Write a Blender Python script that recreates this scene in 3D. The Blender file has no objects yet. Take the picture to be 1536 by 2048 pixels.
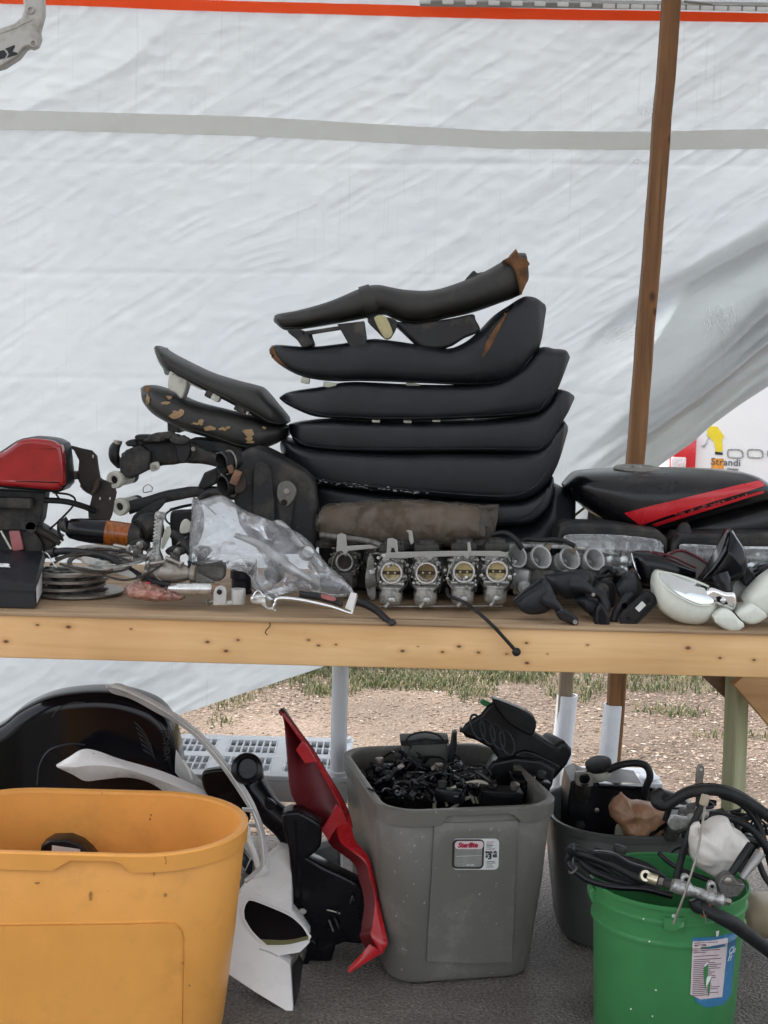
import bpy, bmesh, math, random
import numpy as np
from mathutils import Vector, Matrix, noise
R = math.radians
random.seed(7)
rng = np.random.default_rng(11)
sc = bpy.context.scene
col = sc.collection

# ------------------------------------------------------------------ camera, sky, sun, exposure
F = 2800.0
CAMZ = 1.36
ALPHA = math.atan((1024 - 740) / F)
ROLL = R(1.5)
f_ = Vector((0, math.cos(ALPHA), -math.sin(ALPHA)))
r0_ = Vector((1, 0, 0)); u0_ = Vector((0, math.sin(ALPHA), math.cos(ALPHA)))
r_ = r0_ * math.cos(ROLL) + u0_ * math.sin(ROLL)
u_ = -r0_ * math.sin(ROLL) + u0_ * math.cos(ROLL)
CAM = Vector((0, 0, CAMZ))
cd = bpy.data.cameras.new('camera'); cam = bpy.data.objects.new('camera', cd); col.objects.link(cam)
cd.sensor_fit = 'VERTICAL'; cd.sensor_height = 24.0; cd.lens = 24.0 * F / 2048
cd.clip_start = 0.05; cd.clip_end = 2000
m3 = Matrix((r_, u_, -f_)).transposed()
cam.matrix_world = Matrix.Translation(CAM) @ m3.to_4x4()
sc.camera = cam

SUN_EL, SUN_AZ = R(64), R(-50)      # azimuth from +Y towards +X
world = bpy.data.worlds.new('World'); sc.world = world; world.use_nodes = True
wn = world.node_tree; wn.nodes.clear()
sky = wn.nodes.new('ShaderNodeTexSky'); sky.sky_type = 'NISHITA'; sky.sun_disc = False
sky.sun_elevation = SUN_EL; sky.sun_rotation = SUN_AZ
sky.air_density = 1.0; sky.dust_density = 3.0; sky.ozone_density = 1.0
hs = wn.nodes.new('ShaderNodeHueSaturation'); hs.inputs['Saturation'].default_value = 0.34
bg = wn.nodes.new('ShaderNodeBackground'); bg.inputs[1].default_value = 0.15
wo = wn.nodes.new('ShaderNodeOutputWorld')
wn.links.new(sky.outputs[0], hs.inputs['Color']); wn.links.new(hs.outputs[0], bg.inputs[0]); wn.links.new(bg.outputs[0], wo.inputs[0])
sd = bpy.data.lights.new('sun', 'SUN'); sun = bpy.data.objects.new('sun', sd); col.objects.link(sun)
sd.energy = 1.5; sd.angle = R(12); sd.color = (1.0, 0.95, 0.88)
sdir = Vector((math.sin(SUN_AZ) * math.cos(SUN_EL), math.cos(SUN_AZ) * math.cos(SUN_EL), math.sin(SUN_EL)))
sun.rotation_euler = (-sdir).to_track_quat('-Z', 'Y').to_euler()
sun.location = (-4, 8, 9)
sc.view_settings.view_transform = 'Standard'; sc.view_settings.look = 'None'
sc.view_settings.gamma = 1; sc.view_settings.use_curve_mapping = False
sc.view_settings.exposure = 1.75
sc.cycles.max_bounces = 10; sc.cycles.diffuse_bounces = 5; sc.cycles.transparent_max_bounces = 16
sc.cycles.use_denoising = True

# ------------------------------------------------------------------ pixel -> world
def ray(px, py):
    return f_ + r_ * ((px - 768) / F) + u_ * ((1024 - py) / F)
def P(px, py, Y):
    d = ray(px, py)
    return CAM + d * (Y / d.y)
def G(px, py, z):
    d = ray(px, py)
    return CAM + d * ((z - CAMZ) / d.z)
def PX(v, Y):                     # metres for v photo pixels at depth Y
    return v * Y / F
def proj(p):
    d = Vector(p) - CAM
    w = d.dot(f_)
    return 768 + F * d.dot(r_) / w, 1024 - F * d.dot(u_) / w

# ------------------------------------------------------------------ object helpers
def thing(name, label, cat, at, group=None):
    o = bpy.data.objects.new(name, None); col.objects.link(o)
    o.location = at; o.empty_display_size = 0.05
    o['label'] = label; o['category'] = cat
    if group: o['group'] = group
    return o
def wloc(o):
    v = Vector((0, 0, 0))
    while o is not None:
        v = v + o.location; o = o.parent
    return v
def join(*gs):
    V, Fc = [], []
    for g in gs:
        n = len(V); V.extend(g[0]); Fc.extend([tuple(i + n for i in f) for f in g[1]])
    return V, Fc
def mk(name, geo, mat, parent=None, at=None, label=None, cat=None, group=None, kind=None, smooth=40):
    """geo in world coordinates -> one mesh object (a child of parent, or top-level with its own origin)"""
    if isinstance(geo, list): geo = join(*geo)
    V, Fc = geo
    A = np.array([tuple(v) for v in V], dtype=float).reshape(-1, 3)
    if parent is None:
        o0 = Vector(at) if at is not None else Vector((float(A[:, 0].mean()), float(A[:, 1].mean()), float(A[:, 2].min())))
        base = o0
    else:
        base = wloc(parent); o0 = Vector((0, 0, 0))
        # a part sits at its own middle
        mid = Vector((A.min(0) + A.max(0)) / 2)
        o0 = mid - base; base = mid
    A = A - np.array(tuple(base))
    me = bpy.data.meshes.new(name)
    me.from_pydata(A.tolist(), [], Fc)
    me.validate(); me.update()
    if smooth:
        me.polygons.foreach_set('use_smooth', [True] * len(me.polygons))
        me.set_sharp_from_angle(angle=R(smooth))
    bm = bmesh.new(); bm.from_mesh(me); bmesh.ops.recalc_face_normals(bm, faces=bm.faces); bm.to_mesh(me); bm.free()
    if mat is not None:
        for m in (mat if isinstance(mat, (list, tuple)) else [mat]): me.materials.append(m)
    o = bpy.data.objects.new(name, me); col.objects.link(o)
    o.location = o0
    if parent is not None: o.parent = parent
    if label: o['label'] = label
    if cat: o['category'] = cat
    if group: o['group'] = group
    if kind: o['kind'] = kind
    return o

# ------------------------------------------------------------------ geometry
def V3(p): return Vector(p)
def catmull(pts, n, closed=False):
    """n samples along a Catmull-Rom through pts (any dimension), even in parameter"""
    Pn = np.array([tuple(p) for p in pts], dtype=float)
    k = len(Pn)
    if k == 1: return np.repeat(Pn, n, 0)
    out = []
    seg = k if closed else k - 1
    for i in range(n):
        t = i / n * seg if closed else i / (n - 1) * seg
        j = min(int(t), seg - 1); t -= j
        if closed:
            p0, p1, p2, p3 = Pn[(j - 1) % k], Pn[j % k], Pn[(j + 1) % k], Pn[(j + 2) % k]
        else:
            p1, p2 = Pn[j], Pn[j + 1]
            p0 = Pn[j - 1] if j > 0 else 2 * p1 - p2
            p3 = Pn[j + 2] if j + 2 < k else 2 * p2 - p1
        out.append(0.5 * ((2 * p1) + (-p0 + p2) * t + (2 * p0 - 5 * p1 + 4 * p2 - p3) * t * t + (-p0 + 3 * p1 - 3 * p2 + p3) * t ** 3))
    return np.array(out)
def lin(pts, n):
    Pn = np.array([tuple(p) for p in pts], dtype=float)
    s = np.r_[0, np.cumsum(np.linalg.norm(np.diff(Pn, axis=0), axis=1))]
    t = np.linspace(0, s[-1], n)
    return np.stack([np.interp(t, s, Pn[:, c]) for c in range(Pn.shape[1])], 1)
def grid_faces(nu, nv, closed_v=False, closed_u=False):
    Fc = []
    for i in range(nu if closed_u else nu - 1):
        for j in range(nv if closed_v else nv - 1):
            a = i * nv + j; b = i * nv + (j + 1) % nv
            c = ((i + 1) % nu) * nv + (j + 1) % nv; d = ((i + 1) % nu) * nv + j
            Fc.append((a, b, c, d))
    return Fc
def rings(rs, caps=True, closed_u=False):
    """list of equal-length closed rings -> surface"""
    n = len(rs[0]); V = [Vector(p) for r in rs for p in r]
    Fc = grid_faces(len(rs), n, True, closed_u)
    if caps and not closed_u:
        Fc.append(tuple(range(n - 1, -1, -1))); Fc.append(tuple((len(rs) - 1) * n + i for i in range(n)))
    return V, Fc
def frames(pts):
    Pn = [Vector(p) for p in pts]; T = []
    for i in range(len(Pn)):
        a = Pn[max(i - 1, 0)]; b = Pn[min(i + 1, len(Pn) - 1)]
        d = (b - a); T.append(d.normalized() if d.length > 1e-9 else Vector((1, 0, 0)))
    up = Vector((0, 0, 1)) if abs(T[0].z) < 0.9 else Vector((0, 1, 0))
    n = (up - T[0] * up.dot(T[0])).normalized(); out = []
    for t in T:
        n = n - t * n.dot(t)
        n = n.normalized() if n.length > 1e-6 else t.orthogonal().normalized()
        out.append((t, n, t.cross(n)))
    return Pn, out
def tube(pts, r, seg=8, n=None, smooth=True, flat=1.0):
    """world points; r radius or list; flat scales the normal direction"""
    if n is None: n = len(pts) * 6 if smooth else len(pts)
    Pn = catmull(pts, n) if smooth else np.array([tuple(p) for p in pts])
    rr = np.array([r] * len(Pn)) if not hasattr(r, '__len__') else np.interp(np.linspace(0, 1, len(Pn)), np.linspace(0, 1, len(r)), r)
    Pn, fr = frames(Pn)
    rs = []
    for p, (t, a, b), q in zip(Pn, fr, rr):
        rs.append([p + a * (q * flat * math.cos(2 * math.pi * k / seg)) + b * (q * math.sin(2 * math.pi * k / seg)) for k in range(seg)])
    return rings(rs)
def ptube(pts, rpx, seg=8, **k):
    """(px,py,Y) points, radius in photo pixels"""
    Y = sum(p[2] for p in pts) / len(pts)
    rr = [PX(q, Y) for q in rpx] if hasattr(rpx, '__len__') else PX(rpx, Y)
    return tube([P(*p) for p in pts], rr, seg, **k)
def lathe(profile, origin, axis=(0, 0, 1), seg=24, caps=True, sx=1.0):
    ax = Vector(axis).normalized()
    a = ax.orthogonal().normalized() if abs(ax.z) < 0.99 else Vector((1, 0, 0))
    b = ax.cross(a); o = Vector(origin)
    rs = [[o + ax * h + a * (r * sx * math.cos(2 * math.pi * k / seg)) + b * (r * math.sin(2 * math.pi * k / seg)) for k in range(seg)] for r, h in profile]
    return rings(rs, caps)
def rot(ax=0, ay=0, az=0):
    return (Matrix.Rotation(R(az), 3, 'Z') @ Matrix.Rotation(R(ay), 3, 'Y') @ Matrix.Rotation(R(ax), 3, 'X'))
def box(c, s, bev=0.0, rm=None, seg=2):
    """centre, full sizes, bevel, rotation matrix"""
    bm = bmesh.new(); bmesh.ops.create_cube(bm, size=1)
    for v in bm.verts: v.co = Vector((v.co.x * s[0], v.co.y * s[1], v.co.z * s[2]))
    if bev > 0: bmesh.ops.bevel(bm, geom=list(bm.edges), offset=min(bev, min(s) * 0.45), segments=seg, affect='EDGES', profile=0.5)
    c = Vector(c); V = []
    bm.verts.index_update()
    for v in bm.verts: V.append(c + (rm @ v.co if rm is not None else v.co))
    Fc = [tuple(v.index for v in f.verts) for f in bm.faces]; bm.free()
    return V, Fc
def pbox(px, py, Y, w, h, d, bev=2, ax=0, ay=0, az=0):
    """box centred on a pixel at depth Y; w,h in photo pixels, d metres, bevel px"""
    return box(P(px, py, Y), (PX(w, Y), d, PX(h, Y)), PX(bev, Y), rot(ax, ay, az))
def inset(poly, d):
    A = np.array(poly); n = len(A); out = np.empty_like(A)
    area = 0.5 * np.sum(A[:, 0] * np.roll(A[:, 1], -1) - np.roll(A[:, 0], -1) * A[:, 1])
    sg = 1.0 if area > 0 else -1.0
    for i in range(n):
        e1 = A[i] - A[i - 1]; e2 = A[(i + 1) % n] - A[i]
        n1 = np.array([-e1[1], e1[0]]) / (np.linalg.norm(e1) + 1e-9) * sg
        n2 = np.array([-e2[1], e2[0]]) / (np.linalg.norm(e2) + 1e-9) * sg
        m = n1 + n2; l = np.linalg.norm(m)
        m = m / (l + 1e-9); c = max(0.45, float(np.dot(m, n1)))
        out[i] = A[i] + m * d / c
    return out
def pillow(outline, Y, depth, r=6, smooth=True, n=None, sub=4, ns=0.0, taper=0.0):
    """photo-pixel outline at depth Y (front face), extruded away by depth metres with rounded rims.
    r rounding in photo pixels, ns: slant of Y per metre of X, taper: back scaled by 1-taper"""
    pts = catmull(outline, n or len(outline) * 4, True) if smooth else np.array(outline, float)
    Y0 = Y; Y = P(768, 1024, Y0).y
    W = np.array([tuple(P(p[0], p[1], Y0)) for p in pts])
    xz = W[:, [0, 2]]; rm = PX(r, Y); rm = min(rm, depth * 0.49)
    cx = xz.mean(0)
    rs = []
    steps = [(rm * (1 - math.sin(a)), rm * (1 - math.cos(a))) for a in np.linspace(0, math.pi / 2, sub + 1)]
    prof = [(ins, dy) for ins, dy in steps] + [(ins, depth - dy) for ins, dy in reversed(steps)]
    for ins, dy in prof:
        q = inset(xz, ins); k = 1 - taper * (dy / depth); q = cx + (q - cx) * k
        rs.append([Vector((a[0], Y + dy + ns * (a[0] - cx[0]), a[1])) for a in q])
    V, Fc = rings(rs, caps=False)
    m = len(pts)
    from mathutils.geometry import tessellate_polygon
    for base, flip in ((0, False), (len(rs) - 1, True)):
        loop = [Vector((v.x, v.z, 0)) for v in V[base * m: base * m + m]]
        for t in tessellate_polygon([loop]):
            t = tuple(base * m + i for i in t)
            Fc.append(t[::-1] if flip else t)
    return V, Fc
def slab(T, B, Y, W, e=4.0, n=40, seg=28, smooth=True):
    """loft: stations join top points T to bottom points B (photo pixels); W widths in depth (m), Y centre depth(s)"""
    T = catmull(T, n) if smooth else lin(T, n); B = catmull(B, n) if smooth else lin(B, n)
    W = np.interp(np.linspace(0, 1, n), np.linspace(0, 1, len(W)), W) if hasattr(W, '__len__') else np.full(n, W)
    Yc = np.interp(np.linspace(0, 1, n), np.linspace(0, 1, len(Y)), Y) if hasattr(Y, '__len__') else np.full(n, Y)
    rs = []
    for t, b, w, y in zip(T, B, W, Yc):
        pt, pb = P(t[0], t[1], y), P(b[0], b[1], y)
        mid = (pt + pb) / 2; h = (pt - pb) / 2; ring = []
        for k in range(seg):
            th = 2 * math.pi * (k + 0.5) / seg; c, s = math.cos(th), math.sin(th)
            yy = w / 2 * math.copysign(abs(c) ** (2 / e), c); vv = math.copysign(abs(s) ** (2 / e), s)
            ring.append(mid + h * vv + Vector((0, yy, 0)))
        rs.append(ring)
    return rings(rs)
def shell(grid, thick):
    """grid: nu x nv x 3 array -> closed thin shell"""
    g = np.array(grid, float); nu, nv = g.shape[:2]
    du = np.gradient(g, axis=0); dv = np.gradient(g, axis=1)
    nn = np.cross(du, dv); nn /= (np.linalg.norm(nn, axis=2, keepdims=True) + 1e-12)
    b = g + nn * thick
    V = [Vector(p) for p in g.reshape(-1, 3)] + [Vector(p) for p in b.reshape(-1, 3)]
    N = nu * nv; Fc = grid_faces(nu, nv)
    Fc += [tuple(i + N for i in f[::-1]) for f in grid_faces(nu, nv)]
    def edge(idx):
        for a, c in zip(idx[:-1], idx[1:]): Fc.append((c, a, a + N, c + N))
    edge([j for j in range(nv)]); edge([(nu - 1) * nv + j for j in range(nv)][::-1])
    edge([i * nv for i in range(nu)][::-1]); edge([i * nv + nv - 1 for i in range(nu)])
    return V, Fc
def sheet(A, B, bulge=0.0, thick=0.003, nu=30, nv=12, rough=0.0, rs=8.0, smooth=True, seed=0, mids=None):
    """ruled panel between two edge curves of (px,py,Y) points, bulged towards the camera, with thickness"""
    f = catmull if smooth else lin
    wa = f([tuple(P(*p)) for p in A], nu); wb = f([tuple(P(*p)) for p in B], nu)
    g = np.empty((nu, nv, 3))
    for j in range(nv):
        v = j / (nv - 1)
        g[:, j] = wa * (1 - v) + wb * v
        g[:, j, 1] -= bulge * math.sin(math.pi * v)
    if rough:
        for i in range(nu):
            for j in range(nv):
                p = Vector(g[i, j]) * rs + Vector((seed, seed * 2, 0))
                d = noise.noise_vector(p) * rough + noise.noise_vector(p * 2.7) * rough * 0.4
                g[i, j] += np.array(d)
    return shell(g, thick)
def hollow(outer, t=0.002):
    return outer
def flatpoly(outline, Y, off=0.0):
    from mathutils.geometry import tessellate_polygon
    W = [P(p[0], p[1], Y) + Vector((0, off, 0)) for p in outline]
    return W, [tuple(t) for t in tessellate_polygon([[Vector((w.x, w.z, 0)) for w in W]])]
def gplate(geo, n, d):
    """thicken a flat tessellated polygon along vector n*d"""
    V, Fc = geo; m = len(V); nv = Vector(n) * d
    V2 = list(V) + [v + nv for v in V]
    F2 = [tuple(f) for f in Fc] + [tuple(i + m for i in f[::-1]) for f in Fc] + [(i, (i + 1) % m, (i + 1) % m + m, i + m) for i in range(m)]
    return V2, F2
def torus(c, axis, R_, r, seg=28, s2=8):
    ax = Vector(axis).normalized(); a = ax.orthogonal().normalized(); b = ax.cross(a); c = Vector(c)
    rs = []
    for i in range(seg):
        t = 2 * math.pi * i / seg; d = a * math.cos(t) + b * math.sin(t)
        rs.append([c + d * (R_ + r * math.cos(2 * math.pi * k / s2)) + ax * (r * math.sin(2 * math.pi * k / s2)) for k in range(s2)])
    return rings(rs, closed_u=True)
def text_geo(s, size, origin, xdir, updir, shear=0.0, bold=0.0, spacing=1.0, depth=0.0004, align='LEFT'):
    cu = bpy.data.curves.new('t', 'FONT'); cu.body = s; cu.size = size; cu.shear = shear; cu.offset = bold; cu.space_character = spacing
    cu.align_x = align; cu.resolution_u = 3
    if depth: cu.extrude = depth
    ob = bpy.data.objects.new('t', cu); col.objects.link(ob)
    bpy.context.view_layer.update()
    me = bpy.data.meshes.new_from_object(ob.evaluated_get(bpy.context.evaluated_depsgraph_get()))
    x = Vector(xdir).normalized(); u = Vector(updir).normalized(); n = x.cross(u); o = Vector(origin)
    V = [o + x * v.co.x + u * v.co.y + n * v.co.z for v in me.vertices]
    Fc = [tuple(p.vertices) for p in me.polygons]
    bpy.data.objects.remove(ob); bpy.data.curves.remove(cu); bpy.data.meshes.remove(me)
    return V, Fc

# ------------------------------------------------------------------ materials
MATS = {}
def mat(name, c, rough=0.5, metal=0.0, var=0.15, vs=12.0, bump=0.0, bs=60.0, dirt=None, da=0.0, ds=6.0, coat=0.0,
        trans=0.0, alpha=1.0, spec=0.5, rvar=0.1, stretch=(1, 1, 1), spots=None, sa=0.0, ss=40.0, ior=1.45, sub=0.0, emis=None):
    m = bpy.data.materials.new(name); m.use_nodes = True; MATS[name] = m
    nt = m.node_tree; N = nt.nodes; L = nt.links; b = N['Principled BSDF']
    tc = N.new('ShaderNodeTexCoord'); mp = N.new('ShaderNodeMapping'); mp.inputs['Scale'].default_value = stretch
    L.new(tc.outputs['Object'], mp.inputs['Vector'])
    def nz(s, det=5, ro=0.6):
        x = N.new('ShaderNodeTexNoise'); x.inputs['Scale'].default_value = s; x.inputs['Detail'].default_value = det
        x.inputs['Roughness'].default_value = ro; L.new(mp.outputs[0], x.inputs['Vector']); return x
    def ramp(src, a, bb):
        x = N.new('ShaderNodeMapRange'); x.inputs['From Min'].default_value = a; x.inputs['From Max'].default_value = bb
        x.clamp = True; L.new(src, x.inputs['Value']); return x.outputs[0]
    def mix(f, a, bb):
        x = N.new('ShaderNodeMix'); x.data_type = 'RGBA'
        if hasattr(f, 'links') or hasattr(f, 'is_output'): L.new(f, x.inputs[0])
        else: x.inputs[0].default_value = f
        for s, i in ((a, 6), (bb, 7)):
            if isinstance(s, tuple): x.inputs[i].default_value = (*s[:3], 1)
            else: L.new(s, x.inputs[i])
        return x.outputs[2]
    n1 = nz(vs)
    lo = tuple(max(0, k * (1 - var)) for k in c); hi = tuple(min(1, k * (1 + var)) for k in c)
    cur = mix(ramp(n1.outputs[0], 0.3, 0.7), lo, hi)
    rsrc = None
    if dirt is not None:
        n2 = nz(ds, 8, 0.7)
        fac = ramp(n2.outputs[0], 0.62 - 0.3 * da, 0.85 - 0.3 * da)
        mm = N.new('ShaderNodeMath'); mm.operation = 'MULTIPLY'; mm.inputs[1].default_value = min(1, da * 1.6); L.new(fac, mm.inputs[0])
        cur = mix(mm.outputs[0], cur, dirt); rsrc = mm.outputs[0]
    if spots is not None:
        n3 = nz(ss, 2, 0.5)
        cur = mix(ramp(n3.outputs[0], 0.74 - sa * 0.1, 0.76 - sa * 0.1), cur, spots)
    L.new(cur, b.inputs['Base Color'])
    rr = N.new('ShaderNodeMapRange'); rr.inputs['To Min'].default_value = max(0.02, rough - rvar); rr.inputs['To Max'].default_value = min(1, rough + rvar)
    rr.inputs['From Min'].default_value = 0.3; rr.inputs['From Max'].default_value = 0.7
    L.new(n1.outputs[0], rr.inputs['Value']); L.new(rr.outputs[0], b.inputs['Roughness'])
    b.inputs['Metallic'].default_value = metal; b.inputs['Specular IOR Level'].default_value = spec
    b.inputs['Coat Weight'].default_value = coat; b.inputs['Coat Roughness'].default_value = 0.08
    b.inputs['Transmission Weight'].default_value = trans; b.inputs['IOR'].default_value = ior
    b.inputs['Alpha'].default_value = alpha
    if emis: b.inputs['Emission Color'].default_value = (*emis[:3], 1); b.inputs['Emission Strength'].default_value = emis[3]
    if bump:
        n4 = nz(bs, 6, 0.65); bp = N.new('ShaderNodeBump'); bp.inputs['Strength'].default_value = bump; bp.inputs['Distance'].default_value = 0.004
        L.new(n4.outputs[0], bp.inputs['Height']); L.new(bp.outputs[0], b.inputs['Normal'])
    return m
DUST = (0.20, 0.17, 0.13)
vinyl = mat('black vinyl', (0.0065, 0.0080, 0.0105), 0.42, var=0.35, vs=5, bump=0.15, bs=400, dirt=(0.022, 0.023, 0.025), da=0.4, ds=5, spec=0.42, spots=(0.10, 0.10, 0.10), sa=-0.5, ss=90)
vinyl_grey = mat('worn grey vinyl', (0.019, 0.0185, 0.017), 0.48, var=0.25, vs=5, bump=0.15, bs=350, dirt=(0.05, 0.047, 0.04), da=0.4, ds=5)
pan = mat('seat pan plastic', (0.013, 0.013, 0.014), 0.55, var=0.3, vs=14, dirt=DUST, da=0.3, ds=10, bump=0.1)
foam = mat('old rusty foam', (0.13, 0.062, 0.026), 0.95, var=0.5, vs=40, bump=0.9, bs=120)
tornfoam = mat('bare tan foam', (0.34, 0.23, 0.12), 0.95, var=0.5, vs=60, bump=0.9, bs=150, dirt=(0.10, 0.05, 0.02), da=0.5, ds=40)
white_nylon = mat('dirty white nylon', (0.50, 0.49, 0.43), 0.5, var=0.12, vs=20, dirt=(0.15, 0.13, 0.1), da=0.4, ds=20)
blackp = mat('black plastic', (0.0055, 0.0055, 0.0065), 0.4, var=0.3, vs=15, bump=0.08, bs=200, dirt=(0.03, 0.028, 0.025), da=0.3, ds=12, spec=0.4)
blackdusty = mat('dusty black plastic', (0.0135, 0.0135, 0.0138), 0.6, var=0.35, vs=15, bump=0.25, bs=120, dirt=(0.085, 0.075, 0.06), da=0.45, ds=14, spec=0.4)
gloss = mat('gloss black paint', (0.004, 0.004, 0.006), 0.16, var=0.2, vs=6, spec=0.3, coat=0.1, dirt=(0.015, 0.015, 0.015), da=0.2, ds=5, rvar=0.06)
rubber = mat('black rubber', (0.0075, 0.0075, 0.008), 0.55, var=0.25, vs=25, bump=0.15, bs=200, dirt=(0.07, 0.06, 0.05), da=0.25, ds=18, spec=0.4)
alu = mat('dull aluminium', (0.50, 0.50, 0.48), 0.42, metal=0.8, var=0.25, vs=45, bump=0.45, bs=160, dirt=(0.06, 0.055, 0.045), da=0.6, ds=40)
alu_bright = mat('bright aluminium', (0.66, 0.66, 0.65), 0.28, metal=0.9, var=0.12, vs=40, bump=0.1, bs=200, dirt=(0.2, 0.18, 0.15), da=0.25, ds=30)
alu_dark = mat('grimy cast metal', (0.16, 0.155, 0.145), 0.55, metal=0.6, var=0.35, vs=45, bump=0.45, bs=160, dirt=(0.05, 0.04, 0.03), da=0.5, ds=40)
chrome = mat('chrome', (0.78, 0.78, 0.78), 0.09, metal=1.0, var=0.05, vs=20, rvar=0.05)
steel = mat('worn steel', (0.30, 0.28, 0.25), 0.42, metal=0.85, var=0.3, vs=30, bump=0.25, bs=150, dirt=(0.12, 0.06, 0.03), da=0.45, ds=30)
steel_dark = mat('dark rusted steel', (0.030, 0.024, 0.020), 0.6, metal=0.2, var=0.4, vs=18, bump=0.25, bs=120, dirt=(0.10, 0.055, 0.03), da=0.35, ds=14)
brass = mat('brass', (0.62, 0.50, 0.26), 0.38, metal=0.35, var=0.25, vs=60, dirt=(0.16, 0.11, 0.05), da=0.6, ds=45)
white_paint = mat('dirty white paint', (0.74, 0.73, 0.71), 0.3, var=0.05, vs=8, coat=0.3, dirt=(0.42, 0.38, 0.33), da=0.25, ds=9)
cream_paint = mat('pearl white paint', (0.66, 0.68, 0.60), 0.22, var=0.05, vs=8, coat=0.5, dirt=(0.35, 0.30, 0.2), da=0.22, ds=14)
red_paint = mat('red paint', (0.42, 0.012, 0.018), 0.28, var=0.15, vs=9, coat=0.4, dirt=(0.12, 0.02, 0.02), da=0.25, ds=9)
grey_paint = mat('grey white paint', (0.45, 0.45, 0.43), 0.4, var=0.08, vs=9, dirt=(0.15, 0.14, 0.12), da=0.35, ds=14)
# ================================================================== LARGE STRUCTURE
def vn(x, y, seed=0):
    """vectorised 2-D value noise in -1..1"""
    xi = np.floor(x).astype(np.int64); yi = np.floor(y).astype(np.int64); xf = x - xi; yf = y - yi
    def h(a, b):
        n = (a * 374761393 + b * 668265263 + seed * 974711) & 0x7fffffff
        n = (n ^ (n >> 13)) * 1274126177 & 0x7fffffff
        return ((n ^ (n >> 16)) & 0xffff) / 32767.5 - 1
    u = xf * xf * xf * (xf * (xf * 6 - 15) + 10); v = yf * yf * yf * (yf * (yf * 6 - 15) + 10)
    return (h(xi, yi) * (1 - u) + h(xi + 1, yi) * u) * (1 - v) + (h(xi, yi + 1) * (1 - u) + h(xi + 1, yi + 1) * u) * v

def node_mat(name):
    m = bpy.data.materials.new(name); m.use_nodes = True; nt = m.node_tree
    return m, nt.nodes, nt.links, nt.nodes['Principled BSDF']

# ---- ground: gravel soil, asphalt pad, stones, grass
gm, N, L, b = node_mat('gravel soil')
tc = N.new('ShaderNodeTexCoord')
n1 = N.new('ShaderNodeTexNoise'); n1.inputs['Scale'].default_value = 1.3; n1.inputs['Detail'].default_value = 8
n2 = N.new('ShaderNodeTexVoronoi'); n2.inputs['Scale'].default_value = 85
L.new(tc.outputs['Object'], n1.inputs['Vector']); L.new(tc.outputs['Object'], n2.inputs['Vector'])
cr = N.new('ShaderNodeValToRGB'); e = cr.color_ramp.elements
e[0].position = 0.35; e[0].color = (0.12, 0.088, 0.064, 1); e[1].position = 0.7; e[1].color = (0.29, 0.218, 0.165, 1)
L.new(n1.outputs[0], cr.inputs[0])
mx = N.new('ShaderNodeMix'); mx.data_type = 'RGBA'; mx.blend_type = 'MULTIPLY'; mx.inputs[0].default_value = 0.5
bw = N.new('ShaderNodeRGBToBW'); L.new(n2.outputs['Color'], bw.inputs[0]); L.new(cr.outputs[0], mx.inputs[6]); L.new(bw.outputs[0], mx.inputs[7]); L.new(mx.outputs[2], b.inputs['Base Color'])
b.inputs['Roughness'].default_value = 0.95
bp = N.new('ShaderNodeBump'); bp.inputs['Strength'].default_value = 0.8; bp.inputs['Distance'].default_value = 0.01
L.new(n2.outputs[0], bp.inputs['Height']); L.new(bp.outputs[0], b.inputs['Normal'])
S_ = 160
mk('ground', ([Vector((-S_, -S_, 0)), Vector((S_, -S_, 0)), Vector((S_, S_, 0)), Vector((-S_, S_, 0))], [(0, 1, 2, 3)]), gm, at=(0, 0, 0), kind='structure')

am, N, L, b = node_mat('old asphalt')
tc = N.new('ShaderNodeTexCoord')
n1 = N.new('ShaderNodeTexNoise'); n1.inputs['Scale'].default_value = 2.2; n1.inputs['Detail'].default_value = 9; n1.inputs['Roughness'].default_value = 0.7
n2 = N.new('ShaderNodeTexVoronoi'); n2.inputs['Scale'].default_value = 160
n3 = N.new('ShaderNodeTexNoise'); n3.inputs['Scale'].default_value = 130; n3.inputs['Detail'].default_value = 4
for n in (n1, n2, n3): L.new(tc.outputs['Object'], n.inputs['Vector'])
cr = N.new('ShaderNodeValToRGB'); e = cr.color_ramp.elements
e[0].position = 0.3; e[0].color = (0.075, 0.066, 0.056, 1); e[1].position = 0.66; e[1].color = (0.20, 0.178, 0.152, 1)
L.new(n1.outputs[0], cr.inputs[0])
c2 = N.new('ShaderNodeValToRGB'); e = c2.color_ramp.elements
e[0].position = 0.35; e[0].color = (0.45, 0.45, 0.45, 1); e[1].position = 0.72; e[1].color = (1.7, 1.7, 1.75, 1)
L.new(n3.outputs[0], c2.inputs[0])
mx = N.new('ShaderNodeMix'); mx.data_type = 'RGBA'; mx.blend_type = 'MULTIPLY'; mx.inputs[0].default_value = 0.85
L.new(cr.outputs[0], mx.inputs[6]); L.new(c2.outputs[0], mx.inputs[7]); L.new(mx.outputs[2], b.inputs['Base Color'])
b.inputs['Roughness'].default_value = 0.7
bp = N.new('ShaderNodeBump'); bp.inputs['Strength'].default_value = 0.9; bp.inputs['Distance'].default_value = 0.006
L.new(n2.outputs[0], bp.inputs['Height']); L.new(bp.outputs[0], b.inputs['Normal'])
xs = np.linspace(-6, 6, 160)
ye = 3.95 + 0.10 * vn(xs * 1.3, xs * 0, 3) + 0.04 * vn(xs * 6, xs * 0, 4)
V = [Vector((x, -6, 0.004)) for x in xs] + [Vector((x, y, 0.004)) for x, y in zip(xs, ye)]
mk('asphalt_pad', (V, [(i, i + 1, 160 + i + 1, 160 + i) for i in range(159)]), am, at=(0, 0, 0.004), kind='structure')

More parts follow.
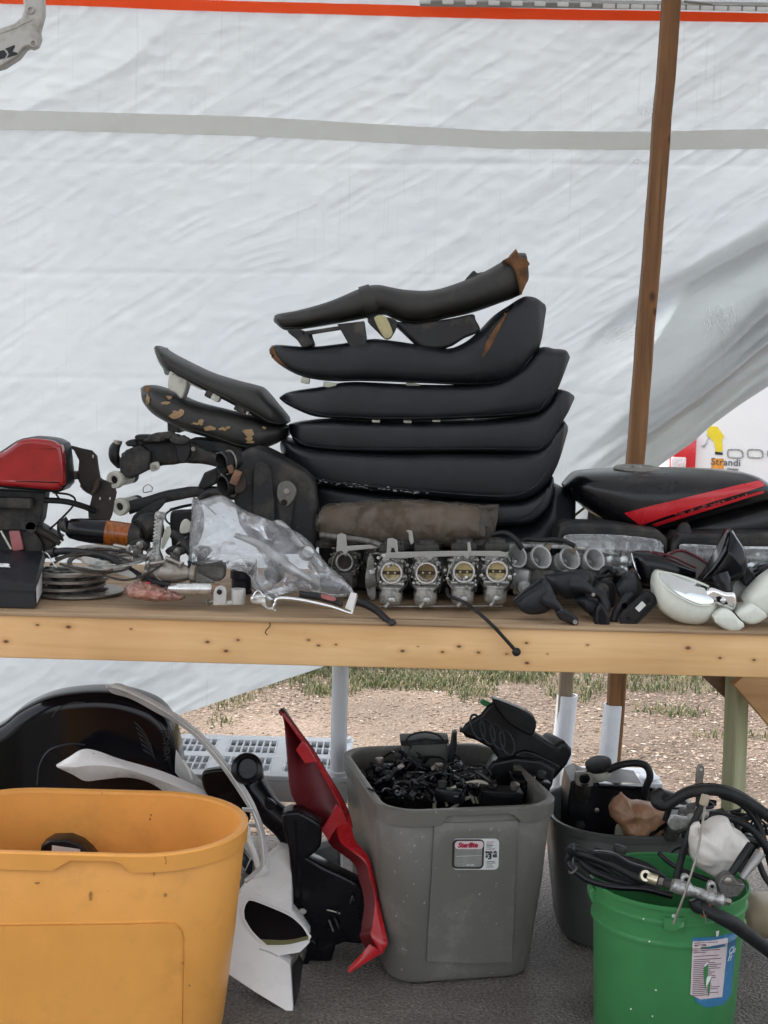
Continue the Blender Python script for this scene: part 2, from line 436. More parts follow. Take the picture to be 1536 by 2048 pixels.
def island_mat(name, stops, rough=0.9, tr=0.0):
    m, N, L, b = node_mat(name)
    g = N.new('ShaderNodeNewGeometry'); cr = N.new('ShaderNodeValToRGB')
    el = cr.color_ramp.elements
    while len(el) < len(stops): el.new(0.5)
    for q, (p, c) in zip(el, stops): q.position = p; q.color = (*c, 1)
    L.new(g.outputs['Random Per Island'], cr.inputs[0]); L.new(cr.outputs[0], b.inputs['Base Color'])
    b.inputs['Roughness'].default_value = rough
    if tr:
        t = N.new('ShaderNodeBsdfTranslucent'); a = N.new('ShaderNodeMixShader'); a.inputs[0].default_value = tr
        L.new(cr.outputs[0], t.inputs['Color']); L.new(b.outputs[0], a.inputs[1]); L.new(t.outputs[0], a.inputs[2])
        L.new(a.outputs[0], N['Material Output'].inputs[0])
    return m
stone_m = island_mat('pebbles and chips', [(0, (0.065, 0.047, 0.036)), (0.3, (0.16, 0.115, 0.084)), (0.55, (0.265, 0.195, 0.15)), (0.8, (0.215, 0.155, 0.115)), (0.93, (0.33, 0.265, 0.21)), (1, (0.46, 0.40, 0.34))])
def scatter_stones(n, xr, yr, smin, smax, seed, yfun=None):
    g = np.random.default_rng(seed)
    x = g.uniform(*xr, n); y = g.uniform(*yr, n)
    keep = g.random(n) < np.clip(0.75 + 0.9 * vn(x * 2.3, y * 2.3, 50) + 0.5 * vn(x * 7, y * 7, 51), 0.12, 1)
    x, y = x[keep], y[keep]; n = len(x)
    s = smin + (smax - smin) * g.random(n) ** 2.5
    base = np.array([(1, 0, 0), (0, 1, 0), (-1, 0, 0), (0, -1, 0), (0, 0, 1), (0, 0, -1)], float)
    fc = np.array([(0, 1, 4), (1, 2, 4), (2, 3, 4), (3, 0, 4), (1, 0, 5), (2, 1, 5), (3, 2, 5), (0, 3, 5)])
    v = base[None] * (1 + 0.35 * g.uniform(-1, 1, (n, 6, 1)))
    v[:, :, 0] *= s[:, None] * g.uniform(0.8, 1.9, (n, 1)); v[:, :, 1] *= s[:, None]; v[:, :, 2] *= s[:, None] * g.uniform(0.35, 0.7, (n, 1))
    a = g.uniform(0, 2 * np.pi, n); ca, sa = np.cos(a)[:, None], np.sin(a)[:, None]
    X = v[:, :, 0] * ca - v[:, :, 1] * sa + x[:, None]; Y = v[:, :, 0] * sa + v[:, :, 1] * ca + y[:, None]
    Z = v[:, :, 2] + s[:, None] * 0.25
    VV = np.stack([X, Y, Z], 2).reshape(-1, 3); FF = (fc[None] + (np.arange(n) * 6)[:, None, None]).reshape(-1, 3)
    return VV.tolist(), FF.tolist()
def raw(name, V, Fc, m, kind, at=(0, 0, 0), smooth=False):
    me = bpy.data.meshes.new(name); me.from_pydata(V, [], Fc); me.materials.append(m); me.update()
    o = bpy.data.objects.new(name, me); col.objects.link(o); o['kind'] = kind; return o
V, Fc = scatter_stones(72000, (-1.7, 2.5), (3.93, 6.9), 0.0025, 0.0085, 1)
V2, F2 = scatter_stones(2600, (-1.2, 1.6), (2.6, 4.05), 0.0015, 0.005, 2)
nn0 = len(V); V += V2; Fc += [[i + nn0 for i in f] for f in F2]
raw('gravel', V, Fc, stone_m, 'stuff')
grass_m = island_mat('grass blades', [(0, (0.05, 0.07, 0.025)), (0.4, (0.10, 0.13, 0.05)), (0.65, (0.17, 0.19, 0.08)), (0.8, (0.28, 0.25, 0.14)), (1, (0.36, 0.31, 0.19))], 0.6, 0.3)
n = 130000; g = np.random.default_rng(5)
x = g.uniform(-1.2, 3.2, n); y = g.uniform(5.0, 7.6, n)
dens = 0.75 * vn(x * 1.5, y * 1.5, 8) + 0.65 * vn(x * 5, y * 5, 9) - 0.1 + (y - 5.85) * 1.5 + np.clip(x - 0.6, 0, 1) * 0.25
k = g.random(n) < np.clip(dens, 0, 1); x, y = x[k], y[k]; n = len(x)
h = g.uniform(0.008, 0.055, n) * (0.6 + 0.4 * g.random(n)); a = g.uniform(0, 2 * np.pi, n); w = g.uniform(0.0015, 0.004, n); ln = g.uniform(0.2, 1.0, n) * h
da = a + g.uniform(-1, 1, n) + 1.57
dx, dy = np.cos(da), np.sin(da); ca, sa = np.cos(a) * w, np.sin(a) * w
z0 = np.zeros(n)
VV = np.stack([np.stack([x - ca, y - sa, z0], 1), np.stack([x + ca, y + sa, z0], 1),
               np.stack([x + dx * ln * .35 + ca * .8, y + dy * ln * .35 + sa * .8, h * .65], 1), np.stack([x + dx * ln * .35 - ca * .8, y + dy * ln * .35 - sa * .8, h * .65], 1),
               np.stack([x + dx * ln, y + dy * ln, h], 1)], 1).reshape(-1, 3)
i5 = np.arange(n) * 5
Fc = [q for i in i5.tolist() for q in ((i, i + 1, i + 2, i + 3), (i + 3, i + 2, i + 4))]
raw('grass', VV.tolist(), Fc, grass_m, 'stuff')

# ---- leafy bush behind the tarp, its foot showing under the bench
leaf_m = island_mat('bush leaves', [(0, (0.015, 0.035, 0.012)), (0.5, (0.035, 0.07, 0.022)), (1, (0.07, 0.12, 0.04))], 0.5, 0.25)
bush = thing('bush', 'dark leafy bush on the grass edge, glimpsed between tarp and bench', 'bush', (-0.42, 6.95, 0))
g = np.random.default_rng(41); n = 5200
ph = g.uniform(0, 2 * np.pi, n); ct = g.uniform(-1, 1, n); rr = g.random(n) ** 0.45
st_ = np.sqrt(1 - ct ** 2); lump = 1 + 0.25 * np.sin(ph * 3 + ct * 4) + 0.15 * np.sin(ph * 7)
cx_ = -0.42 + 0.72 * rr * st_ * np.cos(ph) * lump; cy_ = 6.95 + 0.5 * rr * st_ * np.sin(ph) * lump; cz_ = np.maximum(0.07, 0.72 + 0.72 * rr * ct * lump)
V = []; Fc = []
for x, y, z in zip(cx_, cy_, cz_):
    d1 = Vector(g.normal(size=3)).normalized(); d2 = d1.orthogonal().normalized(); l = g.uniform(.03, .06); c = Vector((x, y, z)); k = len(V)
    V += [c - d1 * l, c + d2 * l * .4, c + d1 * l, c - d2 * l * .4]; Fc.append((k, k + 1, k + 2, k + 3))
lv_ = mk('leaves', (V, Fc), leaf_m, bush, kind='stuff', smooth=0)
tw_ = mat('bush twigs', (0.06, 0.045, 0.03), 0.8, var=0.3)
mk('stem', tube([(-0.42, 6.95, 0), (-0.45, 6.95, 0.3), (-0.5, 6.97, 0.7), (-0.42, 6.95, 1.1)], [0.03, 0.025, 0.018, 0.008], 8), tw_, bush)
for k in range(7):
    a = k * 0.9; mk('limb', tube([(-0.44, 6.95, 0.15 + 0.06 * k), (-0.44 + 0.25 * math.cos(a), 6.95 + 0.2 * math.sin(a), 0.45 + 0.07 * k), (-0.44 + 0.5 * math.cos(a), 6.95 + 0.36 * math.sin(a), 0.6 + 0.09 * k)], [0.014, 0.01, 0.005], 6), tw_, bush)

# ---- the tarp
TY = 4.10
edge_px = [(-900, 1800), (-300, 1640), (0, 1545), (357, 1429), (640, 1335), (1000, 1170), (1200, 1040), (1321, 931), (1390, 883), (1423, 852), (1481, 809), (1536, 773), (1700, 640), (2000, 380), (2300, 100)]
ew = np.array([tuple(P(a, b_, TY)) for a, b_ in edge_px]); ew[:, 2] = np.maximum(ew[:, 2], 0.03)
foldA = [(-900, 1500), (700, 1010), (1100, 760), (1208, 659), (1271, 611), (1313, 583), (1536, 463), (1750, 340), (2300, -100)]
foldB = [(-900, 1600), (700, 1150), (1100, 960), (1290, 820), (1347, 779), (1440, 700), (1536, 602), (1750, 420), (2300, 0)]
foldC = [(-900, 1680), (700, 1210), (1100, 1000), (1290, 861), (1354, 814), (1440, 750), (1536, 671), (1750, 500), (2300, 40)]
def linew(l):
    w = np.array([tuple(P(a, b_, TY)) for a, b_ in l]); return lambda X: np.interp(X, w[:, 0], w[:, 2])
zE = lambda X: np.interp(X, ew[:, 0], ew[:, 2])
zA, zB, zC = linew(foldA), linew(foldB), linew(foldC)
def tarp_y(X, Z):
    X = np.asarray(X, float); Z = np.asarray(Z, float)
    th = R(33) + R(7) * vn(X * 0.55, Z * 0.55, 31); c, s = np.cos(th), np.sin(th)
    u = X * c + Z * s; v = -X * s + Z * c
    uw = u + 0.22 * vn(X * 1.1, Z * 1.4, 21); vw = v + 0.045 * vn(X * 1.7, Z * 1.9, 22) + 0.016 * vn(X * 5, Z * 5, 32)
    rid = lambda q: 1 - np.abs(q) * 2
    amp = np.clip(0.45 + 0.75 * vn(X * 1.3, Z * 1.3, 30), 0.05, 1.2); amp2 = np.clip(0.4 + 0.8 * vn(X * 2.1, Z * 2.4, 33), 0, 1.2)
    y = 0.030 * vn(X * 0.7, Z * 0.8, 20)
    y = y + 0.0062 * amp * rid(vn(uw * 0.6, vw * 3.2, 23)) + 0.0022 * amp2 * rid(vn(uw * 2.0, vw * 11, 24))
    y = y + 0.0012 * amp * rid(vn(uw * 3.4, vw * 26, 25)) + 0.0012 * amp2 * rid(vn(X * 9, Z * 10, 26)) + 0.0008 * rid(vn(uw * 6, vw * 44, 34)) + 0.0010 * amp * rid(vn(X * 19 + Z * 4, Z * 23, 29)) + 0.0009 * vn(X * 40, Z * 44, 27)
    # horizontal creases from folding
    for zc, ph in ((1.95, 0.0), (1.62, 1.0), (1.30, 2.0)):
        d = Z - (zc + 0.02 * np.sin(X * 1.3 + ph)); y = y - 0.0012 * np.exp(-(d / 0.008) ** 2)
    # heavy folds gathered towards the lifted right corner
    e_, a_, b2, c2 = zE(X), zA(X), zB(X), zC(X)
    wgt = np.clip((X - 0.55) / 0.45, 0, 1)
    def step(zz, w): return 1 / (1 + np.exp(-(Z - zz) / w))
    y = y + wgt * (-0.085 * (1 - step(a_, 0.006)) * np.clip(1 - (a_ - Z) / 0.16, 0, 1) - 0.065 * (1 - step(b2, 0.006)) * np.clip(1 - (b2 - Z) / 0.11, 0, 1)
                   - 0.075 * (1 - step(c2, 0.004)) * np.clip(1 - (c2 - Z) / 0.10, 0, 1))
    y = y + wgt * 0.014 * np.sin((Z - e_) * 80 + 3 * vn(X * 2, Z * 2, 28)) * np.clip(1 - (Z - e_) / 0.30, 0, 1)
    return TY + y
tm, N, L, b = node_mat('white woven tarp')
tc = N.new('ShaderNodeTexCoord'); sp = N.new('ShaderNodeSeparateXYZ'); L.new(tc.outputs['Object'], sp.inputs[0])
def nzs(sx, sz, det=3):
    mp = N.new('ShaderNodeMapping'); mp.inputs['Scale'].default_value = (sx, 1, sz); L.new(tc.outputs['Object'], mp.inputs['Vector'])
    x = N.new('ShaderNodeTexNoise'); x.inputs['Scale'].default_value = 1; x.inputs['Detail'].default_value = det; L.new(mp.outputs[0], x.inputs['Vector']); return x.outputs[0]
def mr(s, a, bb, lo=0.0, hi=1.0):
    x = N.new('ShaderNodeMapRange'); x.inputs['From Min'].default_value = a; x.inputs['From Max'].default_value = bb; x.inputs['To Min'].default_value = lo; x.inputs['To Max'].default_value = hi; L.new(s, x.inputs['Value']); return x.outputs[0]
def ma(op, a, bb):
    x = N.new('ShaderNodeMath'); x.operation = op
    for i, s in enumerate((a, bb)):
        if isinstance(s, (int, float)): x.inputs[i].default_value = s
        else: L.new(s, x.inputs[i])
    return x.outputs[0]
vline = mr(nzs(75, 3.0), 0.625, 0.66)          # hairline cracks down the weave
hline = mr(nzs(3.0, 90), 0.63, 0.68)
patch = mr(nzs(1.1, 1.4, 2), 0.40, 0.58)
upper = mr(sp.outputs[2], 0.95, 1.35)
crack = ma('MULTIPLY', ma('MULTIPLY', ma('MAXIMUM', ma('MULTIPLY', vline, 1.0), ma('MULTIPLY', hline, 0.6)), patch), mr(upper, 0, 1, 0.25, 0.85))
mott = nzs(2.2, 2.8, 6)
cr = N.new('ShaderNodeValToRGB'); e = cr.color_ramp.elements
e[0].position = 0.3; e[0].color = (0.42, 0.445, 0.46, 1); e[1].position = 0.7; e[1].color = (0.53, 0.54, 0.54, 1); L.new(mott, cr.inputs[0])
mx = N.new('ShaderNodeMix'); mx.data_type = 'RGBA'; mx.inputs[7].default_value = (0.25, 0.255, 0.25, 1)
L.new(crack, mx.inputs[0]); L.new(cr.outputs[0], mx.inputs[6])
L.new(mx.outputs[2], b.inputs['Base Color']); b.inputs['Roughness'].default_value = 0.42; b.inputs['Specular IOR Level'].default_value = 0.4
def vor(rotdeg, sx, sz, scale):
    mp = N.new('ShaderNodeMapping'); mp.inputs['Rotation'].default_value = (0, R(rotdeg), 0); mp.inputs['Scale'].default_value = (sx, 1, sz); L.new(tc.outputs['Object'], mp.inputs['Vector'])
    dn = N.new('ShaderNodeTexNoise'); dn.inputs['Scale'].default_value = scale * 0.5; dn.inputs['Detail'].default_value = 3; L.new(mp.outputs[0], dn.inputs['Vector'])
    ad = N.new('ShaderNodeVectorMath'); ad.operation = 'MULTIPLY_ADD'; ad.inputs[1].default_value = (0.25,) * 3; L.new(dn.outputs['Color'], ad.inputs[0]); L.new(mp.outputs[0], ad.inputs[2])
    x = N.new('ShaderNodeTexVoronoi'); x.inputs['Scale'].default_value = scale; L.new(ad.outputs[0], x.inputs['Vector']); return x.outputs['Distance']
cpatch = mr(nzs(1.7, 1.9, 3), 0.42, 0.62)
crum = ma('ADD', ma('MULTIPLY', ma('MULTIPLY', vor(33, 1, 2.6, 9), cpatch), 3.0), ma('MULTIPLY', vor(33, 1, 3.2, 22), 0.8))
wv = ma('ADD', ma('ADD', nzs(260, 30, 2), nzs(30, 260, 2)), crum); bp = N.new('ShaderNodeBump'); bp.inputs['Strength'].default_value = 0.25; bp.inputs['Distance'].default_value = 0.002
L.new(wv, bp.inputs['Height']); L.new(bp.outputs[0], b.inputs['Normal'])
t = N.new('ShaderNodeBsdfTranslucent'); t.inputs['Color'].default_value = (0.64, 0.70, 0.735, 1); a = N.new('ShaderNodeMixShader'); a.inputs[0].default_value = 0.30
L.new(b.outputs[0], a.inputs[1]); L.new(t.outputs[0], a.inputs[2]); L.new(a.outputs[0], N['Material Output'].inputs[0])

def strip_mat(name, c, tr, rough=0.5):
    m, N, L, b = node_mat(name); b.inputs['Base Color'].default_value = (*c, 1); b.inputs['Roughness'].default_value = rough
    t = N.new('ShaderNodeBsdfTranslucent'); t.inputs['Color'].default_value = (*c, 1); a = N.new('ShaderNodeMixShader'); a.inputs[0].default_value = tr
    L.new(b.outputs[0], a.inputs[1]); L.new(t.outputs[0], a.inputs[2]); L.new(a.outputs[0], N['Material Output'].inputs[0]); return m
tarp = thing('tarp', 'big wrinkled white tarp hanging as a back wall behind the workbench', 'tarp', (0, TY, 0))
nu, nv = 520, 420
xs = np.linspace(-2.2, 2.6, nu)
ztop = P(768, -90, TY).z
XX = np.repeat(xs[:, None], nv, 1); vv = np.linspace(0, 1, nv)[None, :]
ZZ = zE(XX) * (1 - vv) + np.maximum(ztop, zE(XX) + 0.05) * vv
gr = np.stack([XX, tarp_y(XX, ZZ), ZZ], 2)
mk('sheet', (gr.reshape(-1, 3).tolist(), grid_faces(nu, nv)), tm, tarp, smooth=180)
fold_m = strip_mat('second tarp layer', (0.86, 0.87, 0.85), 0.75)
xs2 = np.linspace(0.50, 2.6, 200); vv2 = np.linspace(0, 1, 60)[None, :]; XX2 = np.repeat(xs2[:, None], 60, 1)
zt2 = zE(XX2) + (zA(XX2) - zE(XX2)) * np.clip((XX2 - 0.5) / 0.35, 0.05, 1) * 0.97
ZZ2 = zE(XX2) + 0.004 + (zt2 - zE(XX2)) * vv2
mk('folded_layer', shell(np.stack([XX2, tarp_y(XX2, ZZ2) + 0.016 + 0.006 * vn(XX2 * 5, ZZ2 * 9, 61), ZZ2], 2), 0.0015), fold_m, tarp, smooth=180)
zt3 = zE(XX2) + (zB(XX2) - zE(XX2)) * np.clip((XX2 - 0.5) / 0.35, 0.05, 1) * 0.98
ZZ3 = zE(XX2) + 0.006 + (zt3 - zE(XX2)) * vv2
mk('folded_layer', shell(np.stack([XX2, tarp_y(XX2, ZZ3) + 0.034 + 0.006 * vn(XX2 * 6, ZZ3 * 9, 62), ZZ3], 2), 0.0015), fold_m, tarp, smooth=180)
def tarp_strip(name, topc, botc, m, off, parent, n=300, k=5):
    t_ = lin([tuple(P(*p, TY)) for p in topc], n); b_ = lin([tuple(P(*p, TY)) for p in botc], n)
    g_ = np.stack([t_ * (1 - j / (k - 1)) + b_ * (j / (k - 1)) for j in range(k)], 1)
    g_[:, :, 1] = tarp_y(g_[:, :, 0], g_[:, :, 2]) - off
    return mk(name, shell(g_, -0.0012), m, parent, smooth=60)
orange_m = strip_mat('orange tape', (1.0, 0.165, 0.025), 0.5)
grey_m = strip_mat('grey seam band', (0.76, 0.77, 0.74), 0.35)
tarp_strip('orange_tape', [(-300, -50), (0, -17), (500, 1), (1000, 14), (1536, 26), (1800, 32)], [(-300, -24), (0, 5), (500, 23), (1000, 37), (1536, 44), (1800, 50)], orange_m, 0.006, tarp)
tarp_strip('seam_band', [(-300, 207), (0, 218), (500, 233), (1000, 262), (1300, 263), (1536, 258), (1800, 255)], [(-300, 246), (0, 257), (500, 272), (1000, 297), (1300, 300), (1536, 297), (1800, 294)], grey_m, 0.006, tarp)
# torn, frayed threads: small bundles of loose weave
thread_m = strip_mat('loose tarp threads', (0.97, 0.98, 0.98), 0.75)
def fray(name, cx, cy, w, h, n, lx, ly, seed):
    g = random.Random(seed); gs = []
    for i in range(n):
        x = cx + g.uniform(-w, w) / 2; y = cy + g.uniform(-h, h) / 2 - (x - cx) * 0.15
        p = []
        for t_ in (-.5, 0, .5):
            q = P(x + lx * t_ + g.uniform(-3, 3), y + ly * t_ + g.uniform(-3, 3), TY)
            p.append(Vector((q.x, float(tarp_y(q.x, q.z)) - 0.004 - g.uniform(0, .01), q.z)))
        gs.append(tube(p, 0.0009, 4, n=5))
    mk(name, gs, thread_m, tarp)
fray('frayed_patch', 1437, 637, 62, 34, 60, 6, 26, 1)
fray('frayed_patch', 1238, 668, 40, 26, 26, 30, -16, 2)
fray('frayed_patch', 1300, 218, 36, 18, 24, 4, 12, 3)
fray('frayed_patch', 1280, 324, 22, 8, 12, 10, 3, 4)
fray('frayed_patch', 1330, 504, 22, 6, 10, 20, -4, 5)

# ---- canopy roof overhead, held by the posts
rm_, N, L, b = node_mat('white roof tarp'); b.inputs['Base Color'].default_value = (0.78, 0.79, 0.80, 1); b.inputs['Roughness'].default_value = 0.5
t = N.new('ShaderNodeBsdfTranslucent'); t.inputs['Color'].default_value = (0.78, 0.80, 0.82, 1); a = N.new('ShaderNodeMixShader'); a.inputs[0].default_value = 0.45
L.new(b.outputs[0], a.inputs[1]); L.new(t.outputs[0], a.inputs[2]); L.new(a.outputs[0], N['Material Output'].inputs[0])
ys = np.linspace(-1.6, 4.16, 30); xr = np.linspace(-2.3, 2.7, 60)
g_ = np.zeros((60, 30, 3)); g_[:, :, 0] = xr[:, None]; g_[:, :, 1] = ys[None, :]
g_[:, :, 2] = ztop + 0.02 + (4.16 - ys[None, :]) * 0.09 + 0.02 * vn(g_[:, :, 0] * 2, g_[:, :, 1] * 2, 40)
mk('canopy_roof', shell(g_, 0.001), rm_, label='white tarp roof stretched over the workbench from the top of the back wall', cat='canopy', smooth=180)

# ---- slotted plastic rail along the top of the tarp
rail = thing('slotted_rail', 'grey slotted rail running along the top edge of the tarp above the orange tape', 'rail', P(1290, 12, 4.05))
mk('rail_backing', tube([P(840, 4, 4.06), P(1560, 14, 4.06)], 0.012, 4, n=2, smooth=False), mat('grey rail', (0.30, 0.30, 0.28), 0.5, var=0.2), rail)
rs_m = mat('pale rail slat', (0.60, 0.61, 0.60), 0.45, var=0.1, vs=30)
x = 850
while x < 1545:
    w = 24 if x > 1180 else 22
    mk('slat', pbox(x, 3 + (x - 850) * 0.020 + (2 if x > 1180 else 0), 4.04, w, 9, 0.006, 2), rs_m, rail)
    x += 28 if x > 1180 else 46
mk('toggle', ptube([(1368, 3, 3.98), (1425, 9, 3.98)], 3), steel, rail)

# ---- posts
def wood(name, c1, c2, axis, scale=1.0, knots=(), rough=0.6, ring=(0.25, 0.10, 0.03), streak=None):
    """grain runs along axis (0 x, 2 z); knots: (x,y,z,radius) in object coordinates"""
    m, N, L, b = node_mat(name)
    tc = N.new('ShaderNodeTexCoord'); mp = N.new('ShaderNodeMapping')
    s = [24, 24, 24]; s[axis] = 1.6; mp.inputs['Scale'].default_value = [q * scale for q in s]; L.new(tc.outputs['Object'], mp.inputs['Vector'])
    vec = mp.outputs[0]
    nz_ = N.new('ShaderNodeTexNoise'); nz_.inputs['Scale'].default_value = 1.0; nz_.inputs['Detail'].default_value = 7; nz_.inputs['Roughness'].default_value = 0.62; nz_.inputs['Distortion'].default_value = 0.6; L.new(vec, nz_.inputs['Vector'])
    cr = N.new('ShaderNodeValToRGB'); e = cr.color_ramp.elements
    e[0].position = 0.32; e[0].color = (*c1, 1); e[1].position = 0.66; e[1].color = (*c2, 1)
    L.new(nz_.outputs[0], cr.inputs[0]); cur = cr.outputs[0]
    nb = N.new('ShaderNodeTexNoise'); nb.inputs['Scale'].default_value = 3.5; nb.inputs['Detail'].default_value = 4; L.new(tc.outputs['Object'], nb.inputs['Vector'])
    m1 = N.new('ShaderNodeMix'); m1.data_type = 'RGBA'; m1.blend_type = 'MULTIPLY'; m1.inputs[0].default_value = 0.5
    cb = N.new('ShaderNodeValToRGB'); cb.color_ramp.elements[0].position = 0.3; cb.color_ramp.elements[0].color = (0.66, 0.6, 0.52, 1); cb.color_ramp.elements[1].position = 0.62; cb.color_ramp.elements[1].color = (1, 1, 1, 1)
    L.new(nb.outputs[0], cb.inputs[0]); L.new(cur, m1.inputs[6]); L.new(cb.outputs[0], m1.inputs[7]); cur = m1.outputs[2]
    if streak:
        ms = N.new('ShaderNodeMapping'); q = [60, 60, 60]; q[axis] = 2.5; ms.inputs['Scale'].default_value = q; L.new(tc.outputs['Object'], ms.inputs['Vector'])
        ns_ = N.new('ShaderNodeTexNoise'); ns_.inputs['Scale'].default_value = 1; ns_.inputs['Detail'].default_value = 3; L.new(ms.outputs[0], ns_.inputs['Vector'])
        r_s = N.new('ShaderNodeMapRange'); r_s.inputs['From Min'].default_value = 0.58; r_s.inputs['From Max'].default_value = 0.72; L.new(ns_.outputs[0], r_s.inputs['Value'])
        m1 = N.new('ShaderNodeMix'); m1.data_type = 'RGBA'; m1.inputs[7].default_value = (*streak, 1); L.new(r_s.outputs[0], m1.inputs[0]); L.new(cur, m1.inputs[6]); cur = m1.outputs[2]
    for kx, ky, kz, kr in knots:
        vm = N.new('ShaderNodeVectorMath'); vm.operation = 'SUBTRACT'; vm.inputs[1].default_value = (kx, ky, kz); L.new(tc.outputs['Object'], vm.inputs[0])
        sc_ = N.new('ShaderNodeVectorMath'); sc_.operation = 'MULTIPLY'; w = [1, 1, 1]; w[axis] = 0.6; w[1] = 0; sc_.inputs[1].default_value = w; L.new(vm.outputs[0], sc_.inputs[0])
        ln_ = N.new('ShaderNodeVectorMath'); ln_.operation = 'LENGTH'; L.new(sc_.outputs[0], ln_.inputs[0])
        for rad, col_, st in ((kr * 2.6, ring, 0.35), (kr, (0.05, 0.022, 0.01), 0.9)):
            r1 = N.new('ShaderNodeMapRange'); r1.inputs['From Min'].default_value = rad; r1.inputs['From Max'].default_value = rad * 0.35; r1.inputs['To Max'].default_value = st; L.new(ln_.outputs['Value'], r1.inputs['Value'])
            m1 = N.new('ShaderNodeMix'); m1.data_type = 'RGBA'; m1.inputs[7].default_value = (*col_, 1); L.new(r1.outputs[0], m1.inputs[0]); L.new(cur, m1.inputs[6]); cur = m1.outputs[2]
    L.new(cur, b.inputs['Base Color']); b.inputs['Roughness'].default_value = rough; b.inputs['Specular IOR Level'].default_value = 0.3
    bp = N.new('ShaderNodeBump'); bp.inputs['Strength'].default_value = 0.25; bp.inputs['Distance'].default_value = 0.002; L.new(nz_.outputs[0], bp.inputs['Height']); L.new(bp.outputs[0], b.inputs['Normal'])
    return m
def beam(name, a, b_, w, d, m, parent, bev=0.003, wob=0.0, n=2, seed=0, rmat=None, **k):
    """timber from a to b with section w (across) x d (deep)"""
    a, b_ = Vector(a), Vector(b_); ax = (b_ - a).normalized()
    y = Vector((0, 1, 0)); y = (y - ax * ax.dot(y)).normalized(); x = y.cross(ax)
    if rmat: x = rmat @ x; y = rmat @ y
    g = random.Random(seed); rs_ = []
    for i in range(n):
        c = a.lerp(b_, i / (n - 1)) + x * g.uniform(-wob, wob)
        w1 = w / 2; d1 = d / 2; q = bev
        rs_.append([c + x * sx + y * sy for sx, sy in ((-w1 + q, -d1), (w1 - q, -d1), (w1, -d1 + q), (w1, d1 - q), (w1 - q, d1), (-w1 + q, d1), (-w1, d1 - q), (-w1, -d1 + q))])
    return mk(name, rings(rs_), m, parent, smooth=20, **k)
PY = 3.88
pvc_m = mat('white PVC pipe', (0.66, 0.69, 0.72), 0.3, var=0.04, vs=5, dirt=(0.16, 0.16, 0.15), da=0.16, ds=9)
post_w = wood('brown post wood', (0.12, 0.055, 0.021), (0.28, 0.14, 0.058), 2, knots=[(0.02, -0.02, 0.33, 0.012), (0.03, -0.02, 0.29, 0.009), (0.05, -0.02, 0.75, 0.010)], streak=(0.06, 0.03, 0.012))
def pvc_sleeve(px1, py1, px2, py2, Y, rpx, parent, base):
    a, b_ = P(px1, py1, Y), P(px2, py2, Y); r0 = PX(rpx, Y)
    ax = (a - b_).normalized(); L_ = (a - b_).length
    return mk('pvc_sleeve', lathe([(r0, 0), (r0, L_ - 0.002), (r0 - .001, L_), (r0 - 0.005, L_), (r0 - 0.005, L_ - 0.05)], b_, ax, 28, caps=False), pvc_m, parent)
post = thing('tall_post', 'tall brown wooden post standing in a white pipe in front of the tarp', 'post', P(1204, 1676, PY))
beam('wood_post', P(1210, 1676, PY), P(1348, -60, PY), PX(33, PY), 0.05, post_w, post, 0.004, 0.0018, 26, 3)
pvc_sleeve(1229, 1408, 1205, 1672, PY, 22, post, 0)
P2Y = 3.98
post2 = thing('short_post', 'short pale wooden post in a white pipe, left of the tall brown post', 'post', P(1108, 1656, P2Y))
beam('wood_post', P(1113, 1655, P2Y), P(1143, 1180, P2Y), PX(28, P2Y), 0.04, wood('weathered post wood', (0.20, 0.15, 0.10), (0.36, 0.29, 0.21), 2), post2, 0.004)
pvc_sleeve(1135, 1390, 1109, 1654, P2Y, 21, post2, 0)

# ---- workbench
BY = 2.80
zb = P(768, 1243, BY).z                 # plywood surface
bx0, bx1 = P(-330, 1218, BY).x, P(1700, 1262, BY).x
BD = 0.72                               # bench depth
bench = thing('workbench', 'long wooden workbench covered with motorcycle parts', 'workbench', (0, BY + 0.35, 0))
knots = []
hb = P(768, 1248, BY).z - P(768, 1336, BY).z
midx = (bx0 + bx1) / 2; midz = P(768, 1292, BY).z
for kx, ky, kr in ((415, 1284, 5), (476, 1280, 4), (452, 1302, 5), (617, 1280, 4), (637, 1291, 4), (672, 1289, 3), (805, 1302, 5), (836, 1293, 2), (885, 1304, 4), (918, 1293, 5), (957, 1305, 4), (1013, 1308, 3), (1053, 1286, 4), (1054, 1326, 5), (1095, 1308, 2), (1376, 1296, 6), (1440, 1316, 4), (1508, 1320, 4), (75, 1250, 4), (137, 1254, 6), (12, 1283, 6), (262, 1258, 3), (1175, 1290, 3)):
    p = P(kx, ky, BY); knots.append((p.x - midx, 0, p.z - midz, PX(kr, BY) * 0.8))
pine = wood('fresh pine board', (0.68, 0.39, 0.165), (0.82, 0.54, 0.27), 0, 1.0, knots, 0.55, ring=(0.50, 0.22, 0.07))
# front board: slightly bowed 2x4
mk('front_board', box((midx, BY + 0.019, midz), (bx1 - bx0, 0.038, hb), 0.004), pine, bench)
ply_e = wood('plywood', (0.26, 0.175, 0.105), (0.47, 0.33, 0.20), 0, 0.8, [], 0.7, streak=(0.14, 0.09, 0.05))
mk('plywood_top', box((midx, BY - 0.004 + BD / 2, zb - 0.0035), (bx1 - bx0, BD + 0.008, 0.007), 0.0015), ply_e, bench)
mk('side_rail', box((midx, BY + BD - 0.02, midz), (bx1 - bx0, 0.038, hb - 0.004), 0.003), pine, bench, label='back rail of the bench')
green_w = wood('green treated lumber', (0.27, 0.27, 0.15), (0.44, 0.44, 0.27), 2, 1.0, [(0.0, 0, -0.30, 0.02)], 0.65)
brace_w = wood('brace board', (0.42, 0.23, 0.10), (0.60, 0.36, 0.17), 0, 1.0, [], 0.6)
LY = 3.42
lt = P(1475, 1358, LY); lb = P(1466, 1600, LY)
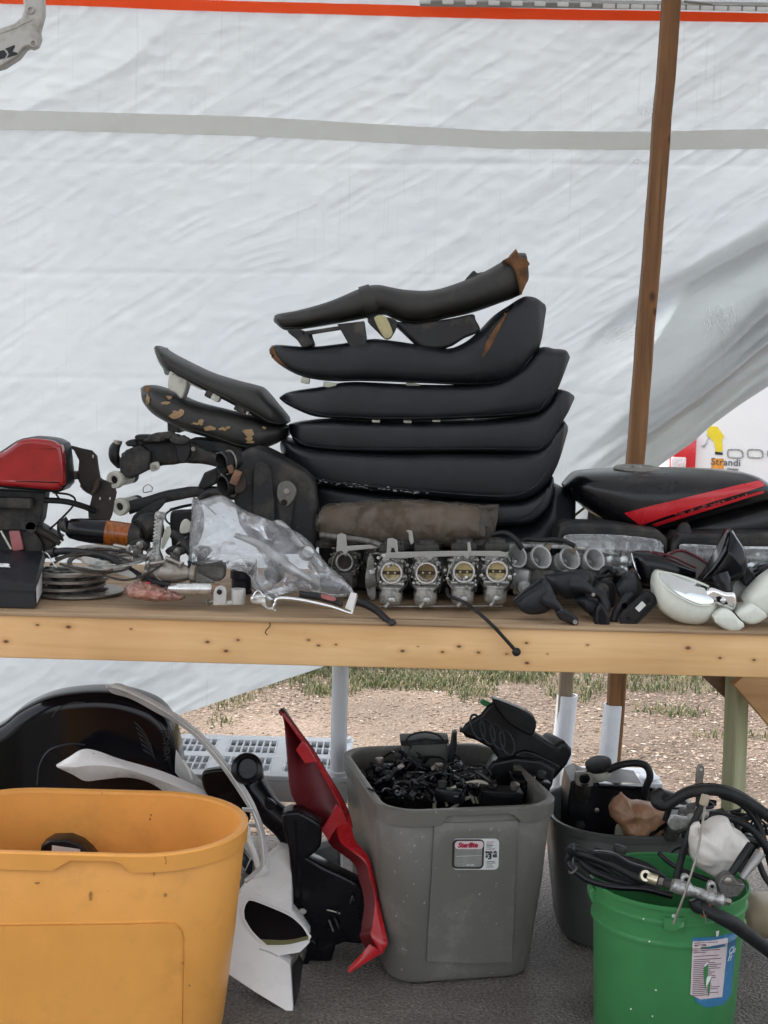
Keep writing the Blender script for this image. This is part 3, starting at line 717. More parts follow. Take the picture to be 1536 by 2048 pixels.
lx = lambda z: lb.x + (lt.x - lb.x) * (z - lb.z) / (lt.z - lb.z)
beam('leg', (lx(0.004), LY, 0.006), (lx(zb - 0.008), LY, zb - 0.008), 0.045, 0.045, green_w, bench, 0.004, rmat=rot(0, 0, 28))
beam('brace', P(1490, 1345, LY - 0.045), P(1640, 1520, LY - 0.045), 0.085, 0.036, brace_w, bench)
beam('brace', P(1478, 1385, LY + 0.045), P(1390, 1300, LY + 0.045), 0.07, 0.036, wood('dark brace', (0.12, 0.07, 0.04), (0.2, 0.12, 0.07), 0), bench)
for xx, yy in ((bx0 + 0.05, BY + 0.06), (bx0 + 0.05, BY + BD - 0.07), (bx1 - 0.05, BY + 0.06)):
    beam('leg', (xx, yy, 0.006), (xx, yy, zb - 0.009), 0.085, 0.036, green_w, bench, 0.004)
# a splinter on the front board
splin = ptube([(539, 1243, BY - 0.002), (540, 1252, BY - 0.012), (533, 1260, BY - 0.012), (531, 1266, BY - 0.010), (535, 1270, BY - 0.012)], 1.1, 5)
mk('wire_end', splin, rubber, at=P(537, 1260, BY), label='short curl of thin black wire hanging over the bench front edge', cat='wire')

# ---- plastic shelves behind the bench
shelf_m = mat('white shelf plastic', (0.74, 0.77, 0.80), 0.35, var=0.04, vs=8, dirt=(0.35, 0.33, 0.3), da=0.2, ds=8)
shaded_shelf = mat('shaded shelf plastic', (0.62, 0.63, 0.63), 0.4, var=0.05, vs=8, dirt=(0.3, 0.28, 0.25), da=0.25, ds=8)  # darker copy of the shelf white, shade of the lower faces put into its colour
def plastic_shelf(x0, x1, y0, y1, h, label, poles, cols):
    t_ = thing('plastic_shelf', label, 'shelf', ((x0 + x1) / 2, (y0 + y1) / 2, 0))
    gs = []; th = 0.012; w = x1 - x0; d = y1 - y0
    def bar(xa, xb, ya, yb, zt=h, hh=th): gs.append(box(((xa + xb) / 2, (ya + yb) / 2, zt - hh / 2), (xb - xa, yb - ya, hh), 0.0015, seg=1))
    rim = 0.045
    bar(x0, x1, y0, y0 + rim); bar(x0, x1, y1 - rim, y1); bar(x0, x0 + rim, y0 + rim, y1 - rim); bar(x1 - rim, x1, y0 + rim, y1 - rim)
    ym = (y0 + y1) / 2; bar(x0 + rim, x1 - rim, ym - 0.022, ym + 0.022)
    for (ya, yb) in ((y0 + rim, ym - 0.022), (ym + 0.022, y1 - rim)):
        ymm = (ya + yb) / 2
        bar(x0 + rim, x1 - rim, ymm - 0.004, ymm + 0.004, h - 0.001)
        nx = int(cols)
        for i in range(1, nx):
            xc = x0 + rim + (w - 2 * rim) * i / nx; wd = 0.0022 if i % 9 else 0.016
            bar(xc - wd, xc + wd, ya, yb, h - 0.0005)
    mk('grid_panel', gs, shelf_m, t_)
    sk = []
    for ya in (y0 + 0.004, y1 - 0.008): sk.append(box(((x0 + x1) / 2, ya, h - 0.012 - 0.0285), (w - 0.01, 0.006, 0.055), 0.002, seg=1))
    for xa in (x0 + 0.004, x1 - 0.008): sk.append(box((xa, ym, h - 0.012 - 0.0285), (0.006, d - 0.01, 0.055), 0.002, seg=1))
    mk('skirt', sk, shaded_shelf, t_)
    # light floor tray below the grid
    mk('lower_tray', box(((x0 + x1) / 2, ym, h - 0.066), (w - 0.02, d - 0.02, 0.004), 0.001, seg=1), shaded_shelf, t_)
    for (xa, ya, zt, r0) in poles:
        mk('pole', lathe([(r0, h + 0.0), (r0, zt - 0.002), (r0 * 0.9, zt)], (xa, ya, 0), (0, 0, 1), 24), pvc_m, t_)
        mk('socket', lathe([(r0 * 1.1, h - 0.07), (r0 * 1.35, h - 0.02), (r0 * 1.35, h + 0.01), (r0 * 1.05, h + 0.012)], (xa, ya, 0), (0, 0, 1), 24), shelf_m, t_)
        mk('foot', lathe([(r0 * 0.8, 0.002), (r0 * 0.8, h - 0.071)], (xa, ya, 0), (0, 0, 1), 20), shaded_shelf, t_)
    return t_
SH = 0.318
sxr = G(700, 1555, SH); sxl = G(250, 1550, SH)
sy0 = G(690, 1556, SH).y; sy1 = G(690, 1476, SH).y
pr = PX(17, sy0)
plastic_shelf(sxl.x, sxr.x, sy0, sy1, SH, 'white plastic grid shelf standing on one white pole, behind the red fairing panel', [(G(681, 1540, SH).x - 0.005, sy0 + 0.03, 0.875, pr), (sxl.x + 0.03, sy0 + 0.03, 0.33, pr), (sxl.x + 0.03, sy1 - 0.03, 0.33, pr), (sxr.x - 0.035, sy1 - 0.03, 0.33, pr)], 26)
s2r = G(1326, 1568, 0.30); s2l = G(1132, 1560, 0.30)
plastic_shelf(s2l.x, s2r.x, s2r.y, s2r.y + 0.15, 0.30, 'small white plastic shelf end behind the grey tubs, beside the white pipes', [(s2r.x - 0.03, s2r.y + 0.03, 0.31, 0.02)], 7)

# ---- parked van behind everything, seen past the lifted tarp corner
VY = 9.5
van = thing('white_van', 'bright white van parked outside beyond the lifted corner of the tarp', 'van', (P(1600, 900, VY).x, VY + 1.0, 0))
vanp = mat('white van paint', (0.88, 0.88, 0.87), 0.25, var=0.02, vs=2, coat=0.5)
xa = P(1335, 900, VY).x; zt_ = 2.9
mk('body', box((xa + 1.6, VY + 1.1, 1.55), (3.2, 2.2, 2.5), 0.12, seg=4), vanp, van)
for i, xx in enumerate((xa + 0.6, xa + 2.5)):
    w_ = mk('wheel', lathe([(0.20, -0.11), (0.33, -0.11), (0.36, -0.08), (0.36, 0.08), (0.33, 0.11), (0.20, 0.11)], (xx, VY + 0.13, 0.36), (0, 1, 0), 32), rubber, van)
    mk('rim', lathe([(0.05, -0.125), (0.19, -0.115), (0.20, -0.10), (0.2, 0.1)], (xx, VY + 0.13, 0.36), (0, 1, 0), 24), alu, w_)
redl = mat('red lamp lens', (0.62, 0.02, 0.03), 0.2, var=0.1, vs=20, coat=0.4)
mk('tail_light', pbox(1366, 905, VY - 0.02, 50, 70, 0.06, 4), redl, van)
mk('reverse_light', pbox(1357, 926, VY - 0.05, 30, 24, 0.02, 3), mat('pale lamp lens', (0.75, 0.66, 0.66), 0.25, var=0.25, vs=60), van)
yel = mat('yellow print', (0.85, 0.66, 0.03), 0.5, var=0.1); orp = mat('orange print', (0.75, 0.30, 0.04), 0.5, var=0.3, vs=40); blk = mat('black print', (0.03, 0.03, 0.03), 0.5)
def flat(pts): return gplate(flatpoly(pts, VY, -0.006), (0, 1, 0), 0.004)
dec = mk('decal', flat([(1420, 852), (1434, 853), (1448, 872), (1444, 880), (1445, 902), (1432, 906), (1428, 884), (1415, 872), (1414, 862)]), yel, van)
mk('decal_band', flat([(1430, 903), (1445, 905), (1445, 910), (1430, 909)]), blk, dec)
mk('decal_band', flat([(1423, 917), (1447, 917), (1447, 942), (1423, 942)]), orp, dec)
mk('decal_stroke', [flat([(1411, 868), (1419, 876), (1410, 886), (1417, 876)]), flat([(1402, 892), (1408, 896), (1416, 884), (1410, 888)])], mat('grey print', (0.35, 0.36, 0.38), 0.5), dec)
ltr_m = mat('dark lettering', (0.10, 0.10, 0.11), 0.5)
mk('lettering', [text_geo('Strandi', PX(20, VY), P(1421, 929, VY) + Vector((0, -0.006, 0)), (1, 0, -0.03), (0, 0, 1), spacing=1.05, depth=0.002),
                 text_geo('mpany', PX(9, VY), P(1453, 940, VY) + Vector((0, -0.006, 0)), (1, 0, -0.03), (0, 0, 1), depth=0.002)], ltr_m, van)
for cx_ in (1470, 1510, 1550):
    o_ = catmull([(cx_ - 14, 901), (cx_ - 8, 899), (cx_ + 10, 900), (cx_ + 15, 906), (cx_ + 13, 915), (cx_ - 8, 915), (cx_ - 14, 912)], 24, True)
    q = [P(a, b_, VY) + Vector((0, -0.006, 0)) for a, b_ in o_]; mk('chrome_ring', tube(q + [q[0]], PX(1.4, VY), 6, smooth=False), alu, van)
# ================================================================== OBJECTS ON THE BENCH
from mathutils.bvhtree import BVHTree
def bvh(*geos):
    V, Fc = join(*geos); return BVHTree.FromPolygons([tuple(v) for v in V], [tuple(f) for f in Fc])
def cast(tree, px, py, off=0.001, fb=None):
    h, nrm, i, d = tree.ray_cast(CAM, ray(px, py).normalized())
    if h is None: return P(px, py, fb) if fb else None
    if nrm.dot(ray(px, py)) > 0: nrm = -nrm
    return h + nrm * off
def drape(tree, A, B, thick=0.001, nu=24, nv=6, off=0.001, fb=3.0, smooth=True):
    """a skin laid over existing geometry between two photo-pixel curves"""
    f = catmull if smooth else lin
    a, b_ = f(A, nu), f(B, nu); g_ = np.empty((nu, nv, 3)); last = None
    for i in range(nu):
        for j in range(nv):
            q = a[i] * (1 - j / (nv - 1)) + b_[i] * (j / (nv - 1))
            p = cast(tree, q[0], q[1], off)
            if p is None: p = P(q[0], q[1], last.y if last is not None else fb)
            last = p; g_[i, j] = tuple(p)
    return shell(g_, thick if np.cross(g_[1, 0] - g_[0, 0], g_[0, 1] - g_[0, 0])[1] < 0 else -thick)
def drape_line(tree, pts, rpx, n=40, off=0.0, fb=3.0, seg=6):
    c = catmull(pts, n); out = []
    for q in c:
        p = cast(tree, q[0], q[1], off); out.append(p if p is not None else P(q[0], q[1], out[-1].y if out else fb))
    return tube(out, PX(rpx, out[0].y), seg, smooth=False)
def blob_outline(cx, cy, w, h, seed, n=9, j=0.35):
    g = random.Random(seed)
    return [(cx + w / 2 * math.cos(2 * math.pi * i / n) * (1 + g.uniform(-j, j)), cy + h / 2 * math.sin(2 * math.pi * i / n) * (1 + g.uniform(-j, j))) for i in range(n)]
def drape_blob(tree, pts, thick=0.0015, off=0.001, fb=3.0):
    """small irregular patch: fan from its middle, laid on the surface"""
    c = np.mean(np.array(pts), 0); V = []
    for q in [c] + [tuple(p) for p in pts]:
        p = cast(tree, q[0], q[1], off); V.append(p if p is not None else P(q[0], q[1], fb))
    n = len(pts); W = [v + Vector((0, -thick, 0)) for v in V]
    Fc = [(0, 1 + i, 1 + (i + 1) % n) for i in range(n)]
    m = n + 1
    F2 = [tuple(i + m for i in f[::-1]) for f in Fc] + [(1 + i, 1 + (i + 1) % n, m + 1 + (i + 1) % n, m + 1 + i) for i in range(n)]
    return V + W, Fc + F2
def hexa(c8):
    """front bl, br, tr, tl then back bl, br, tr, tl"""
    return [Vector(p) for p in c8], [(0, 1, 2, 3), (5, 4, 7, 6), (4, 0, 3, 7), (1, 5, 6, 2), (3, 2, 6, 7), (4, 5, 1, 0)]
def rough_up(geo, amp, freq, seed=0):
    V, Fc = geo; o = Vector((seed * 3.1, seed * 1.7, seed))
    return [v + noise.noise_vector(v * freq + o) * amp + noise.noise_vector(v * freq * 2.3 + o) * amp * 0.4 for v in V], Fc

SY = 3.27
SG = 'black seats piled in the big stack'
def seat_thing(label, T, B, W, m, Y=SY, e=4.0, n=54, welt=True, group=SG, name='motorcycle_seat', pan_drop=True, base=None):
    g_ = slab(T, B, Y, W, e, n, 32)
    c = P(sum(p[0] for p in B) / len(B), max(p[1] for p in B), Y if not hasattr(Y, '__len__') else Y[0])
    t_ = thing(name, label, 'seat', c, group)
    cv = mk('cover', g_, m, t_)
    tr = bvh(g_)
    if welt:
        Bc = catmull(B, 40)[2:-3]
        mk('welt', drape_line(tr, [(p[0], p[1] - 3.5) for p in Bc[::3]], 1.6, 50, 0.0005, SY - 0.1), m, t_)
    return t_, tr
seatW = [0.03, 0.14, 0.20, 0.23, 0.25, 0.26, 0.27, 0.27, 0.27, 0.25, 0.18]
# -- A, the top one
TA = [(548, 638), (556, 629), (600, 621), (660, 604), (715, 581), (739, 573), (760, 572), (785, 577), (817, 582), (866, 582), (919, 566), (965, 546), (1007, 522), (1030, 509), (1046, 508)]
BA = [(549, 645), (572, 661), (610, 657), (660, 649), (720, 638), (745, 633), (768, 629), (788, 637), (815, 646), (850, 645), (905, 634), (955, 622), (1005, 604), (1034, 592), (1052, 566)]
ta, tra = seat_thing('two-step grey black seat with strap and torn rusty tail, topmost of the stack', TA, BA, [0.04, 0.13, 0.17, 0.2, 0.22, 0.23, 0.23, 0.24, 0.25, 0.26, 0.26, 0.25, 0.22, 0.2, 0.17], vinyl_grey, e=3.2)
mk('strap', drape(tra, [(718, 578), (722, 600), (736, 640)], [(738, 572), (750, 600), (760, 635)], 0.003, 14, 5, 0.0015, SY - .1), vinyl_grey, ta)
fo = [(1006, 521), (1024, 512), (1033, 497), (1043, 514), (1054, 517), (1059, 528), (1052, 540), (1057, 556), (1050, 572), (1042, 588), (1036, 560), (1030, 540), (1020, 528)]
mk('torn_end', rough_up(pillow(fo, SY - 0.115, 0.16, 3, smooth=False), 0.003, 60, 2), foam, ta)
mk('loose_flap', pillow([(930, 562), (940, 548), (948, 541), (955, 546), (966, 544), (955, 556)], SY - 0.05, 0.03, 2), vinyl_grey, ta)
pn = []
pn.append(pillow([(575, 662), (600, 658), (618, 672), (625, 688), (614, 694), (604, 694), (594, 680)], SY - 0.10, 0.12, 3))
pn.append(pillow([(600, 664), (690, 650), (690, 658), (604, 672)], SY - 0.10, 0.02, 2, smooth=False))
pn.append(pillow([(617, 668), (623, 667), (630, 692), (625, 693)], SY - 0.05, 0.02, 1, smooth=False))
mk('front_hook', pn, pan, ta)
mk('pan_leg', pillow([(674, 648), (728, 642), (735, 694), (703, 699), (688, 672)], SY - 0.11, 0.14, 3, smooth=False), pan, ta)
mk('pan_tray', [pillow([(775, 640), (830, 646), (905, 636), (945, 628), (952, 640), (960, 662), (930, 676), (900, 694), (870, 698), (842, 694), (825, 680), (808, 664), (790, 648)], SY - 0.10, 0.17, 6),
                pillow([(735, 640), (770, 634), (795, 644), (785, 672), (772, 679), (755, 664)], SY - 0.105, 0.012, 3)], pan, ta)
brk = mat('yellow zinc plate', (0.40, 0.36, 0.20), 0.4, metal=0.6, var=0.25, vs=40, dirt=(0.12, 0.09, 0.05), da=0.4, ds=40)
mk('hinge_plate', [pillow([(748, 636), (770, 632), (785, 662), (782, 674), (773, 678), (764, 670)], SY - 0.114, 0.006, 2), lathe([(0.004, -0.004), (0.004, 0.004)], P(775, 668, SY - 0.115), (0, 1, 0), 12)], brk, ta)
# -- B
TB = [(540, 699), (554, 690), (620, 694), (690, 687), (740, 679), (768, 680), (817, 687), (887, 698), (926, 687), (957, 664), (990, 630), (1024, 607), (1045, 595), (1066, 598), (1083, 610)]
BB = [(541, 706), (558, 727), (603, 752), (660, 762), (720, 762), (768, 763), (817, 765), (887, 768), (926, 770), (957, 770), (989, 768), (1024, 757), (1050, 736), (1073, 694), (1086, 624)]
tb, trb = seat_thing('black seat with a high upturned tail and split seam, second in the stack', TB, BB, [0.05, 0.15, 0.2, 0.22, 0.24, 0.25, 0.26, 0.27, 0.28, 0.28, 0.28, 0.27, 0.25, 0.22, 0.15], vinyl, e=5)
mk('split_seam', drape(trb, [(964, 714), (974, 682), (992, 651), (1021, 613)], [(966, 715), (982, 692), (1000, 657), (1023, 614)], 0.002, 16, 4, 0.0012, SY - .1), foam, tb)
mk('worn_nose', drape(trb, [(541, 697), (543, 712), (560, 727)], [(549, 694), (556, 712), (574, 733)], 0.0015, 12, 4, 0.001, SY), foam, tb)
mk('seam_gap', drape(trb, [(972, 676), (990, 648), (1026, 608)], [(976, 680), (995, 651), (1029, 611)], 0.002, 16, 4, 0.0012, SY - .1), gloss, tb)
mk('seam', drape_line(trb, [(968, 700), (962, 722), (952, 768)], 0.9, 20, 0.0003, SY), vinyl, tb)
for x, y, w, h in ((611, 761, 17, 12), (660, 770, 26, 11), (826, 770, 28, 8), (989, 771, 22, 6)):
    mk('rubber_stop', pbox(x, y, SY - 0.08, w, h, 0.03, 2, 0, 8, 0), mat('pale rubber stop', (0.42, 0.45, 0.36), 0.6, var=0.2, vs=40, dirt=DUST, da=0.4), tb)
# -- C, D, E, F, G
TC = [(560, 794), (581, 783), (640, 774), (700, 764), (800, 768), (900, 770), (980, 765), (1035, 738), (1074, 697), (1100, 698), (1122, 701), (1130, 712)]
BC = [(560, 798), (581, 811), (630, 831), (690, 836), (760, 839), (850, 839), (930, 836), (1000, 832), (1064, 827), (1088, 812), (1108, 770), (1129, 720)]
tc_, trc = seat_thing('long flat black seat, third from the top of the stack', TC, BC, seatW, vinyl, e=6.5)
for x, y in ((752, 842), (815, 843), (872, 841), (939, 837)):
    mk('rubber_stop', pbox(x, y, SY - 0.09, 16, 5, 0.03, 1), white_nylon, tc_)
TD = [(578, 848), (600, 843), (660, 838), (760, 842), (900, 842), (1000, 836), (1062, 826), (1090, 802), (1106, 779), (1125, 781), (1138, 789)]
BD_ = [(580, 866), (600, 889), (660, 899), (760, 902), (900, 901), (1000, 901), (1068, 902), (1086, 893), (1108, 852), (1124, 824), (1139, 797)]
td, trd = seat_thing('long flat black seat with tiny white specks, fourth from the top of the stack', TD, BD_, seatW, vinyl, e=6.5)
TE = [(562, 884), (574, 876), (620, 893), (760, 902), (900, 902), (1040, 900), (1080, 884), (1100, 852), (1117, 838), (1126, 847)]
BE = [(563, 900), (585, 935), (635, 962), (760, 978), (900, 990), (1000, 996), (1048, 989), (1080, 966), (1104, 925), (1126, 862)]
te, tre = seat_thing('deep black seat with a dusty lower edge, fifth from the top of the stack', TE, BE, [0.06, 0.17, 0.24, 0.27, 0.29, 0.29, 0.28, 0.27, 0.25, 0.18], vinyl, e=6.5)
dustm = mat('pale chalky dust', (0.42, 0.42, 0.42), 0.9, var=0.3, vs=80)
g0 = random.Random(3); ds_ = []
for i in range(70):
    x = g0.uniform(635, 860); y = 962 + (x - 635) * 0.105 + g0.gauss(0, 2.0)
    ds_.append(drape_blob(tre, blob_outline(x, y, g0.uniform(2, 9), g0.uniform(1, 2.2), i, 6), 0.0003, 0.0006, SY - .1))
mk('dust_line', ds_, dustm, te)
TF = [(585, 950), (640, 962), (760, 980), (900, 992), (1000, 996), (1048, 990), (1080, 968), (1092, 952), (1098, 948)]
BF = [(590, 990), (640, 1030), (760, 1040), (900, 1042), (1000, 1041), (1050, 1036), (1080, 1012), (1094, 985), (1099, 958)]
tf, trf = seat_thing('black seat half hidden behind the brown plastic bag, sixth from the top of the stack', TF, BF, [0.1, 0.2, 0.26, 0.28, 0.29, 0.28, 0.27, 0.24, 0.18], vinyl, e=6.5)
TG = [(640, 1042), (760, 1042), (900, 1042), (1000, 1041), (1050, 1036), (1078, 1010), (1098, 972), (1112, 968), (1140, 984), (1146, 996)]
BG = [(645, 1178), (760, 1180), (900, 1183), (1000, 1184), (1050, 1185), (1078, 1186), (1098, 1187), (1125, 1180), (1140, 1120), (1146, 1010)]
tg, trg = seat_thing('black seat at the very bottom of the stack, its rounded end beside the fuel tank', TG, BG, [0.2, 0.26, 0.28, 0.28, 0.27, 0.26, 0.24, 0.2, 0.15, 0.1], vinyl, Y=SY + 0.03)
spk = []
for i, (x, y) in enumerate(((994, 853), (1002, 856), (860, 869), (868, 868), (664, 719), (778, 702), (900, 585), (992, 848))):
    pass
# -- left pair
LYs = 3.30
T1 = [(311, 696), (321, 692), (348, 709), (417, 743), (470, 760), (510, 770), (528, 778), (553, 807), (574, 832), (579, 841)]
B1 = [(312, 700), (326, 722), (348, 745), (411, 778), (455, 800), (510, 830), (530, 842), (548, 849), (570, 849), (579, 845)]
t1, tr1 = seat_thing('short plain grey black seat tilted down to the right, upper of the left pair', T1, B1, [0.05, 0.16, 0.21, 0.24, 0.25, 0.25, 0.25, 0.24, 0.18, 0.08], vinyl_grey, Y=LYs, group='two short seats piled on the rear frame', e=3.4)
mk('front_hook', pillow([(340, 742), (352, 745), (355, 752), (374, 757), (372, 776), (363, 797), (352, 787), (337, 778), (335, 763)], LYs - 0.10, 0.07, 4), white_nylon, t1)
mk('pan_rail', pillow([(352, 748), (372, 756), (406, 772), (404, 780), (370, 764), (352, 757)], LYs - 0.095, 0.02, 2), white_nylon, t1)
mk('pan_edge', pillow([(309, 700), (320, 694), (321, 712), (328, 728), (340, 742), (336, 750), (329, 748), (326, 738), (318, 726), (312, 712)], LYs - 0.06, 0.12, 2), mat('green grey pan edge', (0.16, 0.20, 0.18), 0.5, var=0.2), t1)
for x, y, w, h, m_ in ((421, 787, 15, 17, pan), (433, 795, 17, 13, white_nylon), (484, 819, 28, 13, pan), (494, 824, 12, 8, white_nylon)):
    mk('rubber_stop', pbox(x, y, LYs - 0.09, w, h, 0.05, 2, 0, 28, 0), m_, t1)
T2 = [(285, 775), (297, 770), (316, 772), (346, 783), (389, 803), (450, 819), (510, 834), (550, 848), (570, 850), (580, 853)]
B2 = [(286, 783), (295, 806), (313, 827), (338, 842), (376, 860), (417, 872), (470, 891), (515, 898), (553, 887), (578, 872)]
t2, tr2 = seat_thing('short black seat with ragged tears showing tan foam, lower of the left pair', T2, B2, [0.06, 0.16, 0.2, 0.23, 0.25, 0.26, 0.26, 0.25, 0.2, 0.1], vinyl_grey, Y=LYs, group='two short seats piled on the rear frame', e=3.4)
for i, (x, y, w, h) in enumerate(((293, 779, 16, 12), (297, 800, 8, 18), (330, 806, 16, 8), (338, 795, 11, 8), (352, 829, 22, 16), (364, 823, 14, 9), (391, 847, 16, 5), (403, 845, 12, 11), (421, 856, 20, 10), (446, 858, 14, 7), (456, 855, 12, 5), (497, 865, 20, 18), (498, 876, 12, 10), (500, 884, 16, 4), (528, 856, 9, 5))):
    mk('torn_patch', drape_blob(tr2, blob_outline(x, y, w, h, 50 + i, 11, 0.5), 0.0012, 0.0012, LYs - 0.1), tornfoam if i > 0 else foam, t2)
mk('pan_leg', pillow([(334, 838), (358, 850), (358, 866), (335, 862)], LYs - 0.08, 0.1, 2, smooth=False), pan, t2)

# ------------------------------------------------------------------ left end of the bench
# red tail light
TLY = 3.02
tl = thing('tail_light', 'big red tail light in a black bezel at the left end of the bench', 'tail light', P(60, 1060, TLY))
ol = [(-70, 930), (-20, 912), (0, 903), (44, 877), (95, 878), (117, 886), (125, 898), (132, 962), (127, 976), (112, 985), (51, 980), (0, 976), (-70, 970)]
mk('bezel', pillow(ol, TLY, 0.09, 5), blackp, tl)
lens_red = mat('red lens', (0.30, 0.006, 0.008), 0.14, var=0.45, vs=9, coat=0.35, rvar=0.05, trans=0.15)
il = [(-66, 932), (0, 906), (44, 879), (95, 880), (114, 888), (122, 899), (128, 962), (122, 973), (110, 981), (51, 976), (0, 972), (-66, 968)]
mk('lens', pillow(il, TLY - 0.016, 0.04, 9, sub=7), lens_red, tl)
mk('mount_plate', [pillow([(-40, 978), (90, 985), (82, 1040), (70, 1062), (-40, 1060)], TLY + 0.03, 0.05, 3, smooth=False), pbox(20, 1005, TLY + 0.01, 90, 22, 0.03, 4)], blackdusty, tl)
mk('bolt', lathe([(0.004, -0.006), (0.004, 0.004)], P(62, 1006, TLY + 0.025), (0, 1, 0), 10), steel, tl)
mk('stay', [pillow([(-40, 1052), (70, 1045), (120, 1075), (60, 1150), (-40, 1150)], TLY + 0.06, 0.05, 4, smooth=False)], blackdusty, tl)
# wires behind the tail light
wr = thing('wiring_loom', 'loose black wires curling down behind the red tail light', 'wires', P(130, 1120, 3.10))
for pts, r in (([(85, 1000, 3.06), (130, 1003, 3.08), (165, 1012, 3.1), (190, 1022, 3.12)], 6), ([(105, 985, 3.08), (140, 990, 3.09), (150, 1005, 3.1), (125, 1035, 3.1), (95, 1062, 3.1)], 2.2),
               ([(133, 1042, 3.08), (120, 1040, 3.07), (117, 1060, 3.07), (126, 1082, 3.07)], 3), ([(110, 985, 3.1), (118, 997, 3.1)], 2)):
    mk('wire', ptube(pts, r, 6), rubber, wr)
# rusty sheet bracket
bk = thing('sheet_bracket', 'bent rusty brown sheet metal bracket between the tail light and the frame rails', 'bracket', P(200, 1075, 3.1))
mk('plate', pillow([(125, 889), (146, 892), (165, 897), (184, 901), (194, 912), (197, 935), (201, 957), (228, 968), (233, 985), (224, 1030), (205, 1075), (180, 1075), (176, 1023), (184, 992), (164, 979), (160, 968), (155, 958), (158, 921), (147, 900)], 3.12, 0.006, 1, smooth=False), steel_dark, bk)
mk('flange', pillow([(160, 970), (166, 981), (185, 990), (196, 975), (199, 958), (190, 962), (180, 985), (168, 979)], 3.095, 0.03, 2), steel_dark, bk)
mk('arm', pbox(145, 950, 3.11, 24, 16, 0.03, 2), steel_dark, bk)
for x, y in ((186, 913), (200, 997), (220, 997)): mk('slot_inlay', pbox(x, y, 3.117, 3, 6, 0.004, 1), white_nylon, bk)  # pale inlays stand for open slots with the bright tarp behind
# rear frame with two ring ends
fr = thing('rear_frame', 'grimy black rear frame with two silver tube ends, lying under the two short seats', 'frame', P(340, 1130, 3.2))
FY = 3.18
up = slab([(247, 905), (271, 892), (305, 880), (338, 876), (372, 880), (423, 903), (480, 925)], [(250, 964), (288, 944), (320, 933), (338, 930), (372, 926), (423, 930), (480, 950)], FY, [0.05] * 7, 5, 40)
mk('upper_rail', rough_up(up, 0.002, 30, 1), blackdusty, fr)
lo = slab([(257, 1002), (305, 989), (338, 980), (389, 973), (433, 973), (470, 980)], [(262, 1028), (305, 1015), (338, 1004), (389, 994), (433, 995), (470, 1000)], FY - 0.03, [0.04] * 6, 4, 30)
mk('lower_rail', rough_up(lo, 0.0015, 30, 2), blackdusty, fr)
for (cx, cy, dx) in ((228, 960, 30), (239, 1014, 30)):
    o = P(cx, cy, FY - 0.06); ax = Vector((0.28, 0.95, 0.04)).normalized(); q = PX(1, FY - 0.06)
    t_ = mk('tube_end', lathe([(8 * q, 0.03), (8 * q, 0.0), (9.5 * q, -0.002), (16 * q, -0.002), (18 * q, 0.002), (18 * q, 0.012), (15 * q, 0.016), (15 * q, 0.07)], o, ax, 28, caps=False), white_nylon, fr)
    mk('bore', lathe([(8.2 * q, 0.006), (0.1 * q, 0.0061)], o, ax, 20), blackp, t_)
    mk('neck', tube([o + ax * 0.02, o + ax * 0.09], 15 * q, 16, n=4), blackdusty, t_)
mk('hose_elbow', ptube([(236, 885, FY - .02), (229, 898, FY - .02), (229, 915, FY - .02), (240, 930, FY)], [8, 11, 11, 9], 12), rubber, fr)
mk('elbow_clip', ptube([(236, 881, FY - .02), (235, 888, FY - .02)], 9, 12, n=3), steel, fr)
fl = []
g0 = random.Random(5)
for i in range(12):
    x = 262 + i * 9; y = 886 - 12 * math.sin((i) / 11 * 2.6) + g0.uniform(-4, 4)
    fl.append(pillow(blob_outline(x, y, 34, 15, i + 200, 7, 0.35), FY - 0.05 + g0.uniform(-.02, .03), 0.03, 3))
mk('torn_fender', fl, blackdusty, fr)
mk('pump_body', rough_up(pillow([(238, 918), (252, 900), (280, 892), (300, 904), (296, 940), (262, 958), (240, 950)], FY - 0.045, 0.05, 4, smooth=False), 0.003, 40, 9), blackdusty, fr)
mk('gusset', pillow([(262, 1062), (266, 1032), (300, 1008), (326, 998), (330, 1006), (305, 1034), (285, 1056), (270, 1072)], FY - 0.06, 0.006, 2), blackdusty, fr)
mk('bracket_tab', pillow([(300, 928), (316, 924), (318, 938), (303, 943)], FY - 0.034, 0.006, 1), white_nylon, fr)
for x, y in ((308, 934), (386, 898), (374, 985)): mk('rail_bolt', lathe([(0.005, 0), (0.005, 0.01)], P(x, y, FY - 0.04), (0, 1, 0), 10), steel, fr)
mk('wire_hook', ptube([(305, 982, FY - .05), (288, 985, FY - .05), (287, 975, FY - .05), (296, 969, FY - .05), (305, 975, FY - .05), (304, 980, FY - .05)], 1.1, 5), steel, fr)
mk('cable', ptube([(340, 1020, 3.14), (370, 1012, 3.15), (410, 1005, 3.16), (440, 992, 3.17)], 3, 6), rubber, fr)
mk('rail_strut', [pillow([(352, 880), (368, 872), (380, 900), (372, 925), (356, 920)], FY - 0.05, 0.03, 3), pillow([(396, 972), (408, 946), (428, 938), (438, 952), (432, 968), (408, 980)], FY - 0.06, 0.05, 4, smooth=False)], blackdusty, fr)
mk('seat_rest', pillow([(380, 878), (440, 884), (484, 896), (482, 912), (430, 905), (385, 896)], FY + 0.02, 0.1, 4), blackdusty, fr)
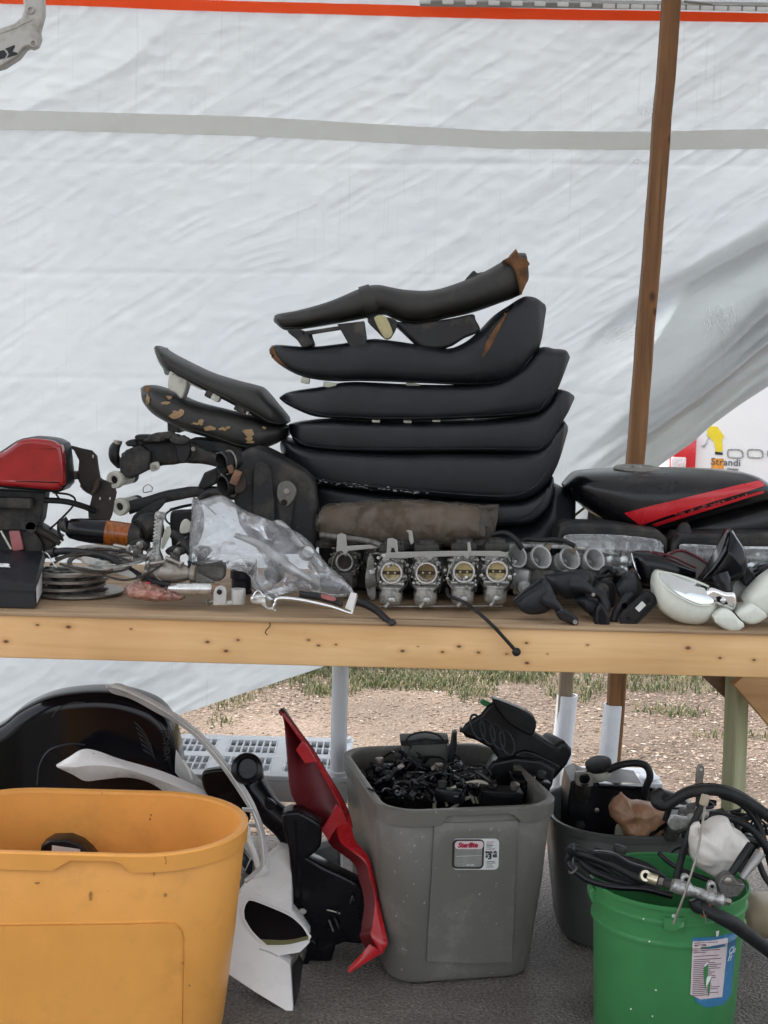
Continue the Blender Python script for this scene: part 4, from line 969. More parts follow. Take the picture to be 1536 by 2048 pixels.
# airbox
AY = 3.06
ab = thing('airbox', 'dusty dark grey airbox with two round rubber mouths, left of the seat stack', 'airbox', P(550, 1140, AY))
og = [(470, 914), (488, 902), (508, 896), (530, 903), (575, 924), (608, 944), (627, 962), (633, 1010), (638, 1075), (628, 1110), (520, 1110), (478, 1050), (466, 1000), (468, 950)]
abg = rough_up(pillow(og, AY, 0.16, 12, smooth=False, sub=4), 0.0015, 20, 4)
mk('body', abg, blackdusty, ab); trab = bvh(abg)
mk('body_rib', [pillow([(508, 930), (542, 940), (548, 1075), (512, 1068), (504, 1000)], AY - 0.012, 0.02, 6), pillow([(556, 975), (584, 978), (588, 1000), (580, 1060), (560, 1055)], AY - 0.008, 0.012, 4)], blackdusty, ab)
mk('boss_plate', [pillow([(558, 968), (575, 962), (590, 972), (592, 990), (576, 1012), (562, 1008), (554, 990)], AY - 0.012, 0.008, 2)], alu_dark, ab)
mk('boss_hole', lathe([(0.007, -0.0015), (0.007, 0.003)], P(568, 1005, AY - 0.0125), (0, 1, 0), 14), gloss, ab)
mk('boss_screw', lathe([(0.006, -0.004), (0.006, 0.004)], P(573, 982, AY - 0.0125), (0, 1, 0), 12), steel, ab)
for cx, cy in ((443, 926), (446, 972)):
    ax = Vector((0.75, 0.62, 0.1)).normalized(); o = P(cx, cy, AY - 0.01); q = PX(1, AY)
    mt = mk('mouth', lathe([(17 * q, 0.03), (18 * q, 0.001), (20 * q, -0.002), (23 * q, 0.0), (23.5 * q, 0.008), (21 * q, 0.012), (20 * q, 0.045)], o, ax, 28, caps=False), rubber, ab)
    mk('mouth_bore', lathe([(18 * q, 0.018), (0.1 * q, 0.0185)], o, ax, 24), gloss, mt)
    mk('clamp', torus(o + ax * 0.022, ax, 22.5 * q, 2.2 * q, 28, 6), steel, mt)
mk('clamp_screw', [pbox(472, 955, AY - 0.03, 16, 30, 0.02, 3, 0, 20, 0), pbox(462, 938, AY - 0.03, 10, 16, 0.02, 2, 0, -20, 0)], mat('rust brown', (0.16, 0.085, 0.05), 0.7, var=0.4, vs=60), ab)
mk('side_bracket', pillow([(470, 965), (486, 950), (492, 968), (486, 984), (470, 985)], AY - 0.02, 0.02, 3), steel_dark, ab)
mk('side_tube', ptube([(400, 1000, 3.1), (420, 985, 3.09), (446, 985, 3.08)], 8, 10), blackdusty, ab)
# amber turn signal
tsY = 3.0
ts = thing('turn_signal', 'black turn signal with an amber lens lying on its side under the frame', 'turn signal', P(205, 1085, tsY))
q = PX(1, tsY); o = P(133, 1056, tsY); ax = Vector((1, 0, -0.09)).normalized()
amber = mat('amber lens', (0.26, 0.065, 0.005), 0.14, var=0.55, vs=60, coat=0.3, stretch=(3, 1, 1), trans=0.15)
mk('housing', lathe([(2 * q, 0), (14 * q, 1 * q), (20 * q, 8 * q), (23 * q, 25 * q), (25 * q, 50 * q), (25.5 * q, 80 * q)], o, ax, 32), gloss, ts)
mk('lens', lathe([(25.2 * q, 80.5 * q), (25.5 * q, 100 * q), (24.5 * q, 128 * q)], o, ax, 32), amber, ts)
mk('end_cap', lathe([(25 * q, 128.5 * q), (25 * q, 140 * q), (21 * q, 150 * q), (9 * q, 155 * q)], o, ax, 32), blackdusty, ts)
mk('end_knob', ptube([(136, 1052, tsY), (130, 1054, tsY), (126, 1062, tsY)], [20, 16, 8], 14), blackdusty, ts)
mk('stem', ptube([(280, 1060, tsY), (300, 1050, tsY + .02), (312, 1075, tsY + .03)], [22, 26, 20], 12), blackdusty, ts)
# black box with white letters
bx = thing('parts_box', 'flat black cardboard box with a white mark on its lid, at the bench left corner', 'box', P(20, 1216, 2.84))
card = mat('black card', (0.010, 0.011, 0.014), 0.45, var=0.15, vs=20, dirt=(0.05, 0.05, 0.05), da=0.2)
c8 = [P(-90, 1211, 2.835), P(70, 1216, 2.835), P(68, 1168, 2.835), P(-90, 1160, 2.835), P(-90, 1172, 3.05), P(90, 1177, 3.05), P(86, 1105, 3.05), P(-90, 1099, 3.05)]
mk('carton', hexa(c8), card, bx, smooth=0)
lid = [P(-90, 1176, 2.829), P(71, 1183, 2.829), P(69, 1166, 2.829), P(-90, 1158, 2.829), P(-90, 1118, 3.055), P(90, 1123, 3.055), P(87, 1103, 3.055), P(-90, 1097, 3.055)]
mk('lid', hexa(lid), card, bx, smooth=0)
mk('side_label', hexa([P(74, 1206, 2.848), P(85, 1182, 2.99), P(84, 1142, 2.99), P(73, 1176, 2.848), P(73.2, 1206, 2.848), P(84.2, 1182, 2.99), P(83.2, 1142, 2.99), P(72.2, 1176, 2.848)]), mat('white sticker', (0.7, 0.7, 0.7), 0.5, var=0.05), bx, smooth=0)
trl = bvh(hexa(lid)); o1 = cast(trl, -14, 1136, 0.004); o2 = cast(trl, 20, 1137, 0.004); o3 = cast(trl, -14, 1122, 0.004)
whitep = mat('white print', (0.75, 0.75, 0.75), 0.5, var=0.03)
mk('lettering', text_geo('FR', (o2 - o1).length * 0.8, o1, o2 - o1, o3 - o1, 0.3, 0.004, 1.0, 0.0002), whitep, bx)
# brake discs
def brake_disc(c, r, r_in, tilt, label, m_=None, th=0.0045, carrier=True):
    t_ = thing('brake_disc', label, 'brake disc', c, 'brake discs piled beside the black box')
    M_ = rot(*tilt); ax = M_ @ Vector((0, 0, 1))
    mk('rotor', lathe([(r_in, -th / 2), (r, -th / 2), (r, th / 2), (r_in, th / 2), (r_in, -th / 2)], c, ax, 56, caps=False), m_ or steel, t_)
    if carrier:
        gs = [lathe([(r_in * 0.42, -0.003), (r_in * 0.62, -0.003), (r_in * 0.62, 0.004), (r_in * 0.42, 0.004), (r_in * 0.42, -0.003)], c, ax, 32, caps=False)]
        for k in range(6):
            rm = M_ @ rot(0, 0, k * 60 + 20); gs.append(box(Vector(c) + rm @ Vector((r_in * 0.82, 0, 0.002)), (r_in * 0.45, 0.016, 0.005), 0.001, rm, 1))
        mk('carrier', gs, alu_dark, t_)
    return t_
d0 = G(150, 1186, zb)
brake_disc(d0 + Vector((0, 0.0, 0.006)), 0.106, 0.07, (0, 1, 0), 'wide rusty brake disc lying flat on the bench, bottom of its pile')
for k, (dx, dz, r, tl_, lb) in enumerate(((-0.028, 0.020, 0.092, (2, 0, 0), 'worn brake disc, second from the bottom of its pile'), (-0.020, 0.033, 0.090, (0, -2, 0), 'worn brake disc in the middle of its pile'), (-0.026, 0.046, 0.087, (-1, 1, 0), 'brake disc on top of the pile right of the black box'))):
    brake_disc(d0 + Vector((dx, 0.012, dz)), r, 0.058, tl_, lb, th=0.006)
brake_disc(G(203, 1108, zb + 0.045), 0.075, 0.050, (8, 5, 0), 'dark thin brake disc leaning at the back, behind the pile of discs', steel)
hs_ = thing('rubber_hose', 'grey black rubber hose lying across the brake discs', 'hose', P(200, 1150, 2.93))
mk('hose', ptube([(96, 1108, 2.98), (130, 1102, 2.96), (175, 1106, 2.94), (217, 1115, 2.92), (262, 1142, 2.90), (300, 1162, 2.88), (340, 1170, 2.88)], 7.5, 10), rubber, hs_)
mk('hose_cuff', ptube([(96, 1108, 2.98), (112, 1104, 2.97)], 10, 12), rubber, hs_)
# flat links and strips among the discs
st = thing('metal_strap', 'flat dull metal strap with round ends lying over the brake discs', 'strap', P(200, 1140, 2.9))
mk('strap', pillow([(162, 1118), (170, 1113), (200, 1120), (226, 1130), (224, 1137), (196, 1134), (166, 1126)], 2.89, 0.006, 1.5), alu, st)
mk('strap_plate', pillow([(226, 1128), (250, 1135), (278, 1155), (276, 1160), (240, 1150), (226, 1142)], 2.885, 0.004, 1, smooth=False), grey_paint, st)
wh = mk('thin_wire', ptube([(85, 1103, 2.92), (95, 1108, 2.9), (105, 1124, 2.89), (113, 1135, 2.88)], 1.3, 5), alu_bright, label='thin pale wire bent over the top brake disc', cat='wire')
# left background bits: red-grey reflector and lever stub
rfm = mat('faded red plastic', (0.36, 0.12, 0.12), 0.4, var=0.2, vs=20)
rb = thing('side_reflector', 'faded red reflector in a dark holder, above the black box', 'reflector', P(45, 1100, 3.08))
mk('reflector', pbox(33, 1080, 3.06, 22, 42, 0.01, 2, 0, -12, 0), rfm, rb)
mk('holder', pillow([(38, 1056), (60, 1050), (86, 1090), (84, 1108), (48, 1108)], 3.065, 0.05, 4, smooth=False), blackdusty, rb)
mk('wire', ptube([(2, 1062, 3.04), (12, 1080, 3.03), (22, 1098, 3.03)], 2, 6), white_nylon, rb)
sw = thing('switch_pod', 'dark brown handlebar lever stub behind the reflector', 'lever', P(20, 1045, 3.1))
mk('lever', ptube([(-20, 1020, 3.07), (20, 1035, 3.07), (60, 1052, 3.07), (95, 1070, 3.07), (120, 1088, 3.07)], [10, 12, 9, 8, 5], 10), steel_dark, sw)
mk('pivot', lathe([(0.012, -0.01), (0.012, 0.014)], P(64, 1054, 3.06), (0, 1, 0), 16), blackdusty, sw)

# more of the tangle between the box and the bag
g0 = random.Random(91)
for k, (x, y, r, ri, lb) in enumerate(((236, 1122, 0.062, 0.050, 'thin pale clutch plate ring leaning at the back of the disc heap'), (262, 1110, 0.050, 0.036, 'small dark ring plate wedged under the turn signal'), (186, 1128, 0.055, 0.046, 'narrow steel ring lying across the top brake disc'))):
    t_ = thing('steel_ring', lb, 'ring', G(x, y + 8, zb), 'steel rings in the disc heap')
    M_ = rot(g0.uniform(4, 16), g0.uniform(-10, 10), 0); c = P(x, y, 2.93 + k * 0.02)
    mk('ring', lathe([(ri, -0.002), (r, -0.002), (r, 0.002), (ri, 0.002), (ri, -0.002)], c, M_ @ Vector((0, 0, 1)), 48, caps=False), (alu, alu_dark, steel)[k], t_)
    mk('inner_lip', torus(c, M_ @ Vector((0, 0, 1)), ri, 0.0022, 40, 6), alu_dark, t_)
cbn = thing('control_cable', 'thin black control cable coiled over the brake discs', 'cable', G(170, 1130, zb))
for pts, rq in (([(100, 1130, 2.9), (140, 1112, 2.92), (210, 1110, 2.93), (262, 1124, 2.9), (240, 1142, 2.86), (170, 1140, 2.85), (120, 1128, 2.88)], 2.6), ([(110, 1118, 2.92), (180, 1100, 2.95), (250, 1104, 2.95), (300, 1124, 2.92)], 3), ([(205, 1150, 2.85), (248, 1160, 2.84), (290, 1150, 2.86), (325, 1128, 2.88)], 2.4)):
    mk('cable', ptube(pts, rq, 7), g0.choice((rubber, steel_dark)), cbn)
names = [('bolt', 'dirty steel bolt lying in the junk %s', 'bolt')]
where = ('beside the hub of the grey casting', 'under the rubber hose end', 'between the footpeg and plastic bag', 'at the foot of the amber signal', 'behind the pinkish bag', 'left of the pale clamp')
for (x, y), w in zip(((300, 1128), (332, 1172), (360, 1128), (256, 1096), (282, 1158), (418, 1204)), where):
    t_ = thing('bolt', 'dirty steel bolt lying ' + w, 'bolt', G(x, y + 4, zb), 'loose bolts in the left heap')
    c = P(x, y, 2.88); ax = Vector((g0.uniform(-1, 1), g0.uniform(-.4, .4), g0.uniform(-.1, .3))).normalized()
    mk('shank', lathe([(0.004, 0), (0.004, 0.034), (0.003, 0.036)], c, ax, 12), steel, t_); mk('head', lathe([(0.0075, -0.006), (0.0075, 0.0)], c, ax, 6), alu, t_)
for x, y, w, h, lb in ((276, 1090, 40, 22, 'small dark clamp half under the turn signal'), (404, 1106, 36, 26, 'dark ribbed casting behind the plastic bag edge'), (350, 1104, 34, 20, 'grimy bracket lump behind the serrated footpeg')):
    t_ = thing('bracket_lump', lb, 'bracket', G(x, y + 40, zb), 'lumps of bracket in the left heap')
    mk('casting', rough_up(pillow(blob_outline(x, y, w, h, int(x), 9, 0.25), 2.97, 0.04, 3), 0.002, 50, x), g0.choice((alu_dark, steel, blackdusty)), t_)
    mk('boss', lathe([(0.004, -0.004), (0.008, -0.002), (0.008, 0.01)], P(x + 4, y, 2.965), (0.2, 1, 0.2), 14), alu, t_)
    mk('prop', box(P(x, y + 16, 2.98), (0.02, 0.02, 0.04), 0.003), alu_dark, t_)
# ------------------------------------------------------------------ middle of the bench
def film(name, tint, milk, rough=0.12, bump=0.6, bs=14, haze=(0.75, 0.77, 0.8), glint=1.0):
    """thin wrinkled plastic film: mostly see-through, milky, with sharp glints"""
    m, N, L, b = node_mat(name)
    tr = N.new('ShaderNodeBsdfTransparent'); tr.inputs[0].default_value = (*tint, 1)
    df = N.new('ShaderNodeBsdfDiffuse'); df.inputs[0].default_value = (*haze, 1)
    gl = N.new('ShaderNodeBsdfGlossy'); gl.inputs[0].default_value = (1, 1, 1, 1); gl.inputs['Roughness'].default_value = rough
    tc = N.new('ShaderNodeTexCoord'); nz = N.new('ShaderNodeTexNoise'); nz.inputs['Scale'].default_value = bs; nz.inputs['Detail'].default_value = 5; nz.inputs['Distortion'].default_value = 1.2
    L.new(tc.outputs['Object'], nz.inputs['Vector'])
    bp = N.new('ShaderNodeBump'); bp.inputs['Strength'].default_value = bump; bp.inputs['Distance'].default_value = 0.02; L.new(nz.outputs[0], bp.inputs['Height'])
    for s in (df, gl): L.new(bp.outputs[0], s.inputs['Normal'])
    m1 = N.new('ShaderNodeMixShader'); L.new(tr.outputs[0], m1.inputs[1]); L.new(df.outputs[0], m1.inputs[2])
    n2 = N.new('ShaderNodeTexNoise'); n2.inputs['Scale'].default_value = bs * 1.6; n2.inputs['Detail'].default_value = 7; n2.inputs['Distortion'].default_value = 2.0; L.new(tc.outputs['Object'], n2.inputs['Vector'])
    r1 = N.new('ShaderNodeMapRange'); r1.inputs['From Min'].default_value = 0.35; r1.inputs['From Max'].default_value = 0.72; r1.inputs['To Min'].default_value = milk * 0.35; r1.inputs['To Max'].default_value = min(1, milk * 1.9); L.new(n2.outputs[0], r1.inputs['Value']); L.new(r1.outputs[0], m1.inputs[0])
    fr_ = N.new('ShaderNodeFresnel'); fr_.inputs[0].default_value = 1.5; L.new(bp.outputs[0], fr_.inputs['Normal'])
    m2 = N.new('ShaderNodeMixShader'); gm_ = N.new('ShaderNodeMath'); gm_.operation = 'MULTIPLY'; gm_.inputs[1].default_value = glint; L.new(fr_.outputs[0], gm_.inputs[0]); L.new(gm_.outputs[0], m2.inputs[0]); L.new(m1.outputs[0], m2.inputs[1]); L.new(gl.outputs[0], m2.inputs[2])
    L.new(m2.outputs[0], N['Material Output'].inputs[0]); return m
clear_film = film('clear plastic film', (0.92, 0.93, 0.94), 0.19, 0.08, 0.45, 11)
dirty_film = film('dirty clear film', (0.60, 0.54, 0.46), 0.14, 0.38, 0.35, 14, (0.36, 0.325, 0.27), 0.28)
red_film = film('pinkish film', (0.85, 0.55, 0.48), 0.35, 0.15, 0.7, 22, (0.62, 0.36, 0.28))
# crumpled clear bag: closed puffy surface over a few levers
bagY = 2.93
bg_ = thing('plastic_bag', 'crumpled clear plastic bag of loose metal parts in front of the airbox', 'plastic bag', G(560, 1180, zb))
o1 = [(384, 1000), (395, 1001), (440, 993), (470, 1006), (520, 1030), (600, 1062), (640, 1100), (680, 1150), (713, 1185), (672, 1193), (600, 1181), (545, 1193), (512, 1172), (505, 1146), (470, 1134), (440, 1128), (415, 1118), (382, 1122), (379, 1065)]
def puffy(outline, Y, depth, amp, freq, seed, nr=12, n=90, fold=0.0):
    """inflated crumpled bag over a photo outline"""
    o = catmull(outline, n, True); c = o.mean(0); V = []
    Y0 = Y; Y = P(768, 1024, Y0).y
    W = np.array([tuple(P(a[0], a[1], Y0)) for a in o]); wc = W.mean(0)
    rs_ = []
    for side in (-1, 1):
        seq = range(nr, 0, -1) if side > 0 else range(1, nr + 1)
        for k in seq:
            t_ = k / nr
            ring = []
            for p in W:
                q = wc + (p - wc) * t_
                y = Y + side * depth / 2 * (1 - t_ ** 2.2) ** 0.5
                ring.append(Vector((q[0], y, q[2])))
            rs_.append(ring)
    rs_ = rs_[:nr] + rs_[nr + 1:]
    V, Fc = rings(rs_)
    out = []
    s = Vector((seed, seed * 1.3, seed * 0.7))
    for v in V:
        d = Vector((0, 0, 0))
        for f, a in ((freq, amp), (freq * 2.1, amp * 0.5), (freq * 4.3, amp * 0.12)):
            w = noise.noise(v * f + s); w2 = noise.noise(v * f + s * 2.2)
            d += Vector((0.35 * (abs(w2) * 2 - 0.6), 1.0 * (abs(w) * 2 - 0.6), 0.35 * (abs(w2) * 2 - .6))) * a
        out.append(v + d)
    return out, Fc
mk('film', puffy(o1, bagY + 0.02, 0.12, 0.017, 7.5, 4, nr=22, n=160), clear_film, bg_, smooth=180)
inner = mat('grey metal in the bag', (0.42, 0.42, 0.40), 0.35, metal=0.7, var=0.35, vs=40, bump=0.3, bs=120)
mk('loose_part', ptube([(470, 1070, bagY + .03), (520, 1090, bagY + .02), (570, 1130, bagY), (620, 1160, bagY)], [5, 9, 12, 8], 10), inner, bg_)
mk('loose_part', ptube([(540, 1060, bagY + .04), (560, 1050, bagY + .04), (600, 1090, bagY + .03), (640, 1140, bagY + .02)], [8, 10, 7, 6], 10), inner, bg_)
mk('loose_part', rough_up(pbox(552, 1120, bagY + 0.03, 40, 34, 0.04, 6, 10, 30, 20), 0.004, 60, 3), inner, bg_)
mk('loose_part', lathe([(0.004, 0), (0.014, 0.0), (0.017, 0.012), (0.012, 0.03), (0.004, 0.03)], P(610, 1108, bagY + .02), (0.3, -1, 0.3), 18), inner, bg_)
mk('loose_part', lathe([(0.008, 0), (0.02, 0.002), (0.02, 0.02), (0.008, 0.024)], P(545, 1150, bagY), (0.5, -1, 0.5), 18), alu_dark, bg_)
# dusty brown bag rolled round something long
pk = thing('wrapped_bundle', 'long brown bundle wrapped in dirty clear plastic in front of the seat stack', 'bundle', P(815, 1120, 3.09))
bn = mat('brown wrapped paper', (0.15, 0.12, 0.095), 0.7, var=0.45, vs=16, bump=0.5, bs=40, dirt=(0.26, 0.22, 0.175), da=0.5, ds=10)
TT = [(640, 1022), (660, 1013), (720, 1007), (800, 1004), (870, 1005), (930, 1010), (955, 1016)]
BB_ = [(640, 1060), (660, 1084), (720, 1092), (800, 1095), (870, 1093), (930, 1090), (955, 1080)]
mk('contents', rough_up(slab(TT, BB_, 3.09, [0.06, 0.1, 0.12, 0.12, 0.12, 0.11, 0.08], 2.4, 50, 30), 0.004, 24, 5), bn, pk)
mk('film', rough_up(slab([(634, 1030), (650, 1010), (720, 1003), (800, 1000), (870, 1001), (930, 1008), (960, 1012), (998, 1009)], [(634, 1062), (650, 1088), (720, 1096), (800, 1100), (870, 1098), (930, 1094), (965, 1086), (984, 1076)], 3.088, [0.07, 0.115, 0.135, 0.135, 0.135, 0.125, 0.09, 0.07], 2.3, 70, 36), 0.006, 30, 8), dirty_film, pk, smooth=180)
# supports below the bundle (dark foam block)
mk('tray', box(P(800, 1130, 3.12), (0.30, 0.12, 0.09), 0.006), blackdusty, pk)

# ---- carburettor banks
brass_dark = mat('stained brass', (0.26, 0.19, 0.10), 0.45, metal=0.4, var=0.4, vs=60, dirt=(0.06, 0.04, 0.02), da=0.6, ds=45)
def carb(parent, cx, cy, Y, s, face_cap=True, brass_on=True, seed=0, yaw=0.0, bowl=True, dark=False, pitch=0.0):
    """one carburettor: throat centred on pixel (cx,cy) at depth Y; s = metres per photo pixel"""
    g = random.Random(seed); o = P(cx, cy, Y); M_ = rot(pitch, 0, yaw)
    L_ = lambda x, y, z: o + M_ @ Vector((x * s, y * s, z * s))
    D = lambda x, y, z: M_ @ Vector((x, y, z))
    md = alu_dark if dark else alu
    body = [box(L_(0, 50, 0), (50 * s, 64 * s, 44 * s), 5 * s, M_), lathe([(24 * s, 0), (24.5 * s, 18 * s), (20 * s, 30 * s)], L_(0, 16, 0), D(0, 1, 0), 26),
            box(L_(0, 40, 27), (46 * s, 54 * s, 22 * s), 5 * s, M_), box(L_(-26, 30, 2), (14 * s, 26 * s, 20 * s), 4 * s, M_), box(L_(0, 40, -24), (54 * s, 60 * s, 8 * s), 3 * s, M_),
            box(L_(26, 36, 12), (14 * s, 18 * s, 14 * s), 4 * s, M_)]
    for k in range(5):
        body.append(lathe([(3.2 * s, 0), (3.2 * s, 8 * s), (2 * s, 8 * s)], L_(g.uniform(-34, 34), g.uniform(4, 14), g.uniform(12, 34) * g.choice((1, 1, -0.6))), D(g.uniform(-.5, .5), -1, g.uniform(-.3, .3)), 10))
    for k in range(4):
        body.append(box(L_(g.uniform(-30, 30), g.uniform(6, 14), g.uniform(16, 40)), (g.uniform(6, 16) * s, 8 * s, g.uniform(3, 6) * s), 1 * s, M_, 1))
    for k in range(22):
        a_ = g.uniform(0, 6.28); rr_ = g.uniform(27, 40)
        p_ = (rr_ * math.cos(a_), g.uniform(6, 20), rr_ * math.sin(a_) * 0.9 + 2)
        if g.random() < 0.5: body.append(box(L_(*p_), (g.uniform(4, 12) * s, g.uniform(6, 14) * s, g.uniform(3, 9) * s), 1.2 * s, M_ @ rot(0, g.uniform(-40, 40), 0), 1))
        else: body.append(lathe([(g.uniform(2, 4.5) * s, 0), (g.uniform(2, 4.5) * s, 9 * s), (1.4 * s, 11 * s)], L_(*p_), D(g.uniform(-.8, .8), -1, g.uniform(-.8, .8)), 9))
    c_ = mk('carburetor', body, alu if not dark else alu_dark, parent)
    for k, sg_ in enumerate((-1, 1, 1)): mk('overflow_tube', tube([L_(sg_ * g.uniform(16, 30), 10, 30), L_(sg_ * g.uniform(29, 34), 4, 8 + g.uniform(-8, 8)), L_(sg_ * g.uniform(28, 33), 4, -20), L_(sg_ * g.uniform(16, 30), 6, -40)], g.uniform(1.2, 2.4) * s, 7), g.choice((rubber, steel, blackp)), c_)
    mk('throat', lathe([(17.5 * s, 14 * s), (18 * s, 0.5 * s), (18.8 * s, -1.5 * s), (22 * s, -1.5 * s), (23 * s, 0.5 * s), (23 * s, 7 * s)], L_(0, 0, 0), D(0, 1, 0), 32, caps=False), alu_bright if not dark else alu, c_)
    mk('butterfly', lathe([(17.4 * s, 13 * s), (17.2 * s, 12 * s), (0.1 * s, 12 * s)], L_(0, 0, 0), D(g.uniform(-.12, .12), 1, g.uniform(-.1, .22)), 28), (brass_dark if seed == 2 else brass) if brass_on else steel_dark, c_)
    if brass_on:
        mk('throttle_shaft', [box(L_(0, 11, -1), (34 * s, 3 * s, 7 * s), 1 * s, M_, 1)], steel_dark, c_)
        for q in (-7, 7): mk('screw', lathe([(2.2 * s, 0), (2.2 * s, 1.5 * s)], L_(q, 9.4, -1), D(0, -1, 0), 10), brass, c_)
    if bowl:
        mk('float_bowl', [pbowl for pbowl in (rings([[L_(x * w_, 34 + y * d_, z) for x, y in [(math.copysign(abs(math.cos(a)) ** .55, math.cos(a)), math.copysign(abs(math.sin(a)) ** .55, math.sin(a))) for a in np.linspace(0, 2 * math.pi, 28, endpoint=False)]] for w_, d_, z in ((26, 30, -28), (26.5, 31, -31), (26.5, 31, -34), (24, 28, -35), (24, 28, -58), (22.5, 26, -64), (18, 22, -68))]),)], md, c_)
        mk('drain_boss', [lathe([(9 * s, 0), (8 * s, 8 * s), (5 * s, 10 * s)], L_(2, 6, -56), D(0, -1, -0.2), 18), lathe([(4 * s, 0), (4 * s, 16 * s), (2.5 * s, 18 * s)], L_(-2, 4, -60), D(-0.5, -0.6, -0.5), 12)], alu, c_)
        mk('bowl_flange', rings([[L_(x * w_, 34 + y * d_, z) for x, y in [(math.copysign(abs(math.cos(a)) ** .4, math.cos(a)), math.copysign(abs(math.sin(a)) ** .4, math.sin(a))) for a in np.linspace(0, 2 * math.pi, 28, endpoint=False)]] for w_, d_, z in ((29, 33, -27), (29, 33, -30))]), alu_dark, c_)
        for q in (-24, 24): mk('screw', lathe([(3.4 * s, 0), (3.4 * s, 6 * s)], L_(q, 10, -32), D(0, 0, 1), 10), steel, c_)
    if face_cap:
        mk('cap', [box(L_(0, 44, 46), (52 * s, 52 * s, 18 * s), 6 * s, M_), lathe([(20 * s, 0), (18 * s, 8 * s), (6 * s, 10 * s)], L_(0, 44, 54), D(0, 0, 1), 20)], blackdusty, c_)
    return c_
CY = 2.915; cs = CY / F
cr1 = thing('carburetor_rack', 'rack of four silver carburettors with brass butterflies facing forward, at the bench front', 'carburetors', G(880, 1215, zb), 'carburettor racks')
for i, (x, y) in enumerate(((783, 1146), (853, 1146), (928, 1144), (994, 1143))): carb(cr1, x, y, CY, cs, seed=i + 1)
brk2 = mat('dull steel bracket', (0.34, 0.34, 0.32), 0.4, metal=0.8, var=0.12, vs=30, dirt=(0.16, 0.14, 0.11), da=0.3, ds=30)
mk('top_bracket', [pillow([(770, 1106), (800, 1104), (900, 1102), (1000, 1102), (1013, 1106), (1012, 1114), (940, 1112), (936, 1120), (928, 1112), (868, 1114), (860, 1122), (850, 1114), (800, 1117), (772, 1117)], CY - 0.006, 0.004, 1, smooth=False)], brk2, cr1)
for pts in ([(773, 1105), (775, 1078), (784, 1076), (794, 1080), (796, 1104), (806, 1116), (794, 1118), (788, 1096), (783, 1096), (780, 1112)], [(818, 1080), (817, 1066), (812, 1062), (818, 1060), (824, 1062), (828, 1085), (822, 1090)], [(936, 1104), (935, 1086), (940, 1084), (943, 1104), (948, 1114), (932, 1112)]):
    mk('bracket_lug', pillow(pts, CY - 0.002, 0.004, 1, smooth=False), brk2, cr1)
mk('link_rod', ptube([(760, 1213, CY + .02), (1005, 1212, CY + .02)], 2, 8), steel, cr1)
mk('link_rod', ptube([(745, 1140, CY + .03), (1010, 1140, CY + .03)], 4, 8), alu_dark, cr1)
for x in (818, 892, 962): mk('spring', [torus(P(x, 1142, CY + .02) + Vector((k * 0.004 - .008, 0, 0)), (1, 0.1, 0), 6 * cs, 1.1 * cs, 14, 5) for k in range(5)], steel, cr1)
mk('end_casting', [lathe([(6 * cs, 0), (26 * cs, 2 * cs), (28 * cs, 10 * cs), (24 * cs, 14 * cs), (18 * cs, 30 * cs)], P(734, 1155, CY + .03), (1, -0.2, 0), 24), pillow([(735, 1120), (748, 1118), (752, 1190), (742, 1200), (733, 1180)], CY + 0.01, 0.05, 3)], alu_dark, cr1)
mk('choke_bar', [ptube([(640, 1070, 2.99), (735, 1082, 2.98), (770, 1095, 2.96)], 6, 10)], alu_dark, cr1)
# second rack, half hidden behind it
C2 = 3.00
cr2 = thing('carburetor_rack', 'grimy dark carburettor rack with one open throat, half hidden between the clear bag and the front rack', 'carburetors', G(690, 1190, zb), 'carburettor racks')
cr2['label'] = 'grimy carburettor rack half hidden behind the right edge of the clear plastic bag'
carb(cr2, 689, 1124, C2, C2 / F * 0.82, brass_on=False, seed=11, dark=True, yaw=-12)
carb(cr2, 752, 1122, C2 + 0.03, C2 / F * 0.8, brass_on=False, seed=12, dark=True)
mk('top_bracket', pillow([(673, 1093), (675, 1070), (683, 1066), (692, 1070), (694, 1092), (760, 1088), (762, 1096), (697, 1102), (690, 1112), (684, 1102), (672, 1104)], C2 - 0.025, 0.004, 1, smooth=False), brk2, cr2)
for i, (x, y, w, h) in enumerate(((650, 1085, 40, 14), (735, 1078, 60, 16), (800, 1082, 70, 20), (860, 1082, 60, 18), (960, 1085, 60, 18))):
    mk('diaphragm_cover', lathe([(PX(w / 2, C2), 0), (PX(w / 2, C2), PX(h * .6, C2)), (PX(w / 3, C2), PX(h, C2))], P(x, y + h / 2, C2 + 0.06), (0.1, -0.1, 1), 22), blackdusty, cr2)
